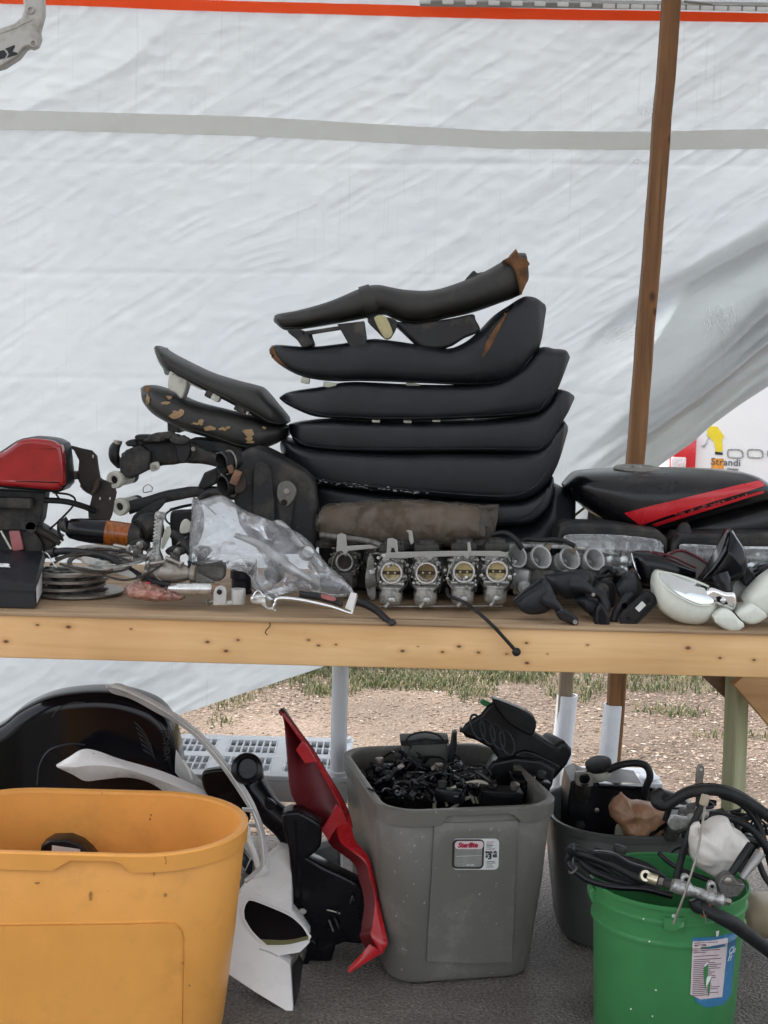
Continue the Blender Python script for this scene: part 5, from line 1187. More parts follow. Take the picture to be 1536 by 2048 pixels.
# third rack: four air funnels looking up to the right
C3 = 2.985; s3 = C3 / F
cr3 = thing('carburetor_rack', 'grey carburettor rack with four pale intake funnels in a row, left of the black mirrors', 'carburetors', G(1100, 1185, zb), 'carburettor racks')
funm = mat('pale cast funnel', (0.40, 0.40, 0.39), 0.45, metal=0.5, var=0.2, vs=40, dirt=(0.14, 0.13, 0.11), da=0.4, ds=40)
for i, (x, y) in enumerate(((1034, 1112), (1083, 1114), (1141, 1116), (1190, 1118))):
    o = P(x, y, C3 + 0.004 * i); ax = Vector((-0.42, 0.72, -0.36)).normalized()
    cb = mk('carburetor', [box(P(x + 8, y + 42, C3 + 0.05), (48 * s3, 66 * s3, 46 * s3), 6 * s3, rot(0, 8, -20)), tube([o + ax * 0.03, o + ax * 0.075], 20 * s3, 18, n=3), box(P(x + 14, y + 66, C3 + 0.02), (38 * s3, 40 * s3, 20 * s3), 4 * s3, rot(0, 0, -20)),
                            lathe([(14 * s3, 0), (14 * s3, 14 * s3), (8 * s3, 20 * s3)], P(x + 10, y + 62, C3), (0.3, -1, 0.1), 18)], alu_dark if i % 2 else funm, cr3)
    mk('funnel', lathe([(12 * s3, 0.030), (15 * s3, 0.012), (21 * s3, 0.0), (24 * s3, -0.001), (25 * s3, 0.003), (22.5 * s3, 0.008), (18 * s3, 0.024), (17 * s3, 0.04)], o, ax, 30, caps=False), funm, cb)
    mk('funnel_bore', lathe([(12.4 * s3, 0.026), (0.1 * s3, 0.0262)], o, ax, 20), alu_dark, cb)
    mk('bore_slide', box(o + ax * 0.022, (10 * s3, 10 * s3, 3 * s3), 1 * s3, rot(30, 20, 0)), alu, cb)
mk('top_plate', [pillow([(1000, 1092), (1060, 1088), (1180, 1094), (1230, 1104), (1228, 1112), (1170, 1102), (1060, 1097), (1002, 1100)], C3 + 0.04, 0.04, 3)], alu, cr3)
for x, y in ((1040, 1097), (1094, 1096), (1146, 1098)): mk('clip', pbox(x, y, C3 + 0.03, 14, 16, 0.02, 3, 0, 30, 0), mat('tan tape', (0.16, 0.13, 0.09), 0.7, var=0.3, vs=60), cr3)
mk('vent_hose', ptube([(985, 1070, 3.02), (1010, 1066, 3.0), (1030, 1078, 2.99), (1045, 1098, 2.985)], 6, 10), rubber, cr3)
mk('vent_hose', ptube([(1050, 1078, 3.02), (1080, 1080, 3.01), (1120, 1080, 3.0), (1150, 1092, 2.99)], 5, 10), rubber, cr3)

# ---- small things along the bench front, left to right
fp = thing('footpeg', 'upright serrated silver footpeg on a bracket, left of the plastic bag', 'footpeg', G(318, 1160, zb))
FPY = 2.93
gs = [tube([P(321, 1030, FPY), P(314, 1088, FPY), P(311, 1136, FPY)], PX(8, FPY), 8, n=8)]
for k in range(14): gs.append(pbox(313 - k * 0.62, 1036 + k * 7.2, FPY - 0.004, 6, 4, 0.016, 1, 0, 6, 0))
mk('peg', gs, alu, fp)
mk('peg_tip', pbox(321, 1031, FPY, 22, 14, 0.02, 4, 0, 8, 0), alu, fp)
mk('peg_bracket', [pillow([(294, 1108), (312, 1098), (324, 1120), (330, 1150), (300, 1152), (290, 1130)], FPY - 0.005, 0.03, 5)], steel, fp)
mk('white_plate', pillow([(330, 1058), (338, 1052), (342, 1064), (336, 1080), (326, 1098), (322, 1090)], FPY + 0.02, 0.005, 2), white_nylon, fp)
mk('ratchet_plate', pillow([(362, 1046), (372, 1038), (382, 1048), (378, 1064), (360, 1066)], FPY + 0.04, 0.006, 2), white_nylon, fp)
gl_ = thing('gear_lump', 'grimy grey cast metal lever hub lying beside the footpeg', 'casting', G(350, 1165, zb))
o = P(300, 1142, 2.90)
mk('hub', lathe([(0.008, 0), (0.020, 0.008), (0.026, 0.03), (0.022, 0.06), (0.014, 0.085), (0.018, 0.088), (0.018, 0.098), (0.010, 0.10)], o, (1, -0.1, -0.02), 26), steel, gl_)
mk('hub_arm', [pillow([(290, 1130), (330, 1124), (372, 1134), (386, 1146), (380, 1160), (330, 1164), (296, 1158)], 2.905, 0.02, 5)], alu_dark, gl_)
mk('hub_ring', torus(P(380, 1136, 2.9), (1, 0.1, 0.2), 0.014, 0.003, 20, 6), rubber, gl_)
tb_ = thing('exhaust_stub', 'short bent dark metal pipe behind the plastic bag', 'pipe', P(360, 1100, 3.02))
mk('pipe', ptube([(342, 1075, 3.0), (350, 1070, 3.0), (368, 1085, 2.99), (385, 1108, 2.98)], [10, 11, 11, 10], 14), blackdusty, tb_)
mk('pipe_clamp', torus(P(364, 1081, 2.995), (0.6, 0, -0.7), PX(12, 3), PX(2, 3), 22, 6), steel, tb_)
bm_ = thing('dark_bracket', 'black shaped mounting bracket standing behind the footpeg', 'bracket', P(360, 1080, 3.06))
mk('plate', pillow([(340, 1030), (352, 1022), (380, 1020), (400, 1012), (405, 1060), (385, 1100), (350, 1110), (342, 1080)], 3.05, 0.03, 4), blackp, bm_)
mk('hoop', ptube([(342, 1050, 3.04), (332, 1040, 3.04), (332, 1028, 3.04), (345, 1018, 3.04)], 2, 6), rubber, bm_)
rbag = thing('small_bag', 'small pinkish plastic bag lying flat in front of the footpeg', 'plastic bag', G(305, 1200, zb))
mk('film', puffy([(252, 1172), (275, 1160), (288, 1160), (310, 1168), (340, 1180), (368, 1192), (362, 1200), (310, 1202), (266, 1196), (254, 1190)], 2.87, 0.05, 0.006, 26, 3, 8, 50), red_film, rbag, smooth=180)
mk('contents', rough_up(pbox(300, 1186, 2.88, 60, 16, 0.03, 4, 0, 6, 0), 0.002, 60), mat('pink paper', (0.50, 0.20, 0.15), 0.6, var=0.3, vs=30), rbag)
mk('red_dot', pbox(296, 1166, 2.86, 10, 4, 0.006, 1, 0, 10, 0), red_paint, rbag)
cy_ = thing('valve_cylinder', 'silver glass-like cylinder lying on its side near the bench edge', 'cylinder', G(385, 1196, zb))
o = P(336, 1177, 2.87); q = PX(1, 2.87)
mk('barrel', lathe([(2 * q, 0), (6 * q, 1 * q), (10 * q, 18 * q), (12 * q, 19 * q), (12 * q, 86 * q), (9 * q, 90 * q)], o, (1, 0, 0.02), 26), alu_bright, cy_)
mk('barrel_cap', lathe([(9 * q, 90 * q), (11 * q, 91 * q), (11 * q, 102 * q), (8 * q, 106 * q)], o, (1, 0, 0.02), 20), mat('rusty cap', (0.25, 0.14, 0.10), 0.6, metal=0.3, var=0.3, vs=60), cy_)
mk('barrel_fin', pillow([(384, 1148), (396, 1146), (424, 1160), (430, 1166), (378, 1166)], 2.885, 0.01, 2, smooth=False), alu_dark, cy_)
mk('fork_bracket', rough_up(pillow([(392, 1130), (420, 1122), (446, 1128), (450, 1150), (440, 1162), (400, 1160), (388, 1148)], 2.92, 0.03, 4), 0.002, 60), alu_dark, cy_)
cl = thing('clamp_bracket', 'pale grey clamp with an upright eye and a round cup at the bench edge', 'clamp', G(457, 1212, zb))
cY = 2.85; q = PX(1, cY)
pale = mat('pale grey alloy', (0.50, 0.50, 0.48), 0.35, metal=0.5, var=0.12, vs=40, dirt=(0.22, 0.2, 0.16), da=0.3, ds=30)
mk('eye_plate', pillow([(426, 1211), (427, 1186), (431, 1176), (440, 1171), (449, 1174), (453, 1184), (452, 1211)], cY, 0.010, 2, smooth=False), pale, cl)
mk('eye', lathe([(5.5 * q, -0.001), (4 * q, -0.0015), (4 * q, 0.002)], P(439, 1184, cY - 0.0005), (0, 1, 0), 18), blackp, cl)
mk('cup', lathe([(11 * q, 22 * q), (11 * q, 30 * q), (15 * q, 30 * q), (15.5 * q, 20 * q), (15 * q, 0)], P(476, 1207, cY + 0.015), (0, 0, 1), 26, caps=False), pale, cl)
mk('cup_floor', lathe([(11.2 * q, 24 * q), (0.1 * q, 24.1 * q)], P(476, 1207, cY + 0.015), (0, 0, 1), 22), alu_dark, cl)
mk('link_bar', pillow([(446, 1211), (452, 1204), (470, 1200), (486, 1200), (488, 1209)], cY + 0.005, 0.016, 2, smooth=False), pale, cl)
dk = thing('dark_canister', 'small dark blue black canister standing under the plastic bag', 'canister', G(478, 1186, zb))
o = G(480, 1190, zb); q = PX(1, 2.9)
mk('canister', lathe([(24 * q, 0), (24 * q, 6 * q), (22 * q, 8 * q), (22 * q, 30 * q), (25 * q, 33 * q), (25 * q, 50 * q), (20 * q, 54 * q)], o + Vector((0, 0.03, 0)), (0, 0, 1), 26), mat('blue black', (0.008, 0.010, 0.02), 0.3, var=0.2), dk)
# brake lever assembly
lv = thing('brake_lever', 'silver brake lever with its pivot clamp lying along the bench front edge', 'brake lever', G(600, 1215, zb))
lY = 2.83; q = PX(1, lY)
mk('blade', [tube([P(546, 1219, lY - .006), P(550, 1208, lY - .006), P(558, 1197, lY - .005), P(600, 1200, lY - .004), P(660, 1213, lY - .004), P(700, 1226, lY - .005), P(706, 1222, lY - .005), P(713, 1190, lY - .004)], [3.2 * q, 3.6 * q, 4.2 * q, 4.5 * q, 4 * q, 3.6 * q, 3.4 * q, 3.8 * q], 10, n=60)], chrome, lv)
mk('clamp_ring', lathe([(9 * q, 0), (13 * q, 0), (13 * q, 20 * q), (9 * q, 20 * q), (9 * q, 0)], P(540, 1208, lY + .012), (0.2, -0.5, 0.85), 22, caps=False), alu, lv)
mk('clamp_body', [rough_up(pillow([(500, 1196), (512, 1190), (530, 1190), (548, 1200), (546, 1214), (552, 1222), (536, 1222), (520, 1210), (504, 1208)], lY, 0.022, 4), 0.0015, 80)], alu_bright, lv)
mk('clamp_loop', ptube([(506, 1198, lY - .004), (510, 1186, lY - .004), (518, 1182, lY - .004), (525, 1190, lY - .004)], 1.6, 6), chrome, lv)
mk('tag', hexa([P(690, 1216, lY - .008), P(703, 1222, lY - .008), P(714, 1187, lY - .008), P(702, 1184, lY - .008), P(690, 1216, lY - .006), P(703, 1222, lY - .006), P(714, 1187, lY - .006), P(702, 1184, lY - .006)]), white_paint, lv, smooth=0)
mk('grip_bar', ptube([(600, 1188, lY + .03), (650, 1196, lY + .02), (684, 1210, lY + .01)], [7, 8, 5], 10), blackdusty, lv)
mk('red_label', pillow([(644, 1188), (668, 1194), (672, 1200), (664, 1202), (644, 1196)], lY + 0.008, 0.002, 1), rfm, lv)
# twisted black hose end
he = thing('twisted_cable', 'short frayed black cable end curling over the bench front edge', 'cable', P(745, 1220, 2.85))
mk('cable', ptube([(700, 1200, 2.89), (730, 1208, 2.87), (752, 1220, 2.84), (770, 1236, 2.80), (783, 1246, 2.785)], [9, 9, 8, 6, 5], 10), rubber, he)
mk('cable_end', [lathe([(0.005, 0), (0.008, 0.004), (0.008, 0.01), (0.004, 0.012)], P(782, 1240, 2.785), (0.4, -0.4, -0.8), 14)], blackdusty, he)
mk('cable_braid', [torus(P(x, y, 2.81), (0.7, -0.2, -0.6), PX(6.5, 2.8), PX(1.4, 2.8), 16, 5) for x, y in ((765, 1231), (770, 1236), (775, 1240))], blackdusty, he)
ck = thing('choke_cable', 'thin black cable with a round knob drooping from the carburettors over the board', 'cable', P(960, 1230, 2.83))
mk('cable', ptube([(893, 1178, 2.90), (898, 1192, 2.88), (925, 1203, 2.86), (960, 1228, 2.815), (990, 1256, 2.785), (1012, 1280, 2.78), (1032, 1302, 2.778)], [4, 4, 3.6, 3.6, 3.6, 3.6, 4], 8), blackp, ck)
o = P(1033, 1304, 2.778); q = PX(1, 2.778)
mk('knob', lathe([(2 * q, -9 * q), (7 * q, -6 * q), (9 * q, -2 * q), (9 * q, 2 * q), (6 * q, 6 * q), (2 * q, 8 * q)], o, (0.2, -1, -0.3), 16), rubber, ck)

# ------------------------------------------------------------------ right end: tank, headlights, mirrors
KY = 3.27
tk = thing('fuel_tank', 'black motorcycle fuel tank with a bright red stripe, right of the seats', 'fuel tank', G(1330, 1170, zb))
Tt = [(1126, 968), (1138, 955), (1152, 944), (1175, 940), (1230, 937), (1335, 936), (1447, 940), (1500, 948), (1530, 966), (1550, 985)]
Bt = [(1128, 976), (1142, 993), (1164, 1013), (1200, 1037), (1252, 1062), (1300, 1056), (1380, 1034), (1460, 1012), (1520, 996), (1552, 990)]
tkg = slab(Tt, Bt, KY, [0.08, 0.16, 0.20, 0.24, 0.29, 0.31, 0.30, 0.27, 0.22, 0.14], 3.0, 90, 52)
tlo = slab([(1200, 1030), (1252, 1050), (1300, 1046), (1380, 1024), (1460, 1004), (1530, 990), (1575, 990)], [(1215, 1060), (1256, 1090), (1310, 1100), (1385, 1100), (1462, 1098), (1530, 1090), (1578, 1060)], KY + 0.01, [0.10, 0.18, 0.22, 0.24, 0.24, 0.22, 0.12], 3.4, 60, 40)
tkm = mat('worn black tank paint', (0.004, 0.004, 0.005), 0.28, var=0.3, vs=5, coat=0.12, spec=0.4, dirt=(0.04, 0.035, 0.03), da=0.35, ds=7, rvar=0.1, spots=(0.10, 0.08, 0.065), sa=0.0, ss=16)
mk('lower_side', tlo, tkm, tk)
mk('shell', tkg, tkm, tk); trk = bvh(tkg)
red_stripe = mat('scuffed red stripe', (0.50, 0.012, 0.02), 0.3, var=0.1, vs=12, coat=0.3, dirt=(0.62, 0.45, 0.42), da=0.12, ds=40)
mk('stripe', drape(trk, [(1249, 1026), (1300, 1012), (1400, 988), (1480, 970), (1519, 962)], [(1280, 1050), (1330, 1033), (1400, 1011), (1480, 987), (1529, 972)], 0.0012, 50, 8, 0.001, 3.1, False), red_stripe, tk)
mk('pinstripe', drape(trk, [(1305, 1048), (1340, 1036), (1420, 1013), (1524, 981)], [(1311, 1052), (1345, 1041), (1424, 1017), (1528, 985)], 0.0012, 40, 4, 0.001, 3.1, False), red_stripe, tk)
# worn decal letters along the pinstripe: flakes
fl2 = []
g0 = random.Random(8)
for i in range(26):
    x = g0.uniform(1350, 1500); y = 1030 - (x - 1350) * 0.285 + g0.uniform(-3, 3)
    fl2.append(drape_blob(trk, blob_outline(x, y, g0.uniform(4, 14), g0.uniform(2, 5), i + 30, 6), 0.0006, 0.0012, 3.1))
mk('worn_decal', fl2, mat('dark red flakes', (0.25, 0.03, 0.03), 0.4, var=0.5, vs=60), tk)
mk('seam_edge', drape_line(trk, [(1140, 985), (1165, 1005), (1200, 1030), (1250, 1058)], 3, 30, 0, 3.15), gloss, tk)
o = P(1273, 937, KY - 0.02)
cap = mk('filler_cap', lathe([(0.052, -0.006), (0.054, 0.0), (0.050, 0.004), (0.044, 0.005), (0.040, 0.0035), (0.012, 0.0035), (0.011, 0.006), (0.001, 0.006)], o, (-0.03, -0.06, 1), 36), mat('grey cap', (0.22, 0.22, 0.20), 0.45, metal=0.5, var=0.3, vs=40, dirt=DUST, da=0.4), tk)
mk('tank_foot', [box(P(1330, 1130, KY + 0.03), (0.30, 0.14, 0.10), 0.01)], blackdusty, tk)
# paper scrap and stick in the gap left of the tank
sc_ = thing('paper_carton', 'torn pale carton scrap in the gap between the seat and the tank', 'carton', P(1175, 1160, 3.4))
mk('carton', hexa([P(1166, 1160, 3.36), P(1212, 1160, 3.36), P(1212, 1040, 3.36), P(1176, 1022, 3.36), P(1166, 1160, 3.42), P(1212, 1160, 3.42), P(1212, 1040, 3.42), P(1176, 1022, 3.42)]), mat('dirty carton', (0.52, 0.48, 0.42), 0.7, var=0.3, vs=18, dirt=(0.2, 0.15, 0.1), da=0.4), sc_, smooth=0)
mk('stick', ptube([(1148, 1032, 3.38), (1176, 1010, 3.38)], 2.5, 6), post_w, sc_)

# headlights with fluted glass
glass_f = film('fluted lamp glass', (0.95, 0.96, 0.96), 0.05, 0.06, 0.10, 20)
glass_old = mat('fluted lamp glass old', (0.50, 0.51, 0.51), 0.18, metal=0.45, var=0.4, vs=14, rvar=0.08, coat=0.6, stretch=(3, 1, 0.6))
refl = mat('lamp reflector', (0.82, 0.82, 0.80), 0.25, metal=0.85, var=0.35, vs=16, dirt=(0.12, 0.11, 0.1), da=0.4, ds=18)
def headlight(label, outer, T, B, Y, group, flip=1):
    t_ = thing('headlight', label, 'headlight', G(sum(p[0] for p in outer) / len(outer), max(p[1] for p in outer), zb), group)
    mk('housing', pillow(outer, Y, 0.11, 7, smooth=False, sub=4), blackdusty, t_)
    nu_, nv_ = 190, 22
    wa = catmull([tuple(P(*p, Y - 0.004)) for p in T], nu_); wb_ = catmull([tuple(P(*p, Y - 0.004)) for p in B], nu_)
    g_ = np.empty((nu_, nv_, 3))
    for i in range(nu_):
        for j in range(nv_):
            v = j / (nv_ - 1); u = i / (nu_ - 1)
            p = wa[i] * (1 - v) + wb_[i] * v
            rid = 0.0018 * abs(math.sin(u * math.pi * (30 if 0.18 < v < 0.80 else 10)))
            blk_ = 0.0015 * (1 if 0.25 < v < 0.72 else 0)
            p = p.copy(); p[1] -= 0.006 + 0.012 * (math.sin(math.pi * u) * math.sin(math.pi * v)) ** 0.5 + rid + blk_
            g_[i, j] = p
    mk('lens', shell(g_, 0.002), glass_f, t_, smooth=60)
    g2 = np.empty((200, 16, 3))
    for i in range(200):
        for j in range(16):
            u, v = i / 199, j / 15; p = wa[int(u * (nu_ - 1))] * (1 - v) + wb_[int(u * (nu_ - 1))] * v
            p = p.copy(); p[1] += 0.002 - 0.004 + 0.0 + 0.000; p[1] -= 0.003
            p[1] += -0.004 + 0.006 * (math.sin(math.pi * u) * math.sin(math.pi * v)) ** 0.5 + 0.0025 * abs(math.sin(v * math.pi * 3)) + 0.0050 * abs(math.sin(u * math.pi * 14)) * (1 if 3 < j < 13 else 0.2)
            g2[i, j] = p
    mk('reflector', shell(g2, 0.001), refl, t_, smooth=70)
    ring = [tuple(p) for p in T] + [tuple(p) for p in reversed(B)]
    q = [P(*p, Y - 0.006) for p in ring]; mk('lens_rim', tube(catmull([tuple(v) for v in q] + [tuple(q[0])], 80).tolist(), PX(2.6, Y), 8, smooth=False), blackp, t_)
    return t_
HY = 3.05
headlight('rectangular headlight with ribbed clear glass, under the left end of the fuel tank', [(1114, 1076), (1120, 1056), (1136, 1047), (1225, 1049), (1318, 1061), (1336, 1078), (1336, 1150), (1322, 1162), (1130, 1158), (1116, 1146)],
          [(1126, 1078), (1140, 1069), (1230, 1070), (1308, 1078), (1325, 1090)], [(1127, 1132), (1140, 1144), (1230, 1150), (1310, 1152), (1325, 1140)], HY, 'rectangular headlights below the tank')
headlight('rectangular headlight behind the pointed mirror at the right edge of the bench', [(1345, 1092), (1358, 1070), (1450, 1068), (1590, 1070), (1605, 1085), (1600, 1165), (1580, 1170), (1360, 1166), (1346, 1150)],
          [(1358, 1094), (1368, 1088), (1450, 1092), (1560, 1094), (1585, 1100)], [(1358, 1140), (1368, 1150), (1450, 1154), (1560, 1156), (1585, 1150)], HY - 0.02, 'rectangular headlights below the tank')
rc = thing('rubber_cone', 'dark rubber cone boot standing between the two headlights', 'boot', P(1366, 1150, 3.06))
mk('cone', lathe([(PX(26, 3.06), 0), (PX(22, 3.06), PX(6, 3.06)), (PX(10, 3.06), PX(30, 3.06)), (PX(5, 3.06), PX(34, 3.06))], P(1366, 1078, 3.08), (0.05, 0, 1), 24), rubber, rc)
mk('cone_base', box(P(1366, 1125, 3.10), (0.05, 0.06, 0.10), 0.006), rubber, rc)

MG = 'mirrors heaped at the right end of the bench'
rubm = mat('soft black mirror rubber', (0.0075, 0.0085, 0.0115), 0.5, var=0.2, vs=10, dirt=(0.03, 0.03, 0.03), da=0.3, ds=14)
def mirror(label, name='mirror', at=(1100, 1240)): return thing(name, label, 'mirror', G(at[0], at[1], zb), MG)
# front left rubber mirror
m1 = mirror('small black rubber mirror lying at the bench edge, its stem pointing right', at=(1080, 1245)); MY = 2.86
mk('head', slab([(1028, 1200), (1050, 1180), (1082, 1158), (1096, 1162), (1108, 1185)], [(1032, 1208), (1042, 1222), (1062, 1228), (1090, 1224), (1112, 1207)], MY, [0.03, 0.06, 0.07, 0.07, 0.05], 2.8, 40, 28), rubm, m1)
mk('head_lip', ptube([(1027, 1202, MY - .02), (1050, 1182, MY - .03), (1083, 1158, MY - .03)], 3.2, 8), rubm, m1)
mk('boot', ptube([(1088, 1196, MY - .03), (1100, 1203, MY - .035), (1112, 1212, MY - .035), (1122, 1220, MY - .033)], [15, 13, 9, 7], 16), rubm, m1)
mk('stem', ptube([(1118, 1217, MY - .033), (1128, 1228, MY - .036), (1140, 1236, MY - .036)], [8, 11, 11], 14), blackp, m1)
mk('foot', pillow([(1113, 1224), (1122, 1220), (1140, 1224), (1154, 1236), (1158, 1246), (1150, 1251), (1136, 1247), (1118, 1238)], MY - .05, 0.028, 5), blackp, m1)
mk('nut', [lathe([(0.0032, -0.004), (0.0055, -0.004), (0.0055, 0.003)], P(1151, 1243, MY - .052), (0.3, 1, 0.1), 6)], chrome, m1)
# second
m2 = mirror('black rubber mirror with a bent stem, second from the left in the heap', at=(1190, 1255)); MY = 2.93
mk('head', slab([(1090, 1150), (1110, 1146), (1140, 1143), (1172, 1140), (1180, 1150)], [(1092, 1158), (1106, 1180), (1130, 1196), (1165, 1192), (1180, 1170)], MY, [0.03, 0.06, 0.07, 0.07, 0.04], 2.8, 40, 28), rubm, m2)
mk('boot', ptube([(1148, 1170, MY - .035), (1164, 1172, MY - .045), (1180, 1180, MY - .05), (1196, 1188, MY - .055)], [19, 15, 9, 7], 16), rubm, m2)
mk('stem', ptube([(1190, 1185, MY - .055), (1204, 1192, MY - .06), (1212, 1214, MY - .07), (1208, 1236, MY - .09)], [8, 11, 10, 8], 14), blackp, m2)
mk('foot', pillow([(1194, 1216), (1202, 1208), (1214, 1220), (1221, 1240), (1216, 1254), (1200, 1257), (1190, 1248), (1190, 1230)], MY - .10, 0.03, 5), blackp, m2)
mk('nut', lathe([(0.002, -0.003), (0.004, -0.003), (0.004, 0.004)], P(1186, 1189, MY - .062), (0.1, -1, 0.1), 6), steel, m2)
mk('foot_recess', drape_blob(bvh(pillow([(1194, 1216), (1202, 1208), (1214, 1220), (1221, 1240), (1216, 1254), (1200, 1257), (1190, 1248), (1190, 1230)], MY - .10, 0.03, 5)), [(1198, 1222), (1204, 1218), (1212, 1232), (1212, 1248), (1202, 1250), (1197, 1240)], 0.001, 0.001), gloss, m2)
# third, dark head underneath
m3 = mirror('dark mirror head lying face down beneath the second rubber mirror', at=(1170, 1230)); MY = 2.90
mk('head', slab([(1148, 1196), (1165, 1190), (1185, 1194), (1206, 1204)], [(1152, 1204), (1172, 1224), (1192, 1236), (1208, 1226)], MY, [0.03, 0.06, 0.06, 0.03], 2.8, 30, 24), rubm, m3)
m3b = mirror('square dark mirror back standing behind the heap, left of the big glossy one', at=(1215, 1200)); MY = 2.98
mk('head', pillow([(1190, 1166), (1215, 1163), (1230, 1168), (1232, 1206), (1222, 1216), (1196, 1208)], MY, 0.05, 5), rubm, m3b)
mk('arm', [ptube([(1195, 1160, MY - .02), (1210, 1140, MY - .02), (1226, 1138, MY - .02)], [6, 9, 6], 10), lathe([(0.003, 0), (0.007, 0.0), (0.007, 0.012), (0.003, 0.014)], P(1224, 1142, MY - .04), (0.4, -1, 0), 12), ptube([(1188, 1156, MY - .03), (1230, 1150, MY - .03), (1248, 1156, MY - .03)], [3, 4, 3], 8)], blackp, m3b)
# leaning stem mirror between
m3c = mirror('black mirror on a ridged arm leaning toward the flat signal base', at=(1262, 1240)); MY = 2.90
mk('head', slab([(1232, 1172), (1248, 1152), (1266, 1146), (1280, 1160)], [(1240, 1196), (1256, 1200), (1272, 1196), (1284, 1182)], MY + .02, [0.04, 0.06, 0.06, 0.03], 2.8, 30, 24), rubm, m3c)
mk('arm', ptube([(1262, 1190, MY), (1246, 1206, MY - .01), (1232, 1226, MY - .02), (1226, 1244, MY - .03)], [13, 10, 8, 9], 12), rubm, m3c)
mk('nut', lathe([(0.003, -0.004), (0.007, -0.004), (0.007, 0.003)], P(1248, 1212, MY - .02), (0.3, -1, 0.2), 8), gloss, m3c)
# flat signal base with a white sticker
fb_ = thing('signal_base', 'flat black oblong lamp base with a white sticker, tilted on the bench edge', 'lamp base', G(1276, 1258, zb))
MY = 2.845; M_ = rot(0, -41, 0)
so = [(1240, 1238), (1244, 1228), (1288, 1188), (1298, 1184), (1308, 1192), (1312, 1204), (1306, 1214), (1268, 1250), (1258, 1255), (1247, 1252)]
sbg = pillow(so, MY, 0.018, 4); mk('plate', sbg, blackp, fb_); trs = bvh(sbg)
mk('raised_rim', drape_line(trs, so + [so[0]], 2.2, 60, 0.0, MY), blackp, fb_)
mk('white_sticker', drape(trs, [(1270, 1216), (1284, 1202)], [(1278, 1224), (1292, 1210)], 0.0006, 6, 4, 0.0006, MY, False), mat('sticker paper', (0.62, 0.62, 0.60), 0.6, var=0.1, vs=60), fb_)
for x, y in ((1257, 1238), (1296, 1200)): mk('hole', drape_blob(trs, [(x + 5 * math.cos(a), y + 5 * math.sin(a)) for a in np.linspace(0, 2 * math.pi, 12, endpoint=False)], 0.0004, 0.0006), gloss, fb_)
for k in range(5): mk('ridge', pbox(1284 + k * 4, 1226 - k * 4, MY - 0.001, 3, 9, 0.004, 1, 0, -41, 0), blackp, fb_)
# big glossy black mirror and the maroon edged one behind
m4 = mirror('big glossy black mirror shell with its highlight laid on in chrome, behind the white bowl mirror', at=(1320, 1180)); MY = 2.95
mk('head', slab([(1262, 1104), (1280, 1101), (1305, 1104), (1350, 1122), (1389, 1140)], [(1278, 1162), (1290, 1170), (1312, 1168), (1352, 1163), (1388, 1156)], MY, [0.05, 0.08, 0.08, 0.07, 0.03], 3.2, 50, 28), gloss, m4)
mk('side_highlight', sheet([(1262, 1106, MY - .03), (1268, 1130, MY - .04), (1280, 1158, MY - .04)], [(1256, 1128, MY - .02), (1258, 1146, MY - .02), (1276, 1160, MY - .035)], 0.0, 0.002, 14, 5), chrome, m4)  # chrome sheet stands for the highlight on the left of the black shell
mk('edge_trim', ptube([(1305, 1103, MY - .03), (1340, 1112, MY - .02), (1392, 1136, MY)], 2.2, 6), mat('maroon trim', (0.10, 0.012, 0.02), 0.4), m4)
m4b = mirror('maroon edged mirror showing its dull grey face, behind the glossy black mirror', at=(1370, 1180)); MY = 3.0
mk('face', pillow([(1335, 1112), (1350, 1104), (1368, 1103), (1396, 1116), (1418, 1130), (1420, 1160), (1390, 1172), (1350, 1140)], MY, 0.02, 3), mat('grey backing', (0.16, 0.15, 0.14), 0.5, var=0.15), m4b)
mk('edge_trim', ptube([(1333, 1113, MY - .002), (1350, 1103, MY - .002), (1368, 1102, MY - .002), (1396, 1115, MY - .002), (1420, 1130, MY - .002)], 2.6, 8), MATS['maroon trim'], m4b)
# pointed mirror
m5 = mirror('tall pointed glossy black mirror standing on its end, between white mirrors and headlight', at=(1450, 1185)); MY = 2.90
mk('head', slab([(1396, 1158), (1420, 1122), (1440, 1085), (1452, 1060), (1460, 1057)], [(1400, 1164), (1450, 1166), (1486, 1150), (1490, 1110), (1466, 1062)], MY, [0.03, 0.07, 0.09, 0.07, 0.02], 2.6, 50, 32), gloss, m5)
mk('mirror_glass', sheet([(1397, 1158, MY - .02), (1420, 1118, MY - .035), (1440, 1082, MY - .035), (1454, 1058, MY - .015)], [(1404, 1161, MY - .04), (1426, 1130, MY - .05), (1444, 1098, MY - .048), (1456, 1062, MY - .022)], 0.0, 0.002, 24, 6), mat('smoky mirror edge', (0.10, 0.10, 0.10), 0.12, metal=0.9), m5)
mk('stem', ptube([(1440, 1148, MY - .05), (1446, 1165, MY - .055), (1452, 1184, MY - .06)], [18, 17, 14], 16), gloss, m5)
mk('side_lug', pillow([(1484, 1150), (1496, 1136), (1506, 1144), (1512, 1160), (1500, 1172), (1488, 1170)], MY - .01, 0.04, 4), gloss, m5)
# chrome mount
m5b = thing('chrome_mount', 'shiny chrome mirror mount with an oval slot, resting on the white bowl mirror', 'mount', G(1442, 1225, zb)); MY = 2.82
cho = [(1412, 1190), (1418, 1179), (1430, 1176), (1452, 1184), (1470, 1186), (1475, 1202), (1472, 1216), (1464, 1221), (1440, 1212), (1416, 1202)]
chg = pillow(cho, MY, 0.03, 8, sub=6); mk('plate', chg, chrome, m5b); trm = bvh(chg)
mk('slot', drape_blob(trm, [(1432, 1194), (1440, 1192), (1452, 1200), (1456, 1208), (1446, 1209), (1434, 1202)], 0.0005, 0.0008), gloss, m5b)
mk('stud', lathe([(0.003, -0.004), (0.006, -0.002), (0.006, 0.004)], P(1446, 1201, MY - .002), (0, 1, 0), 12), alu_bright, m5b)
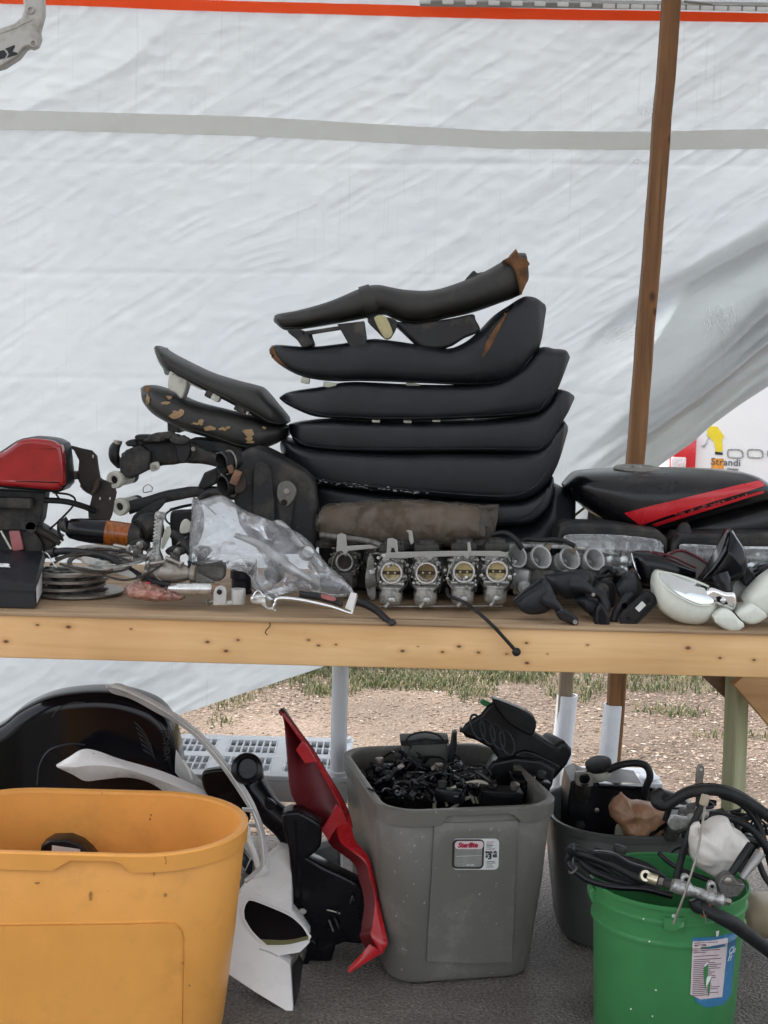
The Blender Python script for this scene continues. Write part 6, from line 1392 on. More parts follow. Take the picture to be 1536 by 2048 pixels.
# white bowl mirror
m6 = mirror('pearl white bowl shaped mirror lying on its back with the glass facing up', at=(1370, 1250)); MY = 2.87
bwg = slab([(1303, 1165), (1308, 1146), (1320, 1140), (1360, 1152), (1420, 1174), (1437, 1208)], [(1303, 1172), (1308, 1196), (1322, 1222), (1358, 1243), (1402, 1245), (1438, 1213)], MY, [0.03, 0.07, 0.10, 0.12, 0.10, 0.03], 2.5, 60, 40)
mk('shell', bwg, cream_paint, m6); trb6 = bvh(bwg)
mglass = mat('silver mirror glass', (0.62, 0.64, 0.63), 0.05, metal=1.0, var=0.1, vs=14, dirt=(0.4, 0.4, 0.36), da=0.25, ds=10, rvar=0.03)
mk('mirror_glass', drape(trb6, [(1320, 1147), (1350, 1154), (1390, 1168), (1420, 1181), (1428, 1200)], [(1324, 1160), (1345, 1180), (1370, 1196), (1400, 1208), (1430, 1210)], 0.002, 30, 8, 0.0016, MY - .05), mglass, m6)
mk('glass_rim', drape_line(trb6, [(1316, 1146), (1345, 1149), (1390, 1163), (1424, 1180), (1433, 1206), (1400, 1211), (1368, 1199), (1340, 1182), (1320, 1163), (1316, 1146)], 2.4, 70, 0.0012, MY - .05), cream_paint, m6)
# white jointed mirror at the right edge
m7 = mirror('dirty white mirror with a jointed foot, cut by the right edge of the picture', at=(1490, 1262)); MY = 2.84
mk('head', slab([(1482, 1196), (1495, 1178), (1536, 1142), (1590, 1120), (1620, 1140)], [(1484, 1204), (1505, 1222), (1540, 1238), (1590, 1240), (1622, 1180)], MY + .03, [0.03, 0.07, 0.10, 0.12, 0.06], 2.8, 40, 30), cream_paint, m7)
mk('arm', slab([(1466, 1224), (1480, 1212), (1500, 1204), (1522, 1218)], [(1478, 1238), (1494, 1246), (1512, 1244), (1530, 1232)], MY, [0.05, 0.055, 0.055, 0.05], 4, 30, 24), cream_paint, m7)
mk('foot', slab([(1424, 1232), (1432, 1222), (1446, 1215), (1464, 1222), (1480, 1238)], [(1428, 1244), (1440, 1253), (1458, 1262), (1474, 1260), (1486, 1252)], MY - .02, [0.03, 0.045, 0.05, 0.05, 0.035], 3.2, 36, 24), cream_paint, m7)
mk('joint_line', ptube([(1466, 1222, MY - .035), (1476, 1234, MY - .04), (1486, 1246, MY - .035)], 1.6, 6), blackp, m7)
m7b = mirror('small dull grey mirror cup wedged behind the jointed white mirror', at=(1480, 1200)); MY = 2.93
mk('cup', lathe([(0.003, 0.02), (0.020, 0.015), (0.026, 0.0), (0.022, -0.012), (0.012, -0.018), (0.003, -0.02)], P(1476, 1180, MY), (0.3, -1, 0.3), 24), grey_paint, m7b)
m8 = mirror('half seen black mirror at the far right, above the jointed white mirror', at=(1520, 1200)); MY = 2.99
mk('head', slab([(1500, 1142), (1520, 1128), (1560, 1126), (1600, 1140)], [(1502, 1152), (1520, 1172), (1560, 1180), (1600, 1160)], MY, [0.04, 0.07, 0.08, 0.04], 2.8, 30, 24), gloss, m8)
# red hooked metal frame part hanging at the top left
hp = thing('hanging_fairing_stay', 'grey cast bracket hanging from the canopy at the top left corner', 'bracket', P(20, 140, 2.6))
go = [(44, -30), (84, -30), (85, 25), (76, 60), (78, 74), (72, 90), (62, 95), (54, 93), (48, 96), (34, 114), (4, 133), (-40, 145), (-40, 68), (0, 56), (28, 46), (42, 34), (47, 20)]
hgm = mat('bare grey alloy', (0.42, 0.41, 0.38), 0.45, metal=0.35, var=0.12, vs=20, dirt=(0.15, 0.13, 0.1), da=0.4, ds=30)
hg = pillow(go, 2.6, 0.03, 5, smooth=False); mk('casting', hg, hgm, hp); trh = bvh(hg)
for x, y, rq in ((67, 87, 5), (61, 20, 5)): mk("bolt_eye", torus(P(x, y, 2.598), (0, 1, 0), PX(rq + 1, 2.6), PX(2, 2.6), 20, 6), hgm, hp)
for pts in ([(10, 98), (29, 90), (30, 94), (24, 97), (27, 106), (35, 106), (34, 109), (14, 116), (18, 108), (14, 101)], [(-6, 104), (8, 100), (14, 108), (10, 116), (-6, 120)]):
    mk('slot', drape_blob(trh, pts, 0.0006, 0.0008), gloss, hp)
mk('ridge', drape_line(trh, [(0, 66), (30, 56), (48, 46), (64, 40)], 1.6, 20, 0, 2.6), hgm, hp)
mk('hanger_wire', tube([P(64, -20, 2.6), P(64, -120, 2.62)], 0.002, 6, n=3), steel, hp)
# ================================================================== UNDER THE BENCH: TUBS, BUCKET, FAIRINGS
def rrect(cx, cy, hx, hy, r, yaw, z, n=10, ns=16):
    out = []; c, s = math.cos(R(yaw)), math.sin(R(yaw)); r = min(r, hx * .98, hy * .98); loc = []
    for sx, sy, a0 in ((1, 1, 0), (-1, 1, 90), (-1, -1, 180), (1, -1, 270)):
        arc = [(sx * (hx - r) + r * math.cos(R(a0 + 90 * k / (n - 1))), sy * (hy - r) + r * math.sin(R(a0 + 90 * k / (n - 1)))) for k in range(n)]
        if loc:
            p, q = loc[-1], arc[0]; loc += [(p[0] + (q[0] - p[0]) * k / ns, p[1] + (q[1] - p[1]) * k / ns) for k in range(1, ns)]
        loc += arc
    p, q = loc[-1], loc[0]; loc += [(p[0] + (q[0] - p[0]) * k / ns, p[1] + (q[1] - p[1]) * k / ns) for k in range(1, ns)]
    return [Vector((cx + x * c - y * s, cy + x * s + y * c, z)) for x, y in loc]
def lean(geo, k):
    """tip a shape back: it keeps its outline from the front while its top recedes"""
    return [CAM + (v - CAM) * (1 + k * v.z) for v in geo[0]], geo[1]
def tub(name, label, cx, cy, hx, hy, h, taper, cr, yaw, m, lip=0.018, lip_h=0.03, wall=0.004, notch=None):
    """storage tub: rounded tapering walls, rolled rim, hollow"""
    t_ = thing(name, label, 'storage tub', (cx, cy, 0.004))
    rr_ = lambda inset_, z, k=0.0: rrect(cx, cy, hx - inset_ , hy - inset_, max(0.01, cr - inset_ * 0.5 + k), yaw, z)
    P_ = [(taper + 0.02, 0.006, 0), (taper + 0.006, 0.010), (taper, 0.022), (taper * 0.5, h * 0.5), (lip * 0.6, h - lip_h - 0.012)]
    P_ = [(a[0], a[1]) for a in P_]
    body = [rr_(i, z) for i, z in P_] + [rr_(lip, h - lip_h - 0.002)] + [rr_(lip, h - 0.006)]
    inner = [rr_(lip + wall, h - 0.006), rr_(lip + wall, h - lip_h), rr_(taper * .5 + wall, h * 0.5), rr_(taper + wall, 0.03), rr_(taper + 0.03, 0.016)]
    mk('body', rings(body + inner), m, t_)
    # rolled rim, its skirt cut away over the grip notch
    rim_rings = [rr_(lip + wall + 0.001, h - 0.008), rr_(lip + wall, h - 0.002), rr_(lip + wall - 0.003, h), rr_(0.003, h), rr_(0.0, h - 0.003), rr_(0.001, h - lip_h), rr_(0.004, h - lip_h - 0.001), rr_(0.005, h - 0.012)]
    if notch:
        for q in rim_rings[5:7]:
            for v in q:
                d = v - Vector((cx, cy, v.z)); lx_ = d.x * math.cos(R(yaw)) + d.y * math.sin(R(yaw)); ly_ = -d.x * math.sin(R(yaw)) + d.y * math.cos(R(yaw))
                if ly_ < -hy * 0.9: v.z += lip_h * 0.62 * min(1, max(0, (notch[1] - abs(lx_ - notch[0])) / 0.008))
    mk('rim', rings(rim_rings, caps=False), m, t_)
    return t_, rings(body)
def fine(pts, n):  # resample straight rim sections
    return lin([tuple(p) for p in pts], n)

# ---- yellow tub
ylw = mat('amber yellow plastic', (0.76, 0.345, 0.078), 0.38, var=0.07, vs=7, dirt=(0.50, 0.24, 0.06), da=0.30, ds=8, bump=0.08, bs=60, spots=(0.34, 0.17, 0.05), sa=-0.15, ss=26, spec=0.4)
YH = 0.44
yr = G(497, 1642, YH); yf = G(300, 1712, YH); yb = G(300, 1580, YH)
yw = 0.33; ycx = yr.x - yw; ycy = (yf.y + yb.y) / 2; yhy = (yb.y - yf.y) / 2
yt, ytg = tub('storage_tub', 'big amber yellow plastic tub in the left foreground, nearly empty', ycx, ycy, yw, yhy, YH, 0.045, 0.20, 0.0, ylw, 0.012, 0.034, notch=(G(175, 1745, YH - 0.02).x - ycx, PX(62, 2.8)))
ytr = bvh(ytg)
for pts, r_px in (([(-60, 1849), (100, 1847), (250, 1845), (335, 1843), (356, 1849), (367, 1868), (369, 1900), (368, 1960), (366, 2040), (365, 2080)], 2.4),):
    mk('panel_ridge', drape_line(ytr, pts, r_px, 120, 0.0, 2.8), ylw, yt)
fpn = drape(ytr, [(-60, 1852), (100, 1850), (250, 1848), (330, 1847), (362, 1860)], [(-60, 2084), (100, 2082), (250, 2080), (330, 2078), (362, 2074)], 0.002, 40, 20, 0.0016, 2.8)
mk('front_panel', fpn, ylw, yt)
scm = mat('dark scuff', (0.36, 0.18, 0.05), 0.6, var=0.4, vs=60)
for i, (x, y, w, h) in enumerate(((245, 1898, 14, 9), (308, 1746, 5, 12), (217, 1781, 2, 2), (172, 1895, 10, 16), (300, 1640, 4, 7), (302, 1632, 3, 3), (75, 1765, 10, 5), (330, 1790, 6, 8), (182, 1790, 6, 22), (364, 1925, 4, 5), (378, 1970, 5, 4))):
    mk('scuff_mark', drape_blob(ytr, blob_outline(x, y, w, h, 300 + i, 8, 0.4), 0.0002, 0.0022, 2.8), scm, yt)
yrm = bvh(rings([rrect(ycx, ycy, yw - 0.0002, yhy - 0.0002, 0.20, 0, z) for z in (YH - 0.030, YH - 0.003)]))
for pts in ([(332, 1708), (330, 1714), (333, 1722), (331, 1728)], [(323, 1708), (338, 1709)], [(186, 1710), (191, 1706), (193, 1711)]):
    mk('rim_crack', drape_line(yrm, pts, 0.9, 12, 0.0004, 2.75), scm, yt)
yi = thing('small_box', 'black box end with a white label lying inside the yellow tub', 'box', (P(120, 1700, 2.86).x, 2.9, 0.02))
mk('box_end', pillow([(77, 1720), (82, 1692), (100, 1681), (135, 1680), (160, 1690), (178, 1706), (190, 1722)], 2.84, 0.05, 4, smooth=False), blackp, yi)
mk('label', pillow([(104, 1691), (160, 1699), (160, 1712), (103, 1712)], 2.837, 0.002, 0.6, smooth=False), mat('paper label', (0.55, 0.50, 0.45), 0.6, var=0.12, vs=80), yi)
mk('box_body', box((P(120, 1760, 2.87).x, 2.87, 0.16), (0.09, 0.05, 0.28), 0.006), blackp, yi)
mk('cream_handle', ptube([(440, 1672, 3.02), (446, 1685, 3.01), (462, 1710, 3.0), (475, 1760, 2.98)], [7, 9, 9, 9], 12), mat('cream plastic', (0.62, 0.47, 0.22), 0.4, var=0.1), at=P(460, 1760, 2.99), label='cream coloured rounded handle end inside the right end of the yellow tub', cat='handle')

# ---- grey tub with the sticker
gtub = mat('taupe grey plastic', (0.135, 0.129, 0.112), 0.42, var=0.08, vs=5, dirt=(0.30, 0.285, 0.25), da=0.3, ds=9, bump=0.15, bs=140, spots=(0.30, 0.29, 0.26), sa=0.25, ss=90, spec=0.4)
GH = 0.415; GYAW = 12.5
gc = G(950, 1618, GH); dv = Vector((-math.sin(R(GYAW)), math.cos(R(GYAW)), 0)); GHX, GHY = 0.207, 0.265
gcen = gc + dv * GHY
gt, gtg = tub('storage_tub', 'taupe grey plastic tub with a price sticker, full of black parts and wiring', gcen.x, gcen.y, GHX, GHY, GH, 0.040, 0.085, GYAW, gtub, 0.014, 0.034, notch=(0.012, 0.085))
gtr = bvh(gtg)
mk('front_panel', drape(gtr, [(868, 1646), (950, 1645), (1034, 1641)], [(852, 1920), (950, 1924), (1022, 1922)], 0.003, 30, 30, 0.0025, 3.15, False), gtub, gt)
mk('panel_edge', drape_line(gtr, [(868, 1646), (950, 1645), (1034, 1641)], 2.6, 30, 0.002, 3.15), gtub, gt)
stw = mat('white sticker face', (0.62, 0.62, 0.60), 0.35, var=0.04, vs=30, dirt=(0.4, 0.4, 0.38), da=0.2, ds=40)
stk_black = mat('sticker dark frame', (0.030, 0.026, 0.030), 0.4)
def rounded(x0, y0, x1, y1, r, skew=0.0, n=5):
    o = []
    for cx_, cy_, a0 in ((x1 - r, y0 + r, -90), (x1 - r, y1 - r, 0), (x0 + r, y1 - r, 90), (x0 + r, y0 + r, 180)):
        for k in range(n):
            a = R(a0 + 90 * k / (n - 1)); o.append((cx_ + r * math.cos(a) + skew * (cy_ + r * math.sin(a) - y0), cy_ + r * math.sin(a)))
    return o
fp_bvh = gtr
def stick(name, pts, m, off, parent, th=0.0003): return mk(name, drape_blob(gtr, pts, th, off, 3.15), m, parent)
SO = 0.0062
stk = stick('price_sticker', rounded(905, 1675, 997, 1737, 9, -0.03), stw, SO, gt)
stick('sticker_frame', rounded(904, 1676, 967, 1735, 9, -0.03), stk_black, SO + .0008, stk)
stick('sticker_picture', rounded(908, 1680, 963, 1731, 6, -0.03), mat('printed grey tub', (0.22, 0.22, 0.20), 0.4, var=0.2, vs=40), SO + .0014, stk)
stick('sticker_banner', rounded(908, 1679, 965, 1695, 7, -0.03), mat('pinkish white', (0.62, 0.50, 0.49), 0.4, var=0.05), SO + .0020, stk)
stick('sticker_stripe', [(910, 1709), (962, 1707), (962, 1708.5), (910, 1710.5)], mat('pale print', (0.40, 0.40, 0.38), 0.4), SO + .002, stk)
def on_tub(px, py, off): return cast(gtr, px, py, off)
def sticker_text(s, x0, x1, yb_, m, size_px, off, bold=0.0, shear=0.0, spacing=1.0, name='lettering'):
    a, b_ = on_tub(x0, yb_, off), on_tub(x1, yb_ - 0.5, off); c = on_tub(x0, yb_ - 20, off)
    mk(name, text_geo(s, PX(size_px, 3.1), a, b_ - a, c - a, shear, bold, spacing, 0.00015), m, stk)
redt = mat('dark red print', (0.34, 0.02, 0.045), 0.4); blkt = mat('black ink', (0.02, 0.02, 0.02), 0.5)
sticker_text('Sterilite', 913, 960, 1691.5, redt, 14.5, SO + .0032, 0.0006, 0.25, 0.92)
sticker_text('18 GAL', 930, 960, 1728.5, whitep, 5.5, SO + .0026)
sticker_text('$', 969, 975, 1712, blkt, 9, SO + .0012, 0.0005); sticker_text('3', 974, 984, 1715.5, blkt, 16, SO + .0012, 0.0009); sticker_text('43', 983, 996, 1712, blkt, 9.5, SO + .0012, 0.0006)
sticker_text('BWA XL', 969, 995, 1704, blkt, 6.5, SO + .0012, 0.0005)
for k, (y, w, m_) in enumerate(((1681, 15, redt), (1685, 12, blkt), (1688, 14, blkt), (1691, 11, blkt), (1695, 17, blkt), (1720, 17, blkt), (1723, 18, blkt), (1727, 12, blkt), (1731, 14, blkt))):
    stick('print_line', [(971, y), (971 + w, y - .4), (971 + w, y + .7), (971, y + 1.1)], m_ if k else redt, SO + .0011, stk, 0.0001)

# contents of the grey tub
gz = lambda px, py, z: G(px, py, z)
AX = 3.35
ax_ = thing('black_airbox', 'black ribbed airbox with a green tag, tipped up out of the grey tub', 'airbox', P(1040, 1640, AX))
ao = [(919, 1462), (928, 1448), (945, 1436), (960, 1428), (972, 1412), (988, 1400), (1010, 1408), (1040, 1418), (1070, 1433), (1072, 1450), (1071, 1466), (1094, 1480), (1114, 1492), (1122, 1484), (1131, 1482), (1146, 1498), (1146, 1512), (1136, 1532), (1112, 1560), (1080, 1582), (1040, 1598), (980, 1590), (958, 1575), (985, 1545), (996, 1520), (980, 1498), (950, 1482), (930, 1476)]
axg = pillow(ao, AX, 0.10, 9, smooth=False, sub=4, taper=0.28); mk('body', axg, blackp, ax_); trx = bvh(axg)
ribs = []
for k, (x, y) in enumerate(((955, 1454), (975, 1464), (995, 1474), (1014, 1486))):
    c = [(x + 20 * math.cos(a) * 0.55 + 12 * math.sin(a) * 0.8, y + 24 * math.sin(a) - 6 * math.cos(a)) for a in np.linspace(0, 2 * math.pi, 24)]
    mk('rib', drape_line(trx, c, 2.6, 40, 0.0005, AX), mat('matte black rib', (0.022, 0.022, 0.024), 0.45) if k == 0 else MATS['matte black rib'], ax_)
mk('lower_body', pillow([(952, 1600), (956, 1560), (984, 1524), (1030, 1514), (1084, 1520), (1112, 1540), (1106, 1572), (1088, 1606), (1000, 1612)], AX - 0.03, 0.10, 8, smooth=False, taper=0.15), blackp, ax_)
mk('upper_tab', pillow([(985, 1404), (1000, 1402), (1068, 1434), (1066, 1470), (1040, 1462), (1010, 1440)], AX - 0.03, 0.04, 4), blackp, ax_)
mk('panel_seam', [drape_line(trx, [(1055, 1500), (1090, 1496), (1125, 1500)], 1.5, 20, 0, AX), ], blackdusty, ax_)
mk('lower_panel', pillow([(1000, 1575), (1006, 1540), (1030, 1510), (1056, 1502), (1100, 1520), (1120, 1536), (1100, 1560), (1060, 1580)], AX - 0.012, 0.02, 4), blackp, ax_)
for x, y, h_ in ((1020, 1534, 7), (1025, 1529, 6), (1030, 1527, 4), (1034, 1523, 6), (1039, 1520, 6)):
    mk('print_mark', pbox(x, y, AX - 0.0135, 3, h_, 0.001, 0.4, 0, 35, 0), whitep, ax_)
mk('seam_line', ptube([(990, 1418, AX - .035), (1004, 1436, AX - .035), (1030, 1444, AX - .035), (1062, 1462, AX - .035)], 0.8, 5), blackdusty, ax_)
gtag = mat('green plastic tag', (0.03, 0.22, 0.06), 0.4, var=0.15)
mk('green_tag', pillow([(960, 1406), (966, 1399), (985, 1408), (981, 1417), (964, 1410)], AX + 0.01, 0.02, 2, smooth=False), gtag, ax_)
mk('clip', pbox(926, 1460, AX + 0.01, 14, 9, 0.02, 2, 0, 20, 0), blackp, ax_)
rl = thing('relay_box', 'grey plastic relay box with a black wire loop inside the grey tub', 'relay box', P(850, 1560, 3.42)); RY = 3.42
mk('case', pillow([(804, 1484), (860, 1480), (894, 1483), (900, 1532), (896, 1560), (798, 1560)], RY, 0.06, 5, smooth=False), mat('grey relay plastic', (0.10, 0.10, 0.09), 0.5, var=0.12, vs=20), rl)
mk('case_lid', pillow([(800, 1482), (860, 1478), (897, 1480), (898, 1488), (802, 1492)], RY - 0.006, 0.07, 3, smooth=False), blackdusty, rl)
mk('wire_loop', ptube([(810, 1484, RY - .01), (822, 1470, RY - .01), (850, 1464, RY - .01), (876, 1470, RY - .01), (888, 1482, RY - .01)], 2.2, 7), rubber, rl)
mk('wire_loop', ptube([(814, 1484, RY - .02), (850, 1478, RY - .02), (884, 1484, RY - .02)], 1.8, 7), rubber, rl)
spk_ = thing('black_strut', 'black tapered plastic strut standing upright in the grey tub', 'strut', P(908, 1560, 3.4))
mk('strut', pillow([(905, 1466), (914, 1464), (914, 1490), (908, 1530), (894, 1532), (900, 1500)], 3.38, 0.03, 3, smooth=False), blackp, spk_)
mk('strut_base', box(P(905, 1555, 3.41), (0.05, 0.05, 0.08), 0.006), blackp, spk_)
# heap floor: dark mass of looms
heap_m = mat('tangled black loom', (0.005, 0.005, 0.006), 0.38, var=0.4, vs=50, dirt=(0.025, 0.025, 0.023), da=0.35, ds=60)
g0 = random.Random(21)
lab = ['tangle of shiny black wiring at the left end of the grey tub', 'tangle of thin black cables in the middle of the grey tub', 'black wiring bundle in front of the airbox inside the grey tub', 'coil of frayed wires near the front rim of the grey tub']
for li, (cx_, cy_, w_, h_) in enumerate(((790, 1545, 80, 50), (860, 1555, 90, 50), (940, 1560, 80, 46), (815, 1582, 60, 20))):
    lm = thing('wiring_loom', lab[li], 'wires', gz(cx_, cy_ + 30, 0.33), 'wiring looms in the grey tub')
    zc = 0.385
    mk('loom_core', rough_up(lathe([(0.03, -0.09), (0.085, -0.05), (0.085, 0.0), (0.06, 0.02), (0.01, 0.026)], gz(cx_, cy_ + 8, zc - 0.03) + Vector((0, 0.03, 0)), (0, 0, 1), 20), 0.012, 30, li), heap_m, lm)
    for k in range(20):
        p0 = gz(cx_ + g0.uniform(-w_, w_) / 2, cy_ + g0.uniform(-h_, h_) / 2, zc + g0.uniform(-.01, .02)); pts = [p0]
        for s_ in range(4): pts.append(pts[-1] + Vector((g0.uniform(-.035, .035), g0.uniform(-.03, .03), g0.uniform(-.016, .018))))
        mk('wire', tube(pts, g0.choice((0.0016, 0.0022, 0.0035, 0.005)), 6), g0.choice((heap_m, heap_m, heap_m, gloss, blackdusty)), lm)
    for k in range(7):
        p0 = gz(cx_ + g0.uniform(-w_, w_) / 2.4, cy_ + g0.uniform(-h_, h_) / 2.6, zc + 0.022)
        mk('connector', box(p0, (0.016, 0.012, 0.012), 0.002, rot(g0.uniform(-40, 40), g0.uniform(-40, 40), g0.uniform(0, 90))), g0.choice((blackp, gloss, blackp, steel)), lm)
    if li == 1:
        mk('connector', box(gz(857, 1556, 0.375), (0.020, 0.016, 0.014), 0.002, rot(10, 20, 20)), gtag, lm)
        mk('wire', tube([gz(858, 1548, .38), gz(870, 1542, .385), gz(885, 1546, .38), gz(895, 1555, .37)], 0.0016, 6), mat('dull red wire', (0.16, 0.015, 0.02), 0.4), lm)
        mk('bulb_holder', lathe([(0.004, 0), (0.013, 0.003), (0.013, 0.016), (0.006, 0.02)], gz(848, 1515, .385), (0.3, -0.6, 0.7), 18), gloss, lm)
        mk('glint_wire', tube([gz(806, 1534, .38), gz(808, 1550, .382), gz(822, 1560, .38), gz(842, 1562, .375)], 0.0014, 6), alu_bright, lm)
    if li == 0:
        for a, b_ in (((744, 1533), (754, 1540)), ((756, 1538), (766, 1549))): mk('bright_pin', tube([gz(*a, .378), gz(*b_, .378)], 0.0022, 6, n=3), alu_bright, lm)
    if li == 3:
        for k in range(14):
            x = g0.uniform(800, 842); mk('frayed_strand', tube([gz(x, 1580, .372), gz(x + g0.uniform(-4, 8), 1588, .378), gz(x + g0.uniform(-2, 12), 1598, .37)], 0.0009, 5), alu_bright if k % 3 else steel, lm)
g0 = random.Random(33)
for i, (x, y, w, h, d, lb) in enumerate(((770, 1540, 0.05, 0.03, 0.04, 'black plastic relay block at the left end of the grey tub heap'), (812, 1532, 0.04, 0.04, 0.03, 'square black sensor in the left half of the grey tub heap'), (846, 1520, 0.05, 0.045, 0.04, 'black hexagonal housing in front of the relay box'), (892, 1552, 0.06, 0.03, 0.04, 'black switch block in the middle of the grey tub heap'), (900, 1590, 0.07, 0.03, 0.03, 'black flat housing near the front rim of the grey tub'), (770, 1572, 0.05, 0.03, 0.03, 'dark connector block by the left front corner of the grey tub'), (1000, 1592, 0.10, 0.04, 0.04, 'black cover under the airbox at the front rim of the grey tub'), (1056, 1572, 0.09, 0.05, 0.06, 'black cover under the airbox at the right end of the grey tub'))):
    c = gz(x, y, 0.385); t_ = thing('plastic_housing', lb, 'housing', c - Vector((0, 0, 0.03)), 'black housings in the grey tub')
    M_ = rot(g0.uniform(-35, 35), g0.uniform(-35, 35), g0.uniform(0, 180)) if i < 6 else rot(10, 6, 12)
    mk('case', box(c, (w, d, h), 0.004, M_), (blackp, gloss)[i % 2], t_)
    mk('rib', box(c + M_ @ Vector((0, -d * 0.5, h * .1)), (w * .6, 0.006, h * .4), 0.002, M_), blackp, t_)
    mk('plug', lathe([(0.009, 0), (0.011, 0.004), (0.011, 0.014), (0.006, 0.016)], c + M_ @ Vector((w * .3, 0, h * .5)), M_ @ Vector((0, 0, 1)), 14), blackdusty if i % 3 else steel, t_)
gg = thing('oval_grille', 'beige oval wire guard leaning against the front rim inside the grey tub', 'guard', gz(920, 1625, 0.36))
bei = mat('beige coated wire', (0.42, 0.39, 0.30), 0.45, var=0.12, vs=40)
GYY = 3.17
q = catmull([(870, 1604), (876, 1592), (910, 1574), (950, 1563), (970, 1566), (974, 1574), (964, 1586), (930, 1598), (905, 1616), (884, 1626), (870, 1618)], 60, True); q = [P(a, b_, GYY) for a, b_ in q]
mk('hoop', tube(q + [q[0]], PX(3.6, GYY), 8, smooth=False), bei, gg)
for a, b_ in (((887, 1585), (894, 1612)), ((932, 1566), (948, 1606)), ((950, 1588), (956, 1606))): mk('cross_bar', ptube([(*a, GYY), (*b_, GYY)], 3, 8, n=3), bei, gg)

# ---- dark grey tub at the right
dtub = mat('dark slate plastic', (0.080, 0.082, 0.078), 0.40, var=0.12, vs=6, dirt=(0.13, 0.125, 0.115), da=0.3, ds=8, bump=0.1, bs=120)
DH = 0.302
dl_ = G(1102, 1640, DH); df_ = G(1300, 1712, DH)
dcx, dcy = 0.605, 3.145 + 0.215
dt_, dtg = tub('storage_tub', 'dark slate grey plastic tub behind the green bucket, heaped with engine parts', dcx, dcy, dcx - dl_.x, 0.215, DH, 0.035, 0.15, 0, dtub, 0.008, 0.018)
mk('tub_scuff', drape_line(bvh(dtg), [(1140, 1700), (1146, 1720), (1143, 1745)], 2, 12, 0.0005, 3.3), mat('pale scuff', (0.30, 0.30, 0.29), 0.6), dt_)
# engine lump with reservoir
EY = 3.36
en = thing('engine_block', 'black engine part with round holes, sticking out of the dark tub', 'engine part', P(1190, 1700, EY))
eg = pillow([(1136, 1600), (1142, 1565), (1160, 1556), (1180, 1566), (1235, 1566), (1286, 1572), (1296, 1590), (1300, 1700), (1290, 1740), (1150, 1740), (1134, 1690)], EY, 0.14, 6, smooth=False)
mk('block', eg, blackp, en)
mk('top_rail', pbox(1250, 1572, EY - 0.005, 110, 9, 0.03, 2, 0, 2, 0), gloss, en)
for x, y, rq in ((1193, 1620, 5), (1160, 1650, 10), (1170, 1600, 6), (1230, 1600, 9), (1220, 1690, 12), (1180, 1700, 8)):
    mk('boss', lathe([(PX(rq * .5, EY), -0.006), (PX(rq, EY), -0.004), (PX(rq, EY), 0.01)], P(x, y, EY), (0, 1, 0), 18), steel if rq < 6 else blackdusty, en)
cp = thing('intake_flange', 'grey four cornered intake flange with a round hole on top of the dark tub heap', 'flange', P(1168, 1585, 3.30)); FY2 = 3.31
mk('flange_plate', pillow([(1150, 1548), (1158, 1544), (1182, 1545), (1188, 1552), (1188, 1566), (1182, 1574), (1156, 1572), (1150, 1562)], FY2, 0.012, 2), steel, cp)
mk('flange_hole', lathe([(PX(11, FY2), -0.001), (PX(10, FY2), -0.0015), (PX(0.1, FY2), -0.0012)], P(1169, 1557, FY2), (0, 1, 0), 22), gloss, cp)
mk('flange_pipe', ptube([(1168, 1558, FY2 + .012), (1165, 1590, FY2 + .05)], 16, 14, n=4), blackdusty, cp)
rv = thing('fluid_reservoir', 'cream brake fluid reservoir with a black screw cap and a hose, on the dark tub', 'reservoir', P(1195, 1560, 3.33)); VY2 = 3.34
ax2 = Vector((-0.25, -0.25, 1)).normalized(); q = PX(1, VY2); o = P(1202, 1556, VY2)
mk('cup', lathe([(16 * q, 0), (22 * q, 6 * q), (24 * q, 24 * q), (22 * q, 26 * q)], o, ax2, 26), mat('cloudy cream plastic', (0.45, 0.44, 0.36), 0.35, var=0.15, vs=30), rv)
mk('cap', lathe([(26 * q, 26 * q), (27 * q, 28 * q), (27 * q, 37 * q), (24 * q, 39 * q), (4 * q, 39 * q)], o, ax2, 30), rubber, rv)
mk('hose', ptube([(1216, 1540, VY2 - .03), (1240, 1530, VY2 - .04), (1270, 1526, VY2 - .04), (1292, 1532, VY2 - .04), (1300, 1552, VY2 - .04), (1292, 1575, VY2 - .03), (1288, 1600, VY2 - .02)], 7.5, 12), rubber, rv)
bg2 = thing('brown_pouch', 'brown wrinkled plastic pouch lying between the engine part and the hoses', 'pouch', P(1270, 1700, 3.27))
mk('pouch', rough_up(puffy([(1219, 1611), (1224, 1600), (1237, 1588), (1242, 1582), (1250, 1594), (1270, 1600), (1294, 1602), (1318, 1610), (1334, 1620), (1332, 1640), (1326, 1660), (1316, 1686), (1290, 1688), (1262, 1686), (1250, 1670), (1238, 1650), (1222, 1630)], 3.20, 0.09, 0.007, 22, 9, 12, 80), 0.002, 60), mat('brown waxy plastic', (0.30, 0.155, 0.085), 0.42, var=0.28, vs=18, dirt=(0.46, 0.34, 0.22), da=0.35, ds=14), bg2, smooth=60)
mk('paper_corner', pillow([(1232, 1655), (1246, 1648), (1258, 1680), (1250, 1690), (1232, 1684)], 3.215, 0.01, 2), mat('pale olive paper', (0.32, 0.32, 0.22), 0.7), bg2)

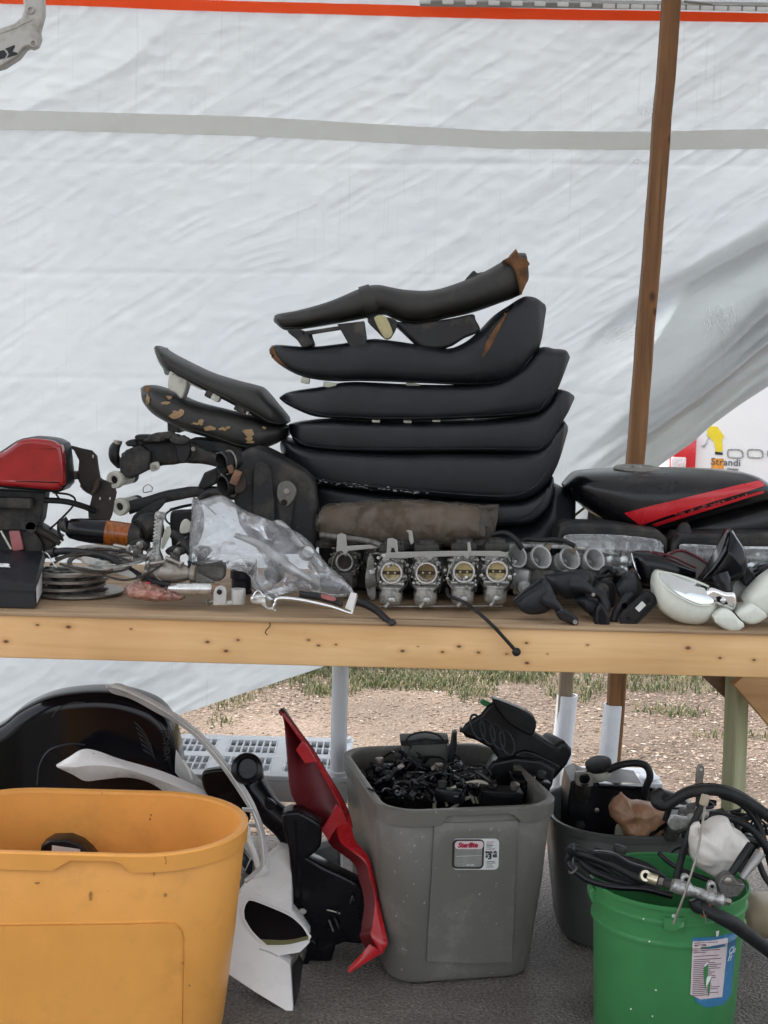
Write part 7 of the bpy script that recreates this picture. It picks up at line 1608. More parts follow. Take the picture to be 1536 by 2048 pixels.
# ---- green bucket
bxc = P(1337, 1800, 2.81).x; byc = 2.81
bk_m = mat('green plastic', (0.045, 0.20, 0.065), 0.36, var=0.10, vs=6, dirt=(0.03, 0.13, 0.045), da=0.3, ds=5, spots=(0.55, 0.62, 0.52), sa=-0.1, ss=26, spec=0.45)
bu = thing('bucket', 'green plastic bucket with a torn blue and white label, full of cables and levers', 'bucket', (bxc, byc, 0.004))
BH = 0.328; rt, rbm = 0.163, 0.143
prof = [(0.02, 0.012), (rbm - 0.012, 0.010), (rbm - 0.004, 0.004), (rbm, 0.012), (rbm + 0.010, BH - 0.085), (rbm + 0.0155, BH - 0.083), (rbm + 0.0155, BH - 0.078), (rbm + 0.011, BH - 0.074), (rbm + 0.012, BH - 0.040), (rbm + 0.0165, BH - 0.038), (rbm + 0.0165, BH - 0.034), (rbm + 0.012, BH - 0.030), (rbm + 0.0125, BH - 0.010), (rt, BH - 0.008), (rt, BH - 0.001), (rt - 0.003, BH), (rt - 0.006, BH - 0.003), (rt - 0.008, BH - 0.05), (rbm - 0.004, 0.02), (0.02, 0.018)]
bug = lathe(prof, (bxc, byc, 0), (0, 0, 1), 64, sx=1.0); mk('body', bug, bk_m, bu); btr = bvh(bug)
mk('handle_boss', drape(btr, [(1328, 1832), (1348, 1834), (1368, 1832)], [(1328, 1856), (1348, 1859), (1366, 1857)], 0.006, 8, 5, 0.003, 2.8, False), bk_m, bu)
mk('ear', pillow([(1180, 1784), (1190, 1778), (1196, 1800), (1192, 1812), (1182, 1802)], byc - 0.02, 0.04, 3), bk_m, bu)
lbl = mat('washed pink label paper', (0.58, 0.50, 0.50), 0.5, var=0.06, vs=30, dirt=(0.38, 0.16, 0.18), da=0.42, ds=26)
blu = mat('label blue', (0.035, 0.16, 0.30), 0.4, var=0.25, vs=30, dirt=(0.25, 0.35, 0.40), da=0.3, ds=30)
def bpatch(name, A, B, m, off, parent, nu=16, nv=16): return mk(name, drape(btr, A, B, 0.0003, nu, nv, off, 2.85, False), m, parent)
lb_ = bpatch('label_back', [(1384, 1875), (1430, 1873), (1458, 1867), (1473, 1861)], [(1390, 2003), (1412, 2015), (1446, 2009), (1462, 1988)], blu, 0.0008, bu, 24, 24)
lb2 = bpatch('label', [(1385, 1882), (1420, 1881), (1455, 1875)], [(1380, 1988), (1400, 1998), (1443, 1993)], lbl, 0.0016, bu, 24, 24)
dkink = mat('faded ink', (0.10, 0.04, 0.05), 0.5)
g0 = random.Random(5)
for k in range(27):
    y = 1887 + k * 3.75 + (2 if k > 1 else 0) + (3 if k > 6 else 0); w_ = g0.uniform(0.55, 1.0) * 56 if k not in (1, 4, 18) else 24
    x0 = 1388 - (y - 1887) * 0.045
    if k == 5: continue
    bpatch('text_line', [(x0, y), (x0 + w_, y - w_ * 0.06)], [(x0, y + 1.3), (x0 + w_, y + 1.3 - w_ * 0.06)], dkink, 0.0021, lb2, 6, 2)
for pts in ([(1407, 1930), (1413, 1924), (1415, 1932), (1414, 1950), (1411, 1962), (1409, 1980), (1407, 1962), (1406, 1944)], [(1416, 1958), (1422, 1954), (1419, 1966), (1418, 1980), (1416, 1993), (1414, 1980)]):
    mk('tear', drape_blob(btr, pts, 0.0002, 0.0024, 2.85), bk_m, lb2)
for pts in ([(1406, 1931), (1413, 1923), (1415, 1925), (1409, 1932)], [(1413, 1952), (1421, 1950), (1420, 1956), (1415, 1966), (1411, 1972), (1411, 1960)], [(1430, 1861), (1437, 1860), (1435, 1870), (1431, 1873)]):
    mk('paper_shred', drape_blob(btr, pts, 0.0004, 0.0026, 2.85), white_paint, lb2)
bluew = mat('blue white lettering', (0.45, 0.55, 0.62), 0.4, var=0.2, vs=60)
a, b_, c = cast(btr, 1455, 1908, .002), cast(btr, 1466, 1904, .002), cast(btr, 1457, 1895, .002)
mk('lettering', [text_geo('Cle', 0.019, a, b_ - a, c - a, 0.2, 0.0006, 0.9, 0.0002)], bluew, lb_)
a, b_, c = cast(btr, 1453, 1922, .002), cast(btr, 1464, 1918, .002), cast(btr, 1455, 1909, .002)
mk('lettering', [text_geo('Fr', 0.021, a, b_ - a, c - a, 0.2, 0.0006, 0.9, 0.0002)], bluew, lb_)
for x, y in ((1287, 1838), (1299, 1883), (1312, 1980), (1262, 2018), (1305, 2032)): mk('paint_speck', drape_blob(btr, blob_outline(x, y, 4, 3.4, int(x), 6), 0.0003, 0.0005, 2.8), white_paint, bu)

# bucket contents
_P = P
def P(px, py, Y): return _P(px, py, Y - 0.15)
BGp = 'black hoses and cables in the green bucket'
def hose(label, pts, r, m=rubber, cat='hose', name='hose', seg=10, group=BGp):
    return mk(name, ptube(pts, r, seg), m, at=P(pts[0][0], pts[0][1], pts[0][2]), label=label, cat=cat, group=group)
cb = thing('cable_bundle', 'loops of thick black cable hanging out over the left side of the green bucket', 'cables', P(1250, 1790, 2.93))
for pts, rq in (([(1141, 1708, 2.92), (1136, 1724, 2.92), (1150, 1742, 2.91), (1180, 1762, 2.90), (1230, 1774, 2.89), (1290, 1778, 2.88), (1345, 1792, 2.87)], 6.5),
               ([(1141, 1704, 2.95), (1170, 1710, 2.94), (1220, 1728, 2.93), (1262, 1750, 2.92), (1320, 1776, 2.90)], 8),
               ([(1150, 1716, 2.97), (1200, 1732, 2.96), (1245, 1760, 2.95), (1300, 1780, 2.94)], 8),
               ([(1160, 1722, 2.95), (1185, 1742, 2.94), (1240, 1764, 2.93), (1320, 1784, 2.91)], 8),
               ([(1190, 1700, 3.0), (1230, 1712, 3.0), (1290, 1730, 2.99), (1330, 1760, 2.96)], 7),
               ([(1140, 1704, 2.93), (1146, 1696, 2.95), (1165, 1702, 2.95), (1210, 1716, 2.96)], 9)):
    mk('cable', ptube(pts, rq, 10), gloss if rq < 7 else rubber, cb)
mk('cable_plate', pillow([(1190, 1704), (1230, 1708), (1262, 1726), (1310, 1742), (1334, 1756), (1330, 1768), (1290, 1764), (1250, 1742), (1200, 1718)], 2.925, 0.014, 3), blackp, cb)
mk('cable_clip', [pbox(1240, 1698, 2.98, 24, 14, 0.02, 3, 0, 15, 0)], blackdusty, cb)
mk('cable_band', torus(P(1146, 1740, 2.912), (0.6, 0.1, -0.7), PX(8, 2.9), PX(2.5, 2.9), 16, 6), alu_dark, cb)
mc = thing('master_cylinder', 'grey cast master cylinder with two bolt ears resting on the bucket rim', 'master cylinder', P(1400, 1800, 2.80)); MYc = 2.80
q = PX(1, MYc); a, b_ = P(1343, 1769, MYc), P(1452, 1804, MYc); ax = (b_ - a).normalized(); L_ = (b_ - a).length
mk('barrel', rough_up(lathe([(4 * q, 0), (12 * q, 1 * q), (14 * q, 10 * q), (14 * q, 36 * q), (11 * q, 40 * q), (11 * q, L_ * .62), (14 * q, L_ * .66), (14 * q, L_ * .92), (9 * q, L_ * .96), (5 * q, L_)], a, ax, 26), 0.0008, 80), alu, mc)
for x, y in ((1372, 1759), (1424, 1773)):
    mk('bolt_ear', pillow([(x - 9, y + 12), (x - 8, y - 4), (x, y - 9), (x + 8, y - 3), (x + 9, y + 14)], MYc - .004, 0.014, 3), alu, mc)
    mk('ear_hole', lathe([(3.4 * q, -0.0006), (0.1 * q, -0.0008)], P(x, y, MYc - .004), (0, 1, 0), 14), gloss, mc)
mk('outlet', ptube([(1390, 1800, MYc - .01), (1392, 1812, MYc - .012), (1402, 1820, MYc - .012)], [12, 12, 10], 14), blackp, mc)
mk('end_nut', lathe([(6 * q, 0), (8 * q, 0), (8 * q, 10 * q), (5 * q, 12 * q)], P(1450, 1802, MYc), ax, 6), steel, mc)
bj = thing('banjo_fitting', 'short brassy banjo fitting at the left end of the master cylinder', 'fitting', P(1300, 1765, 2.83))
zinc = mat('zinc plated fitting', (0.55, 0.50, 0.36), 0.28, metal=0.9, var=0.15, vs=40)
mk('eye', lathe([(6 * q, 0), (11 * q, 0), (11 * q, 9 * q), (6 * q, 9 * q), (6 * q, 0)], P(1288, 1752, 2.83), (0.2, -0.9, 0.4), 20, caps=False), zinc, bj)
mk('barrel', tube([P(1294, 1754, 2.83), P(1314, 1761, 2.825)], 11 * q, 14, n=3), zinc, bj)
mk('nut', tube([P(1318, 1762, 2.825), P(1330, 1765, 2.82)], 8 * q, 6, n=3), steel, bj)
mk('nipple', tube([P(1329, 1765, 2.82), P(1346, 1770, 2.81)], 10 * q, 14, n=3), blackdusty, bj)
rd = thing('thin_rod', 'thin bent steel rod with a pale tag sticking up across the bucket', 'rod', P(1347, 1850, 2.79))
mk('rod', ptube([(1347, 1848, 2.785), (1372, 1780, 2.785), (1396, 1700, 2.80), (1410, 1610, 2.85)], 2.6, 8), steel, rd)
mk('tag', pbox(1409, 1600, 2.85, 17, 22, 0.01, 3, 0, 12, 0), mat('tan tag', (0.36, 0.30, 0.22), 0.6, var=0.2), rd)
ft = thing('fork_terminal', 'small dark metal fork end with an eye standing above the hoses', 'terminal', P(1400, 1590, 3.1))
mk('stem', ptube([(1396, 1612, 3.1), (1398, 1566, 3.1)], [5, 6], 10), blackdusty, ft)
mk('fork', pillow([(1393, 1572), (1393, 1548), (1397, 1532), (1403, 1530), (1409, 1534), (1408, 1552), (1404, 1572)], 3.095, 0.010, 2), steel, ft)
mk('eye', lathe([(PX(3, 3.1), -0.0006), (PX(.1, 3.1), -0.0008)], P(1402, 1539, 3.095), (0, 1, 0), 12), white_nylon, ft)
bt = thing('crushed_bottle', 'crushed white plastic bottle among the cables in the green bucket', 'bottle', P(1440, 1760, 2.92))
btm = mat('cloudy white plastic', (0.58, 0.55, 0.50), 0.35, var=0.12, vs=12, dirt=(0.30, 0.26, 0.2), da=0.35, ds=12)
mk('bottle', puffy([(1375, 1678), (1379, 1658), (1392, 1648), (1404, 1652), (1414, 1642), (1432, 1631), (1452, 1634), (1466, 1650), (1484, 1666), (1500, 1684), (1494, 1706), (1478, 1730), (1464, 1746), (1448, 1760), (1434, 1758), (1412, 1742), (1392, 1728), (1380, 1712)], 2.93, 0.10, 0.008, 15, 6, 14, 90), btm, bt, smooth=70)
mk('shoulder', ptube([(1386, 1670, 2.90), (1390, 1654, 2.90), (1400, 1650, 2.90)], 8, 10), btm, bt)
gv = thing('grip_lever', 'pair of grey flat levers leaning out of the bucket at the right', 'lever', P(1480, 1770, 2.83))
mk('lever', slab([(1504, 1694), (1516, 1696), (1532, 1702)], [(1452, 1764), (1466, 1768), (1478, 1770)], 2.82, 0.014, 4, 16, 20) if False else ptube([(1522, 1704, 2.84), (1506, 1726, 2.835), (1484, 1756, 2.83)], [14, 12, 8], 14, flat=0.6), mat('brushed grey lever', (0.28, 0.27, 0.26), 0.4, metal=0.4, var=0.2, vs=30), gv)
mk('rear_lever', ptube([(1502, 1688, 2.86), (1484, 1716, 2.85), (1462, 1748, 2.84)], [8, 9, 8], 12), blackp, gv)
mk('pivot', rough_up(pillow([(1436, 1770), (1450, 1752), (1466, 1752), (1476, 1766), (1490, 1770), (1480, 1790), (1462, 1798), (1444, 1794)], 2.815, 0.03, 4), 0.001, 60), alu_dark, gv)
mk('pivot_bolt', lathe([(0.004, -0.004), (0.008, -0.002), (0.008, 0.006)], P(1456, 1762, 2.81), (0, 1, 0), 14), steel, gv)
hose('thick dark hose hooked over in a tight U above the dark tub', [(1322, 1585, 3.0), (1313, 1592, 2.99), (1314, 1606, 2.98), (1330, 1611, 2.98), (1350, 1600, 2.98), (1375, 1586, 2.98), (1407, 1580, 2.98), (1451, 1584, 2.98), (1496, 1604, 2.98), (1545, 1640, 2.98)], 11)
hose('long black cable arching highest over the bucket to the right edge', [(1330, 1640, 3.06), (1350, 1594, 3.04), (1392, 1574, 3.03), (1440, 1574, 3.02), (1485, 1590, 3.02), (1545, 1632, 3.02)], 6)
hose('ridged black cable dropping along the right side of the bucket', [(1440, 1590, 3.0), (1480, 1605, 3.0), (1512, 1640, 2.99), (1530, 1690, 2.98), (1545, 1740, 2.98)], 7)
hose('black cable curving behind the white bottle', [(1420, 1630, 2.99), (1460, 1636, 2.99), (1500, 1655, 2.98), (1530, 1690, 2.97), (1550, 1720, 2.97)], 8)
hose('thin black cable running down beside the thin rod', [(1404, 1610, 2.95), (1390, 1640, 2.94), (1374, 1680, 2.93), (1362, 1720, 2.93), (1352, 1760, 2.92)], 7)
hose('slim black hose looping out of the green bucket in front of its back wall', [(1318, 1706, 3.0), (1335, 1722, 2.98), (1360, 1738, 2.96), (1390, 1750, 2.94), (1430, 1765, 2.92)], 5)
hose('short black cable stub at the right edge of the heap', [(1486, 1640, 3.06), (1510, 1632, 3.06), (1545, 1628, 3.06)], 6)
hose('black cable bent down past the levers at the right edge', [(1516, 1720, 2.9), (1528, 1750, 2.89), (1545, 1775, 2.88)], 6)
bh = thing('rubber_hose', 'fat black rubber hose hanging from the master cylinder over the bucket side', 'hose', P(1420, 1830, 2.78))
mk('hose', ptube([(1395, 1806, 2.80), (1408, 1818, 2.785), (1440, 1834, 2.77), (1470, 1850, 2.775), (1500, 1872, 2.79), (1545, 1906, 2.82)], [10, 11, 14, 15, 14, 14], 14), rubber, bh)
mk('hose_clip', torus(P(1412, 1821, 2.783), (0.8, 0.1, -0.5), PX(13, 2.78), PX(2, 2.78), 18, 6), mat('rusty clip', (0.30, 0.08, 0.05), 0.5, metal=0.4), bh)
mk('clip_wire', ptube([(1406, 1822, 2.768), (1410, 1834, 2.768), (1412, 1846, 2.768)], 1.2, 5), steel, bh)
P = _P
# heap under the cables inside the dark tub and bucket
hp2 = thing('parts_heap', 'dark jumble of cables and levers filling the bucket and dark tub between hoses', 'cables', (bxc, byc, 0.24))
g0 = random.Random(77)
for k in range(34):
    x, y, YY = g0.uniform(1330, 1530), g0.uniform(1600, 1690), g0.uniform(3.06, 3.22)
    pts = [P(x, y, YY)]
    for s_ in range(3): pts.append(pts[-1] + Vector((g0.uniform(-.06, .06), g0.uniform(-.03, .03), g0.uniform(-.035, .015))))
    mk('cable', tube(pts, g0.choice((0.003, 0.005, 0.007)), 7), g0.choice((rubber, gloss, blackdusty, blackp)), hp2)
for k in range(8):
    x, y, YY = g0.uniform(1340, 1440), g0.uniform(1620, 1680), g0.uniform(3.05, 3.15)
    mk('casting', rough_up(box(P(x, y, YY), (0.05, 0.03, 0.02), 0.005, rot(g0.uniform(-40, 40), g0.uniform(-50, 50), g0.uniform(0, 90))), 0.002, 60), g0.choice((alu, alu_dark, blackdusty)), hp2)
mk('heap_core', rough_up(lathe([(0.03, 0.0), (0.16, 0.01), (0.15, 0.06), (0.08, 0.11), (0.02, 0.12)], (P(1400, 1680, 3.25).x, 3.3, 0.20), (0, 0, 1), 24), 0.015, 18, 5), heap_m, hp2)
mk('lever_casting', pillow([(1336, 1640), (1350, 1632), (1372, 1636), (1384, 1630), (1420, 1628), (1424, 1636), (1388, 1642), (1370, 1656), (1350, 1662), (1338, 1654)], 3.03, 0.014, 3), alu, hp2)
# tan jug on the ground to the right
jg = thing('tan_jug', 'tan plastic jug lying on the gravel behind the bucket at the right edge', 'jug', G(1530, 1862, 0.004))
mk('jug', slab([(1478, 1830), (1490, 1806), (1520, 1794), (1570, 1796), (1600, 1815)], [(1480, 1842), (1492, 1858), (1520, 1866), (1570, 1866), (1602, 1845)], 3.2, [0.04, 0.12, 0.15, 0.15, 0.08], 2.6, 30, 28), mat('tan plastic', (0.36, 0.30, 0.20), 0.5, var=0.15, vs=12, dirt=(0.2, 0.16, 0.11), da=0.4), jg)
mk('neck', ptube([(1480, 1836, 3.2), (1468, 1838, 3.2)], 8, 14, n=3), MATS['tan plastic'], jg)

# ---- fairings between the yellow and grey tubs
wf = thing('black_windscreen', 'large glossy black domed fairing with an embossed wing mark, behind the yellow tub', 'fairing', P(150, 1640, 3.4)); WY = 3.36
wo = [(-120, 1560), (-60, 1490), (0, 1452), (36, 1423), (91, 1398), (164, 1387), (233, 1389), (292, 1406), (321, 1426), (339, 1453), (349, 1486), (357, 1530), (362, 1600), (362, 1720), (300, 1800), (0, 1800), (-120, 1760)]
wg = pillow(wo, WY, 0.13, 30, sub=7, n=90); mk('shell', wg, gloss, wf); wtr = bvh(wg)
mk('rim_trim', tube([P(a, b_, WY + 0.045) for a, b_ in catmull([(92, 1399), (120, 1391), (164, 1386), (233, 1388), (292, 1405), (322, 1426), (340, 1453), (350, 1486), (358, 1530)], 50)], PX(2.2, WY), 8, smooth=False), rubber, wf)
emb = mat('embossed satin black', (0.020, 0.020, 0.024), 0.35, var=0.1)
a, b_, c = cast(wtr, 342, 1462, .001, WY), cast(wtr, 336, 1524, .001, WY), cast(wtr, 352, 1464, .001, WY)
a0, b0, c0 = P(326, 1460, WY - .002), P(329, 1526, WY - .002), P(340, 1459, WY - .002)
mk('lettering', text_geo('HONDA', PX(17, WY), a0, b0 - a0, c0 - a0, 0, 0.0004, 1.0, 0.0012), emb, wf)
wing = []
for k in range(6):
    A = [(268 + k * 3.5, 1441 + k * 11), (285 + k * 3.2, 1458 + k * 9.5), (302 + k * 1.6, 1488 + k * 5.5)]
    wing.append(drape(wtr, A, [(p[0] + 1.5, p[1] + 5) for p in A], 0.0012, 12, 3, 0.001, WY))
mk('wing_mark', wing, emb, wf)
mk('screen_arc', drape_line(wtr, [(104, 1434), (120, 1416), (145, 1406), (170, 1405)], 1.6, 24, 0, WY), emb, wf)
mk('inner_recess', drape_line(wtr, [(75, 1570), (80, 1530), (100, 1500), (140, 1488), (170, 1490)], 2.2, 30, 0, WY), emb, wf)
wp = thing('white_fairing', 'pointed white fairing strip lying over the black dome behind the yellow tub', 'fairing', P(260, 1600, 3.28))
mk('upper_face', sheet([(113, 1529, 3.27), (138, 1514, 3.27), (164, 1499, 3.27), (192, 1501, 3.27), (240, 1518, 3.27), (314, 1539, 3.28), (365, 1559, 3.29), (420, 1585, 3.30)], [(114, 1533, 3.262), (150, 1534, 3.25), (180, 1531, 3.25), (215, 1532, 3.25), (260, 1540, 3.25), (314, 1558, 3.26), (365, 1578, 3.27), (420, 1605, 3.28)], 0.004, 0.003, 40, 8), white_paint, wp)
mk('lower_face', sheet([(114, 1533, 3.262), (150, 1534, 3.25), (180, 1531, 3.25), (215, 1532, 3.25), (260, 1540, 3.25), (314, 1558, 3.26), (365, 1578, 3.27), (420, 1605, 3.28)], [(117, 1536, 3.265), (145, 1549, 3.275), (171, 1562, 3.28), (205, 1559, 3.28), (255, 1555, 3.28), (300, 1566, 3.29), (340, 1592, 3.30), (390, 1630, 3.31)], 0.002, 0.003, 40, 8), white_paint, wp)
mk('screw_hole', pillow([(183, 1508), (188, 1507), (190, 1510), (185, 1512)], 3.262, 0.002, 0.8), gloss, wp)
wc = thing('white_crescent', 'long curved grey white windscreen trim arching beside the black dome', 'fairing trim', P(500, 1760, 3.2))
oc = [(211, 1371), (240, 1367), (270, 1381), (328, 1411), (401, 1464), (456, 1526), (503, 1595), (529, 1661), (538, 1723), (530, 1748), (492, 1767)]
ic = [(213, 1376), (226, 1387), (262, 1398), (310, 1424), (375, 1462), (432, 1522), (481, 1592), (508, 1640), (518, 1690), (518, 1728), (488, 1760)]
dc = [3.34, 3.33, 3.32, 3.30, 3.27, 3.23, 3.18, 3.13, 3.10, 3.09, 3.10]
ridge_ = [((a[0] * .5 + b_[0] * .5), (a[1] * .5 + b_[1] * .5)) for a, b_ in zip(oc, ic)]
mk('outer_face', sheet([(a[0], a[1], y) for a, y in zip(oc, dc)], [(a[0], a[1], y - .012) for a, y in zip(ridge_, dc)], 0.003, 0.003, 90, 6), white_paint, wc)
mk('inner_face', sheet([(a[0], a[1], y - .012) for a, y in zip(ridge_, dc)], [(a[0], a[1], y + .01) for a, y in zip(ic, dc)], 0.0, 0.003, 90, 6), grey_paint, wc)
for A, B in (([(484, 1617), (506, 1618)], [(485, 1623), (507, 1625)]), ([(488, 1646), (514, 1649)], [(489, 1652), (515, 1656)])):
    mk('cross_rib', sheet([(*p, 3.14) for p in A], [(*p, 3.15) for p in B], 0, 0.003, 6, 3, smooth=False), white_paint, wc)
mk('lower_arm', sheet([(497, 1648, 3.14), (505, 1680, 3.12), (516, 1712, 3.10), (522, 1735, 3.095)], [(470, 1640, 3.15), (486, 1672, 3.13), (500, 1700, 3.12), (512, 1740, 3.11)], 0.006, 0.003, 24, 8), white_paint, wc)
gfr = thing('grey_fairing_strip', 'narrow grey fairing strip between the black dome and the white trim', 'fairing', P(390, 1640, 3.33))
mk('strip', sheet([(352, 1500, 3.34), (372, 1530, 3.33), (400, 1560, 3.32), (440, 1600, 3.31)], [(350, 1545, 3.35), (372, 1570, 3.34), (400, 1600, 3.33), (430, 1640, 3.32)], 0.006, 0.003, 20, 8), grey_paint, gfr)
mk('clip', ptube([(366, 1520, 3.32), (378, 1540, 3.31), (384, 1558, 3.31)], 2.5, 6), white_paint, gfr)
hl = thing('broken_headlamp', 'broken headlamp with a dark visor peeking between yellow tub and white trim', 'headlamp', P(490, 1760, 3.18))
mk('visor', slab([(474, 1690), (490, 1700), (506, 1722)], [(474, 1712), (490, 1740), (505, 1752)], 3.18, [0.03, 0.05, 0.03], 3, 20, 20), mat('blue black visor', (0.02, 0.025, 0.04), 0.12, coat=0.5), hl)
mk('bowl', rough_up(lathe([(0.004, 0), (0.03, 0.006), (0.045, 0.03), (0.045, 0.034)], P(484, 1745, 3.20), (0.3, -1, 0.1), 24), 0.0015, 90), refl, hl)
mk('bowl_rib', [ptube([(476, 1718, 3.15), (488, 1740, 3.15)], 1.6, 6), ptube([(502, 1716, 3.15), (490, 1742, 3.15)], 1.6, 6)], white_nylon, hl)
wsp = thing('white_side_panel', 'white side fairing with a big dark vent, leaning beside the yellow tub', 'fairing', P(520, 2025, 2.95)); SPY = 2.84
so_ = [(560, 1698), (581, 1697), (583, 1760), (584, 1822), (604, 1846), (618, 1868), (619, 1886), (600, 1905), (556, 1913), (580, 1930), (586, 2026), (578, 2026), (510, 1985), (440, 1938), (446, 1880), (456, 1833), (470, 1800), (495, 1766), (536, 1717)]
LK = 0.30
spg = lean(pillow(so_, SPY, 0.045, 3, smooth=False, sub=3), LK); mk('shell', spg, white_paint, wsp); spt = bvh(spg)
vo = [(487, 1838), (486, 1820), (492, 1804), (504, 1799), (540, 1812), (580, 1830), (604, 1850), (616, 1868), (617, 1876), (575, 1888), (534, 1889), (505, 1866)]
mk('vent', lean(pillow(vo, SPY - 0.004, 0.02, 3), LK), gloss, wsp)
mk('vent_lip', lean(ptube([(p[0], p[1], SPY - .004) for p in vo + [vo[0]]], 2.6, 8), LK), white_paint, wsp)
mk('vent_shelf', lean(sheet([(522, 1879, SPY - .006), (575, 1880, SPY - .006), (616, 1872, SPY - .006)], [(534, 1890, SPY - .008), (575, 1889, SPY - .008), (617, 1879, SPY - .008)], 0, 0.002, 12, 3), LK), mat('olive tape', (0.14, 0.13, 0.06), 0.5), wsp)
mk('fold_line', drape_line(spt, [(519, 1898), (540, 1905), (556, 1913)], 1.8, 14, 0, SPY), grey_paint, wsp)
mk('upper_edge', drape_line(spt, [(470, 1802), (495, 1790), (530, 1796), (584, 1824)], 1.5, 20, 0, SPY), white_paint, wsp)
mk('stay', lean(pillow([(586, 2026), (598, 1985), (606, 1930), (596, 1915), (584, 1935)], SPY + 0.02, 0.02, 3, smooth=False), LK), blackp, wsp)
blackg = mat('satin black fairing', (0.004, 0.004, 0.006), 0.25, var=0.3, vs=9, coat=0.0, spec=0.35, dirt=(0.02, 0.02, 0.02), da=0.25, ds=12)
bd = thing('black_duct', 'black plastic air duct with a round end, rising between the white trim and red fairing', 'duct', P(520, 1700, 3.3)); DY = 3.25
mk('duct', [ptube([(494, 1540, DY), (500, 1566, DY), (516, 1592, DY - .01), (540, 1622, DY - .02), (572, 1650, DY - .03), (600, 1680, DY - .04)], [33, 32, 30, 28, 30, 36], 22)], blackg, bd)
mk('duct_plug', lathe([(PX(26, DY), 0), (PX(14, DY), 0.006), (0.001, 0.008)], P(494, 1537, DY - .045), (0.1, 0.9, -0.3), 24), blackg, bd)
mk('duct_mouth', torus(P(494, 1537, DY - .05), (0.1, -0.9, 0.3), PX(26, DY), PX(6, DY), 30, 8), blackg, bd)
mk('duct_flange', pillow([(404, 1548), (424, 1540), (450, 1540), (470, 1560), (486, 1590), (500, 1640), (470, 1650), (430, 1610), (408, 1580)], DY + .03, 0.03, 5), blackg, bd)
mk('duct_tab', pillow([(532, 1596), (548, 1604), (554, 1616), (540, 1622), (530, 1612)], DY - .05, 0.01, 2), blackg, bd)
bf = thing('black_fairing', 'broken glossy black inner fairing lying between the white panel and red fairing', 'fairing', P(650, 1930, 3.1)); FYY = 3.10
bo = [(578, 1698), (566, 1660), (562, 1632), (575, 1624), (598, 1622), (622, 1634), (643, 1650), (642, 1680), (640, 1694), (626, 1708), (615, 1716), (650, 1735), (683, 1751), (712, 1764), (726, 1775), (735, 1810), (748, 1858), (742, 1880), (720, 1890), (690, 1886), (672, 1893), (662, 1920), (650, 1946), (628, 1930), (610, 1945), (598, 1940), (606, 1912), (618, 1886), (606, 1850), (584, 1822), (582, 1760)]
bfg = rough_up(pillow(bo, FYY, 0.06, 7, smooth=False, sub=4), 0.0025, 16, 3); mk('shell', bfg, blackg, bf); bft = bvh(bfg)
mk('shell_ridge', [drape_line(bft, [(590, 1640), (596, 1700), (600, 1760), (604, 1830)], 3, 20, 0, FYY)], blackg, bf)
mk('pale_clip', pillow([(598, 1822), (604, 1818), (612, 1822), (610, 1828), (600, 1830)], FYY - .008, 0.006, 1.5), white_nylon, bf)
mk('pale_edge', ptube([(654, 1820, FYY - .01), (664, 1822, FYY - .01), (680, 1827, FYY - .01)], 1.4, 6), white_nylon, bf)
g0 = random.Random(14)
for k in range(9):
    x, y = g0.uniform(655, 735), g0.uniform(1790, 1880)
    mk('broken_bit', ptube([(x, y, FYY - .012), (x + g0.uniform(-8, 8), y + g0.uniform(-10, 10), FYY - .02), (x + g0.uniform(-12, 12), y + g0.uniform(-20, 6), FYY - .014)], g0.uniform(1, 2.4), 6), g0.choice((blackg, steel, blackp, alu_dark)), bf)
mk('lower_leg', pillow([(620, 1880), (634, 1890), (630, 1908), (614, 1930), (602, 1938), (598, 1932), (610, 1912)], FYY - .02, 0.02, 3), gloss, bf)
gp = thing('grey_bracket_box', 'pale grey plastic block behind the black inner fairing', 'block', P(650, 1760, 3.25))
mk('block', pillow([(612, 1706), (630, 1700), (676, 1690), (680, 1750), (640, 1746), (614, 1720)], 3.22, 0.05, 3, smooth=False), mat('dull pale grey', (0.20, 0.20, 0.19), 0.5, var=0.1), gp)
mk('block_base', box((P(650, 1800, 3.25).x, 3.25, 0.1), (0.06, 0.04, 0.19), 0.004), blackp, gp)
rf = thing('red_fairing', 'tall pointed red fairing leaning against the left side of the grey tub', 'fairing', P(740, 1900, 3.0)); RYY = 3.14
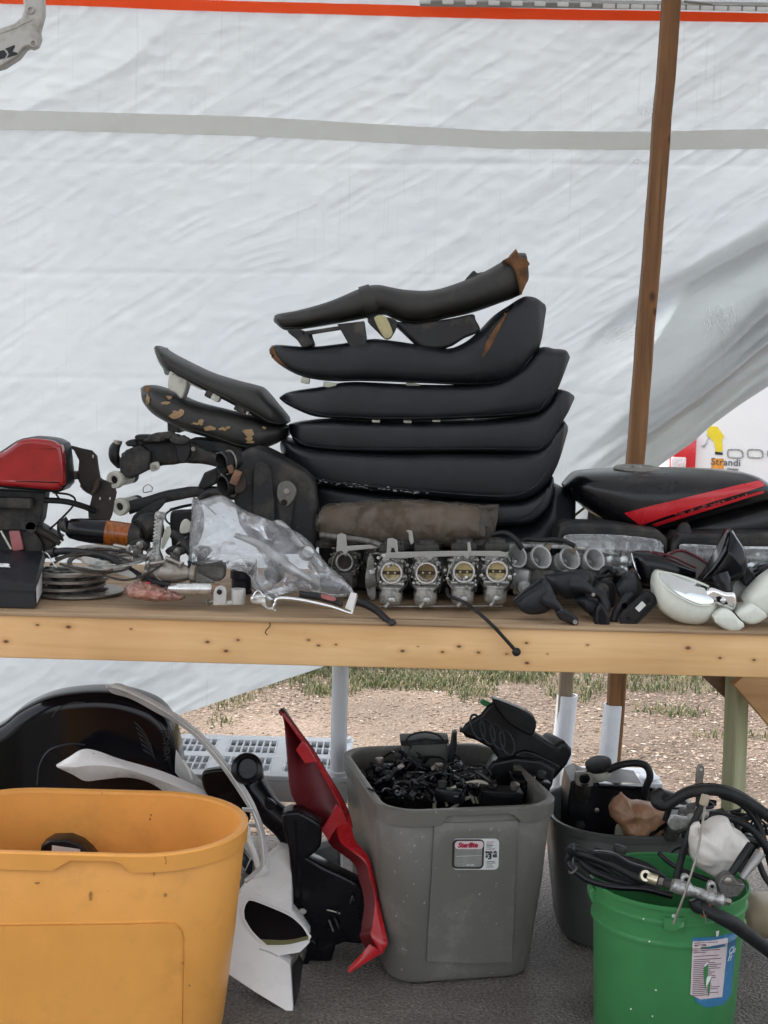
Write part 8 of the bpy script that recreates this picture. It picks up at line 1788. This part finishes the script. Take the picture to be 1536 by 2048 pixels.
rA = [(564, 1418, 3.30), (595, 1459, 3.28), (627, 1502, 3.26), (655, 1547, 3.23), (683, 1595, 3.20), (697, 1626, 3.18), (704, 1655, 3.16)]
rB = [(565, 1424, 3.30), (571, 1450, 3.27), (574, 1492, 3.24), (581, 1573, 3.20), (590, 1600, 3.19), (610, 1628, 3.18), (645, 1655, 3.165)]
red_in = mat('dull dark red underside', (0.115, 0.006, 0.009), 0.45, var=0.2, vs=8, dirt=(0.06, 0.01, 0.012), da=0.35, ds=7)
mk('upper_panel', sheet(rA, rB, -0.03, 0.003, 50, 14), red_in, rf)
mk('outer_flange', sheet(rA, [(p[0] - 4 - i * 1.0, p[1] + 4, p[2] - .012) for i, p in enumerate(rA)], 0.0, 0.003, 50, 4), red_paint, rf)
mk('flange_tab', pillow([(592, 1500), (604, 1483), (614, 1490), (633, 1524), (610, 1527)], 3.225, 0.004, 1, smooth=False), red_paint, rf)
mk('flange_tab', pillow([(662, 1630), (672, 1608), (686, 1622), (700, 1660), (676, 1672), (660, 1686), (642, 1660)], 3.145, 0.004, 1, smooth=False), red_paint, rf)
lA = [(700, 1628, 3.165), (709, 1677, 3.12), (737, 1714, 3.08), (749, 1755, 3.05), (757, 1799, 3.02), (768, 1850, 2.99), (775, 1884, 2.97), (768, 1902, 2.965)]
lB = [(672, 1650, 3.15), (682, 1685, 3.11), (728, 1722, 3.07), (740, 1755, 3.04), (750, 1799, 3.01), (745, 1850, 2.98), (742, 1870, 2.965), (757, 1900, 2.96)]
mk('lower_panel', sheet(lA, lB, 0.004, 0.003, 60, 8), red_paint, rf)
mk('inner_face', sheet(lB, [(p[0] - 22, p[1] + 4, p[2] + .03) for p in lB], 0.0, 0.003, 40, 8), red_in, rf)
mk('foot', sheet([(740, 1888, 2.97), (720, 1912, 2.97), (697, 1938, 2.97)], [(768, 1903, 2.965), (730, 1925, 2.965), (698, 1945, 2.965)], 0.003, 0.003, 20, 5), red_paint, rf)
mk('tip_grommet', pillow([(557, 1424), (564, 1418), (568, 1428), (562, 1432)], 3.29, 0.012, 1.5), rubber, rf)
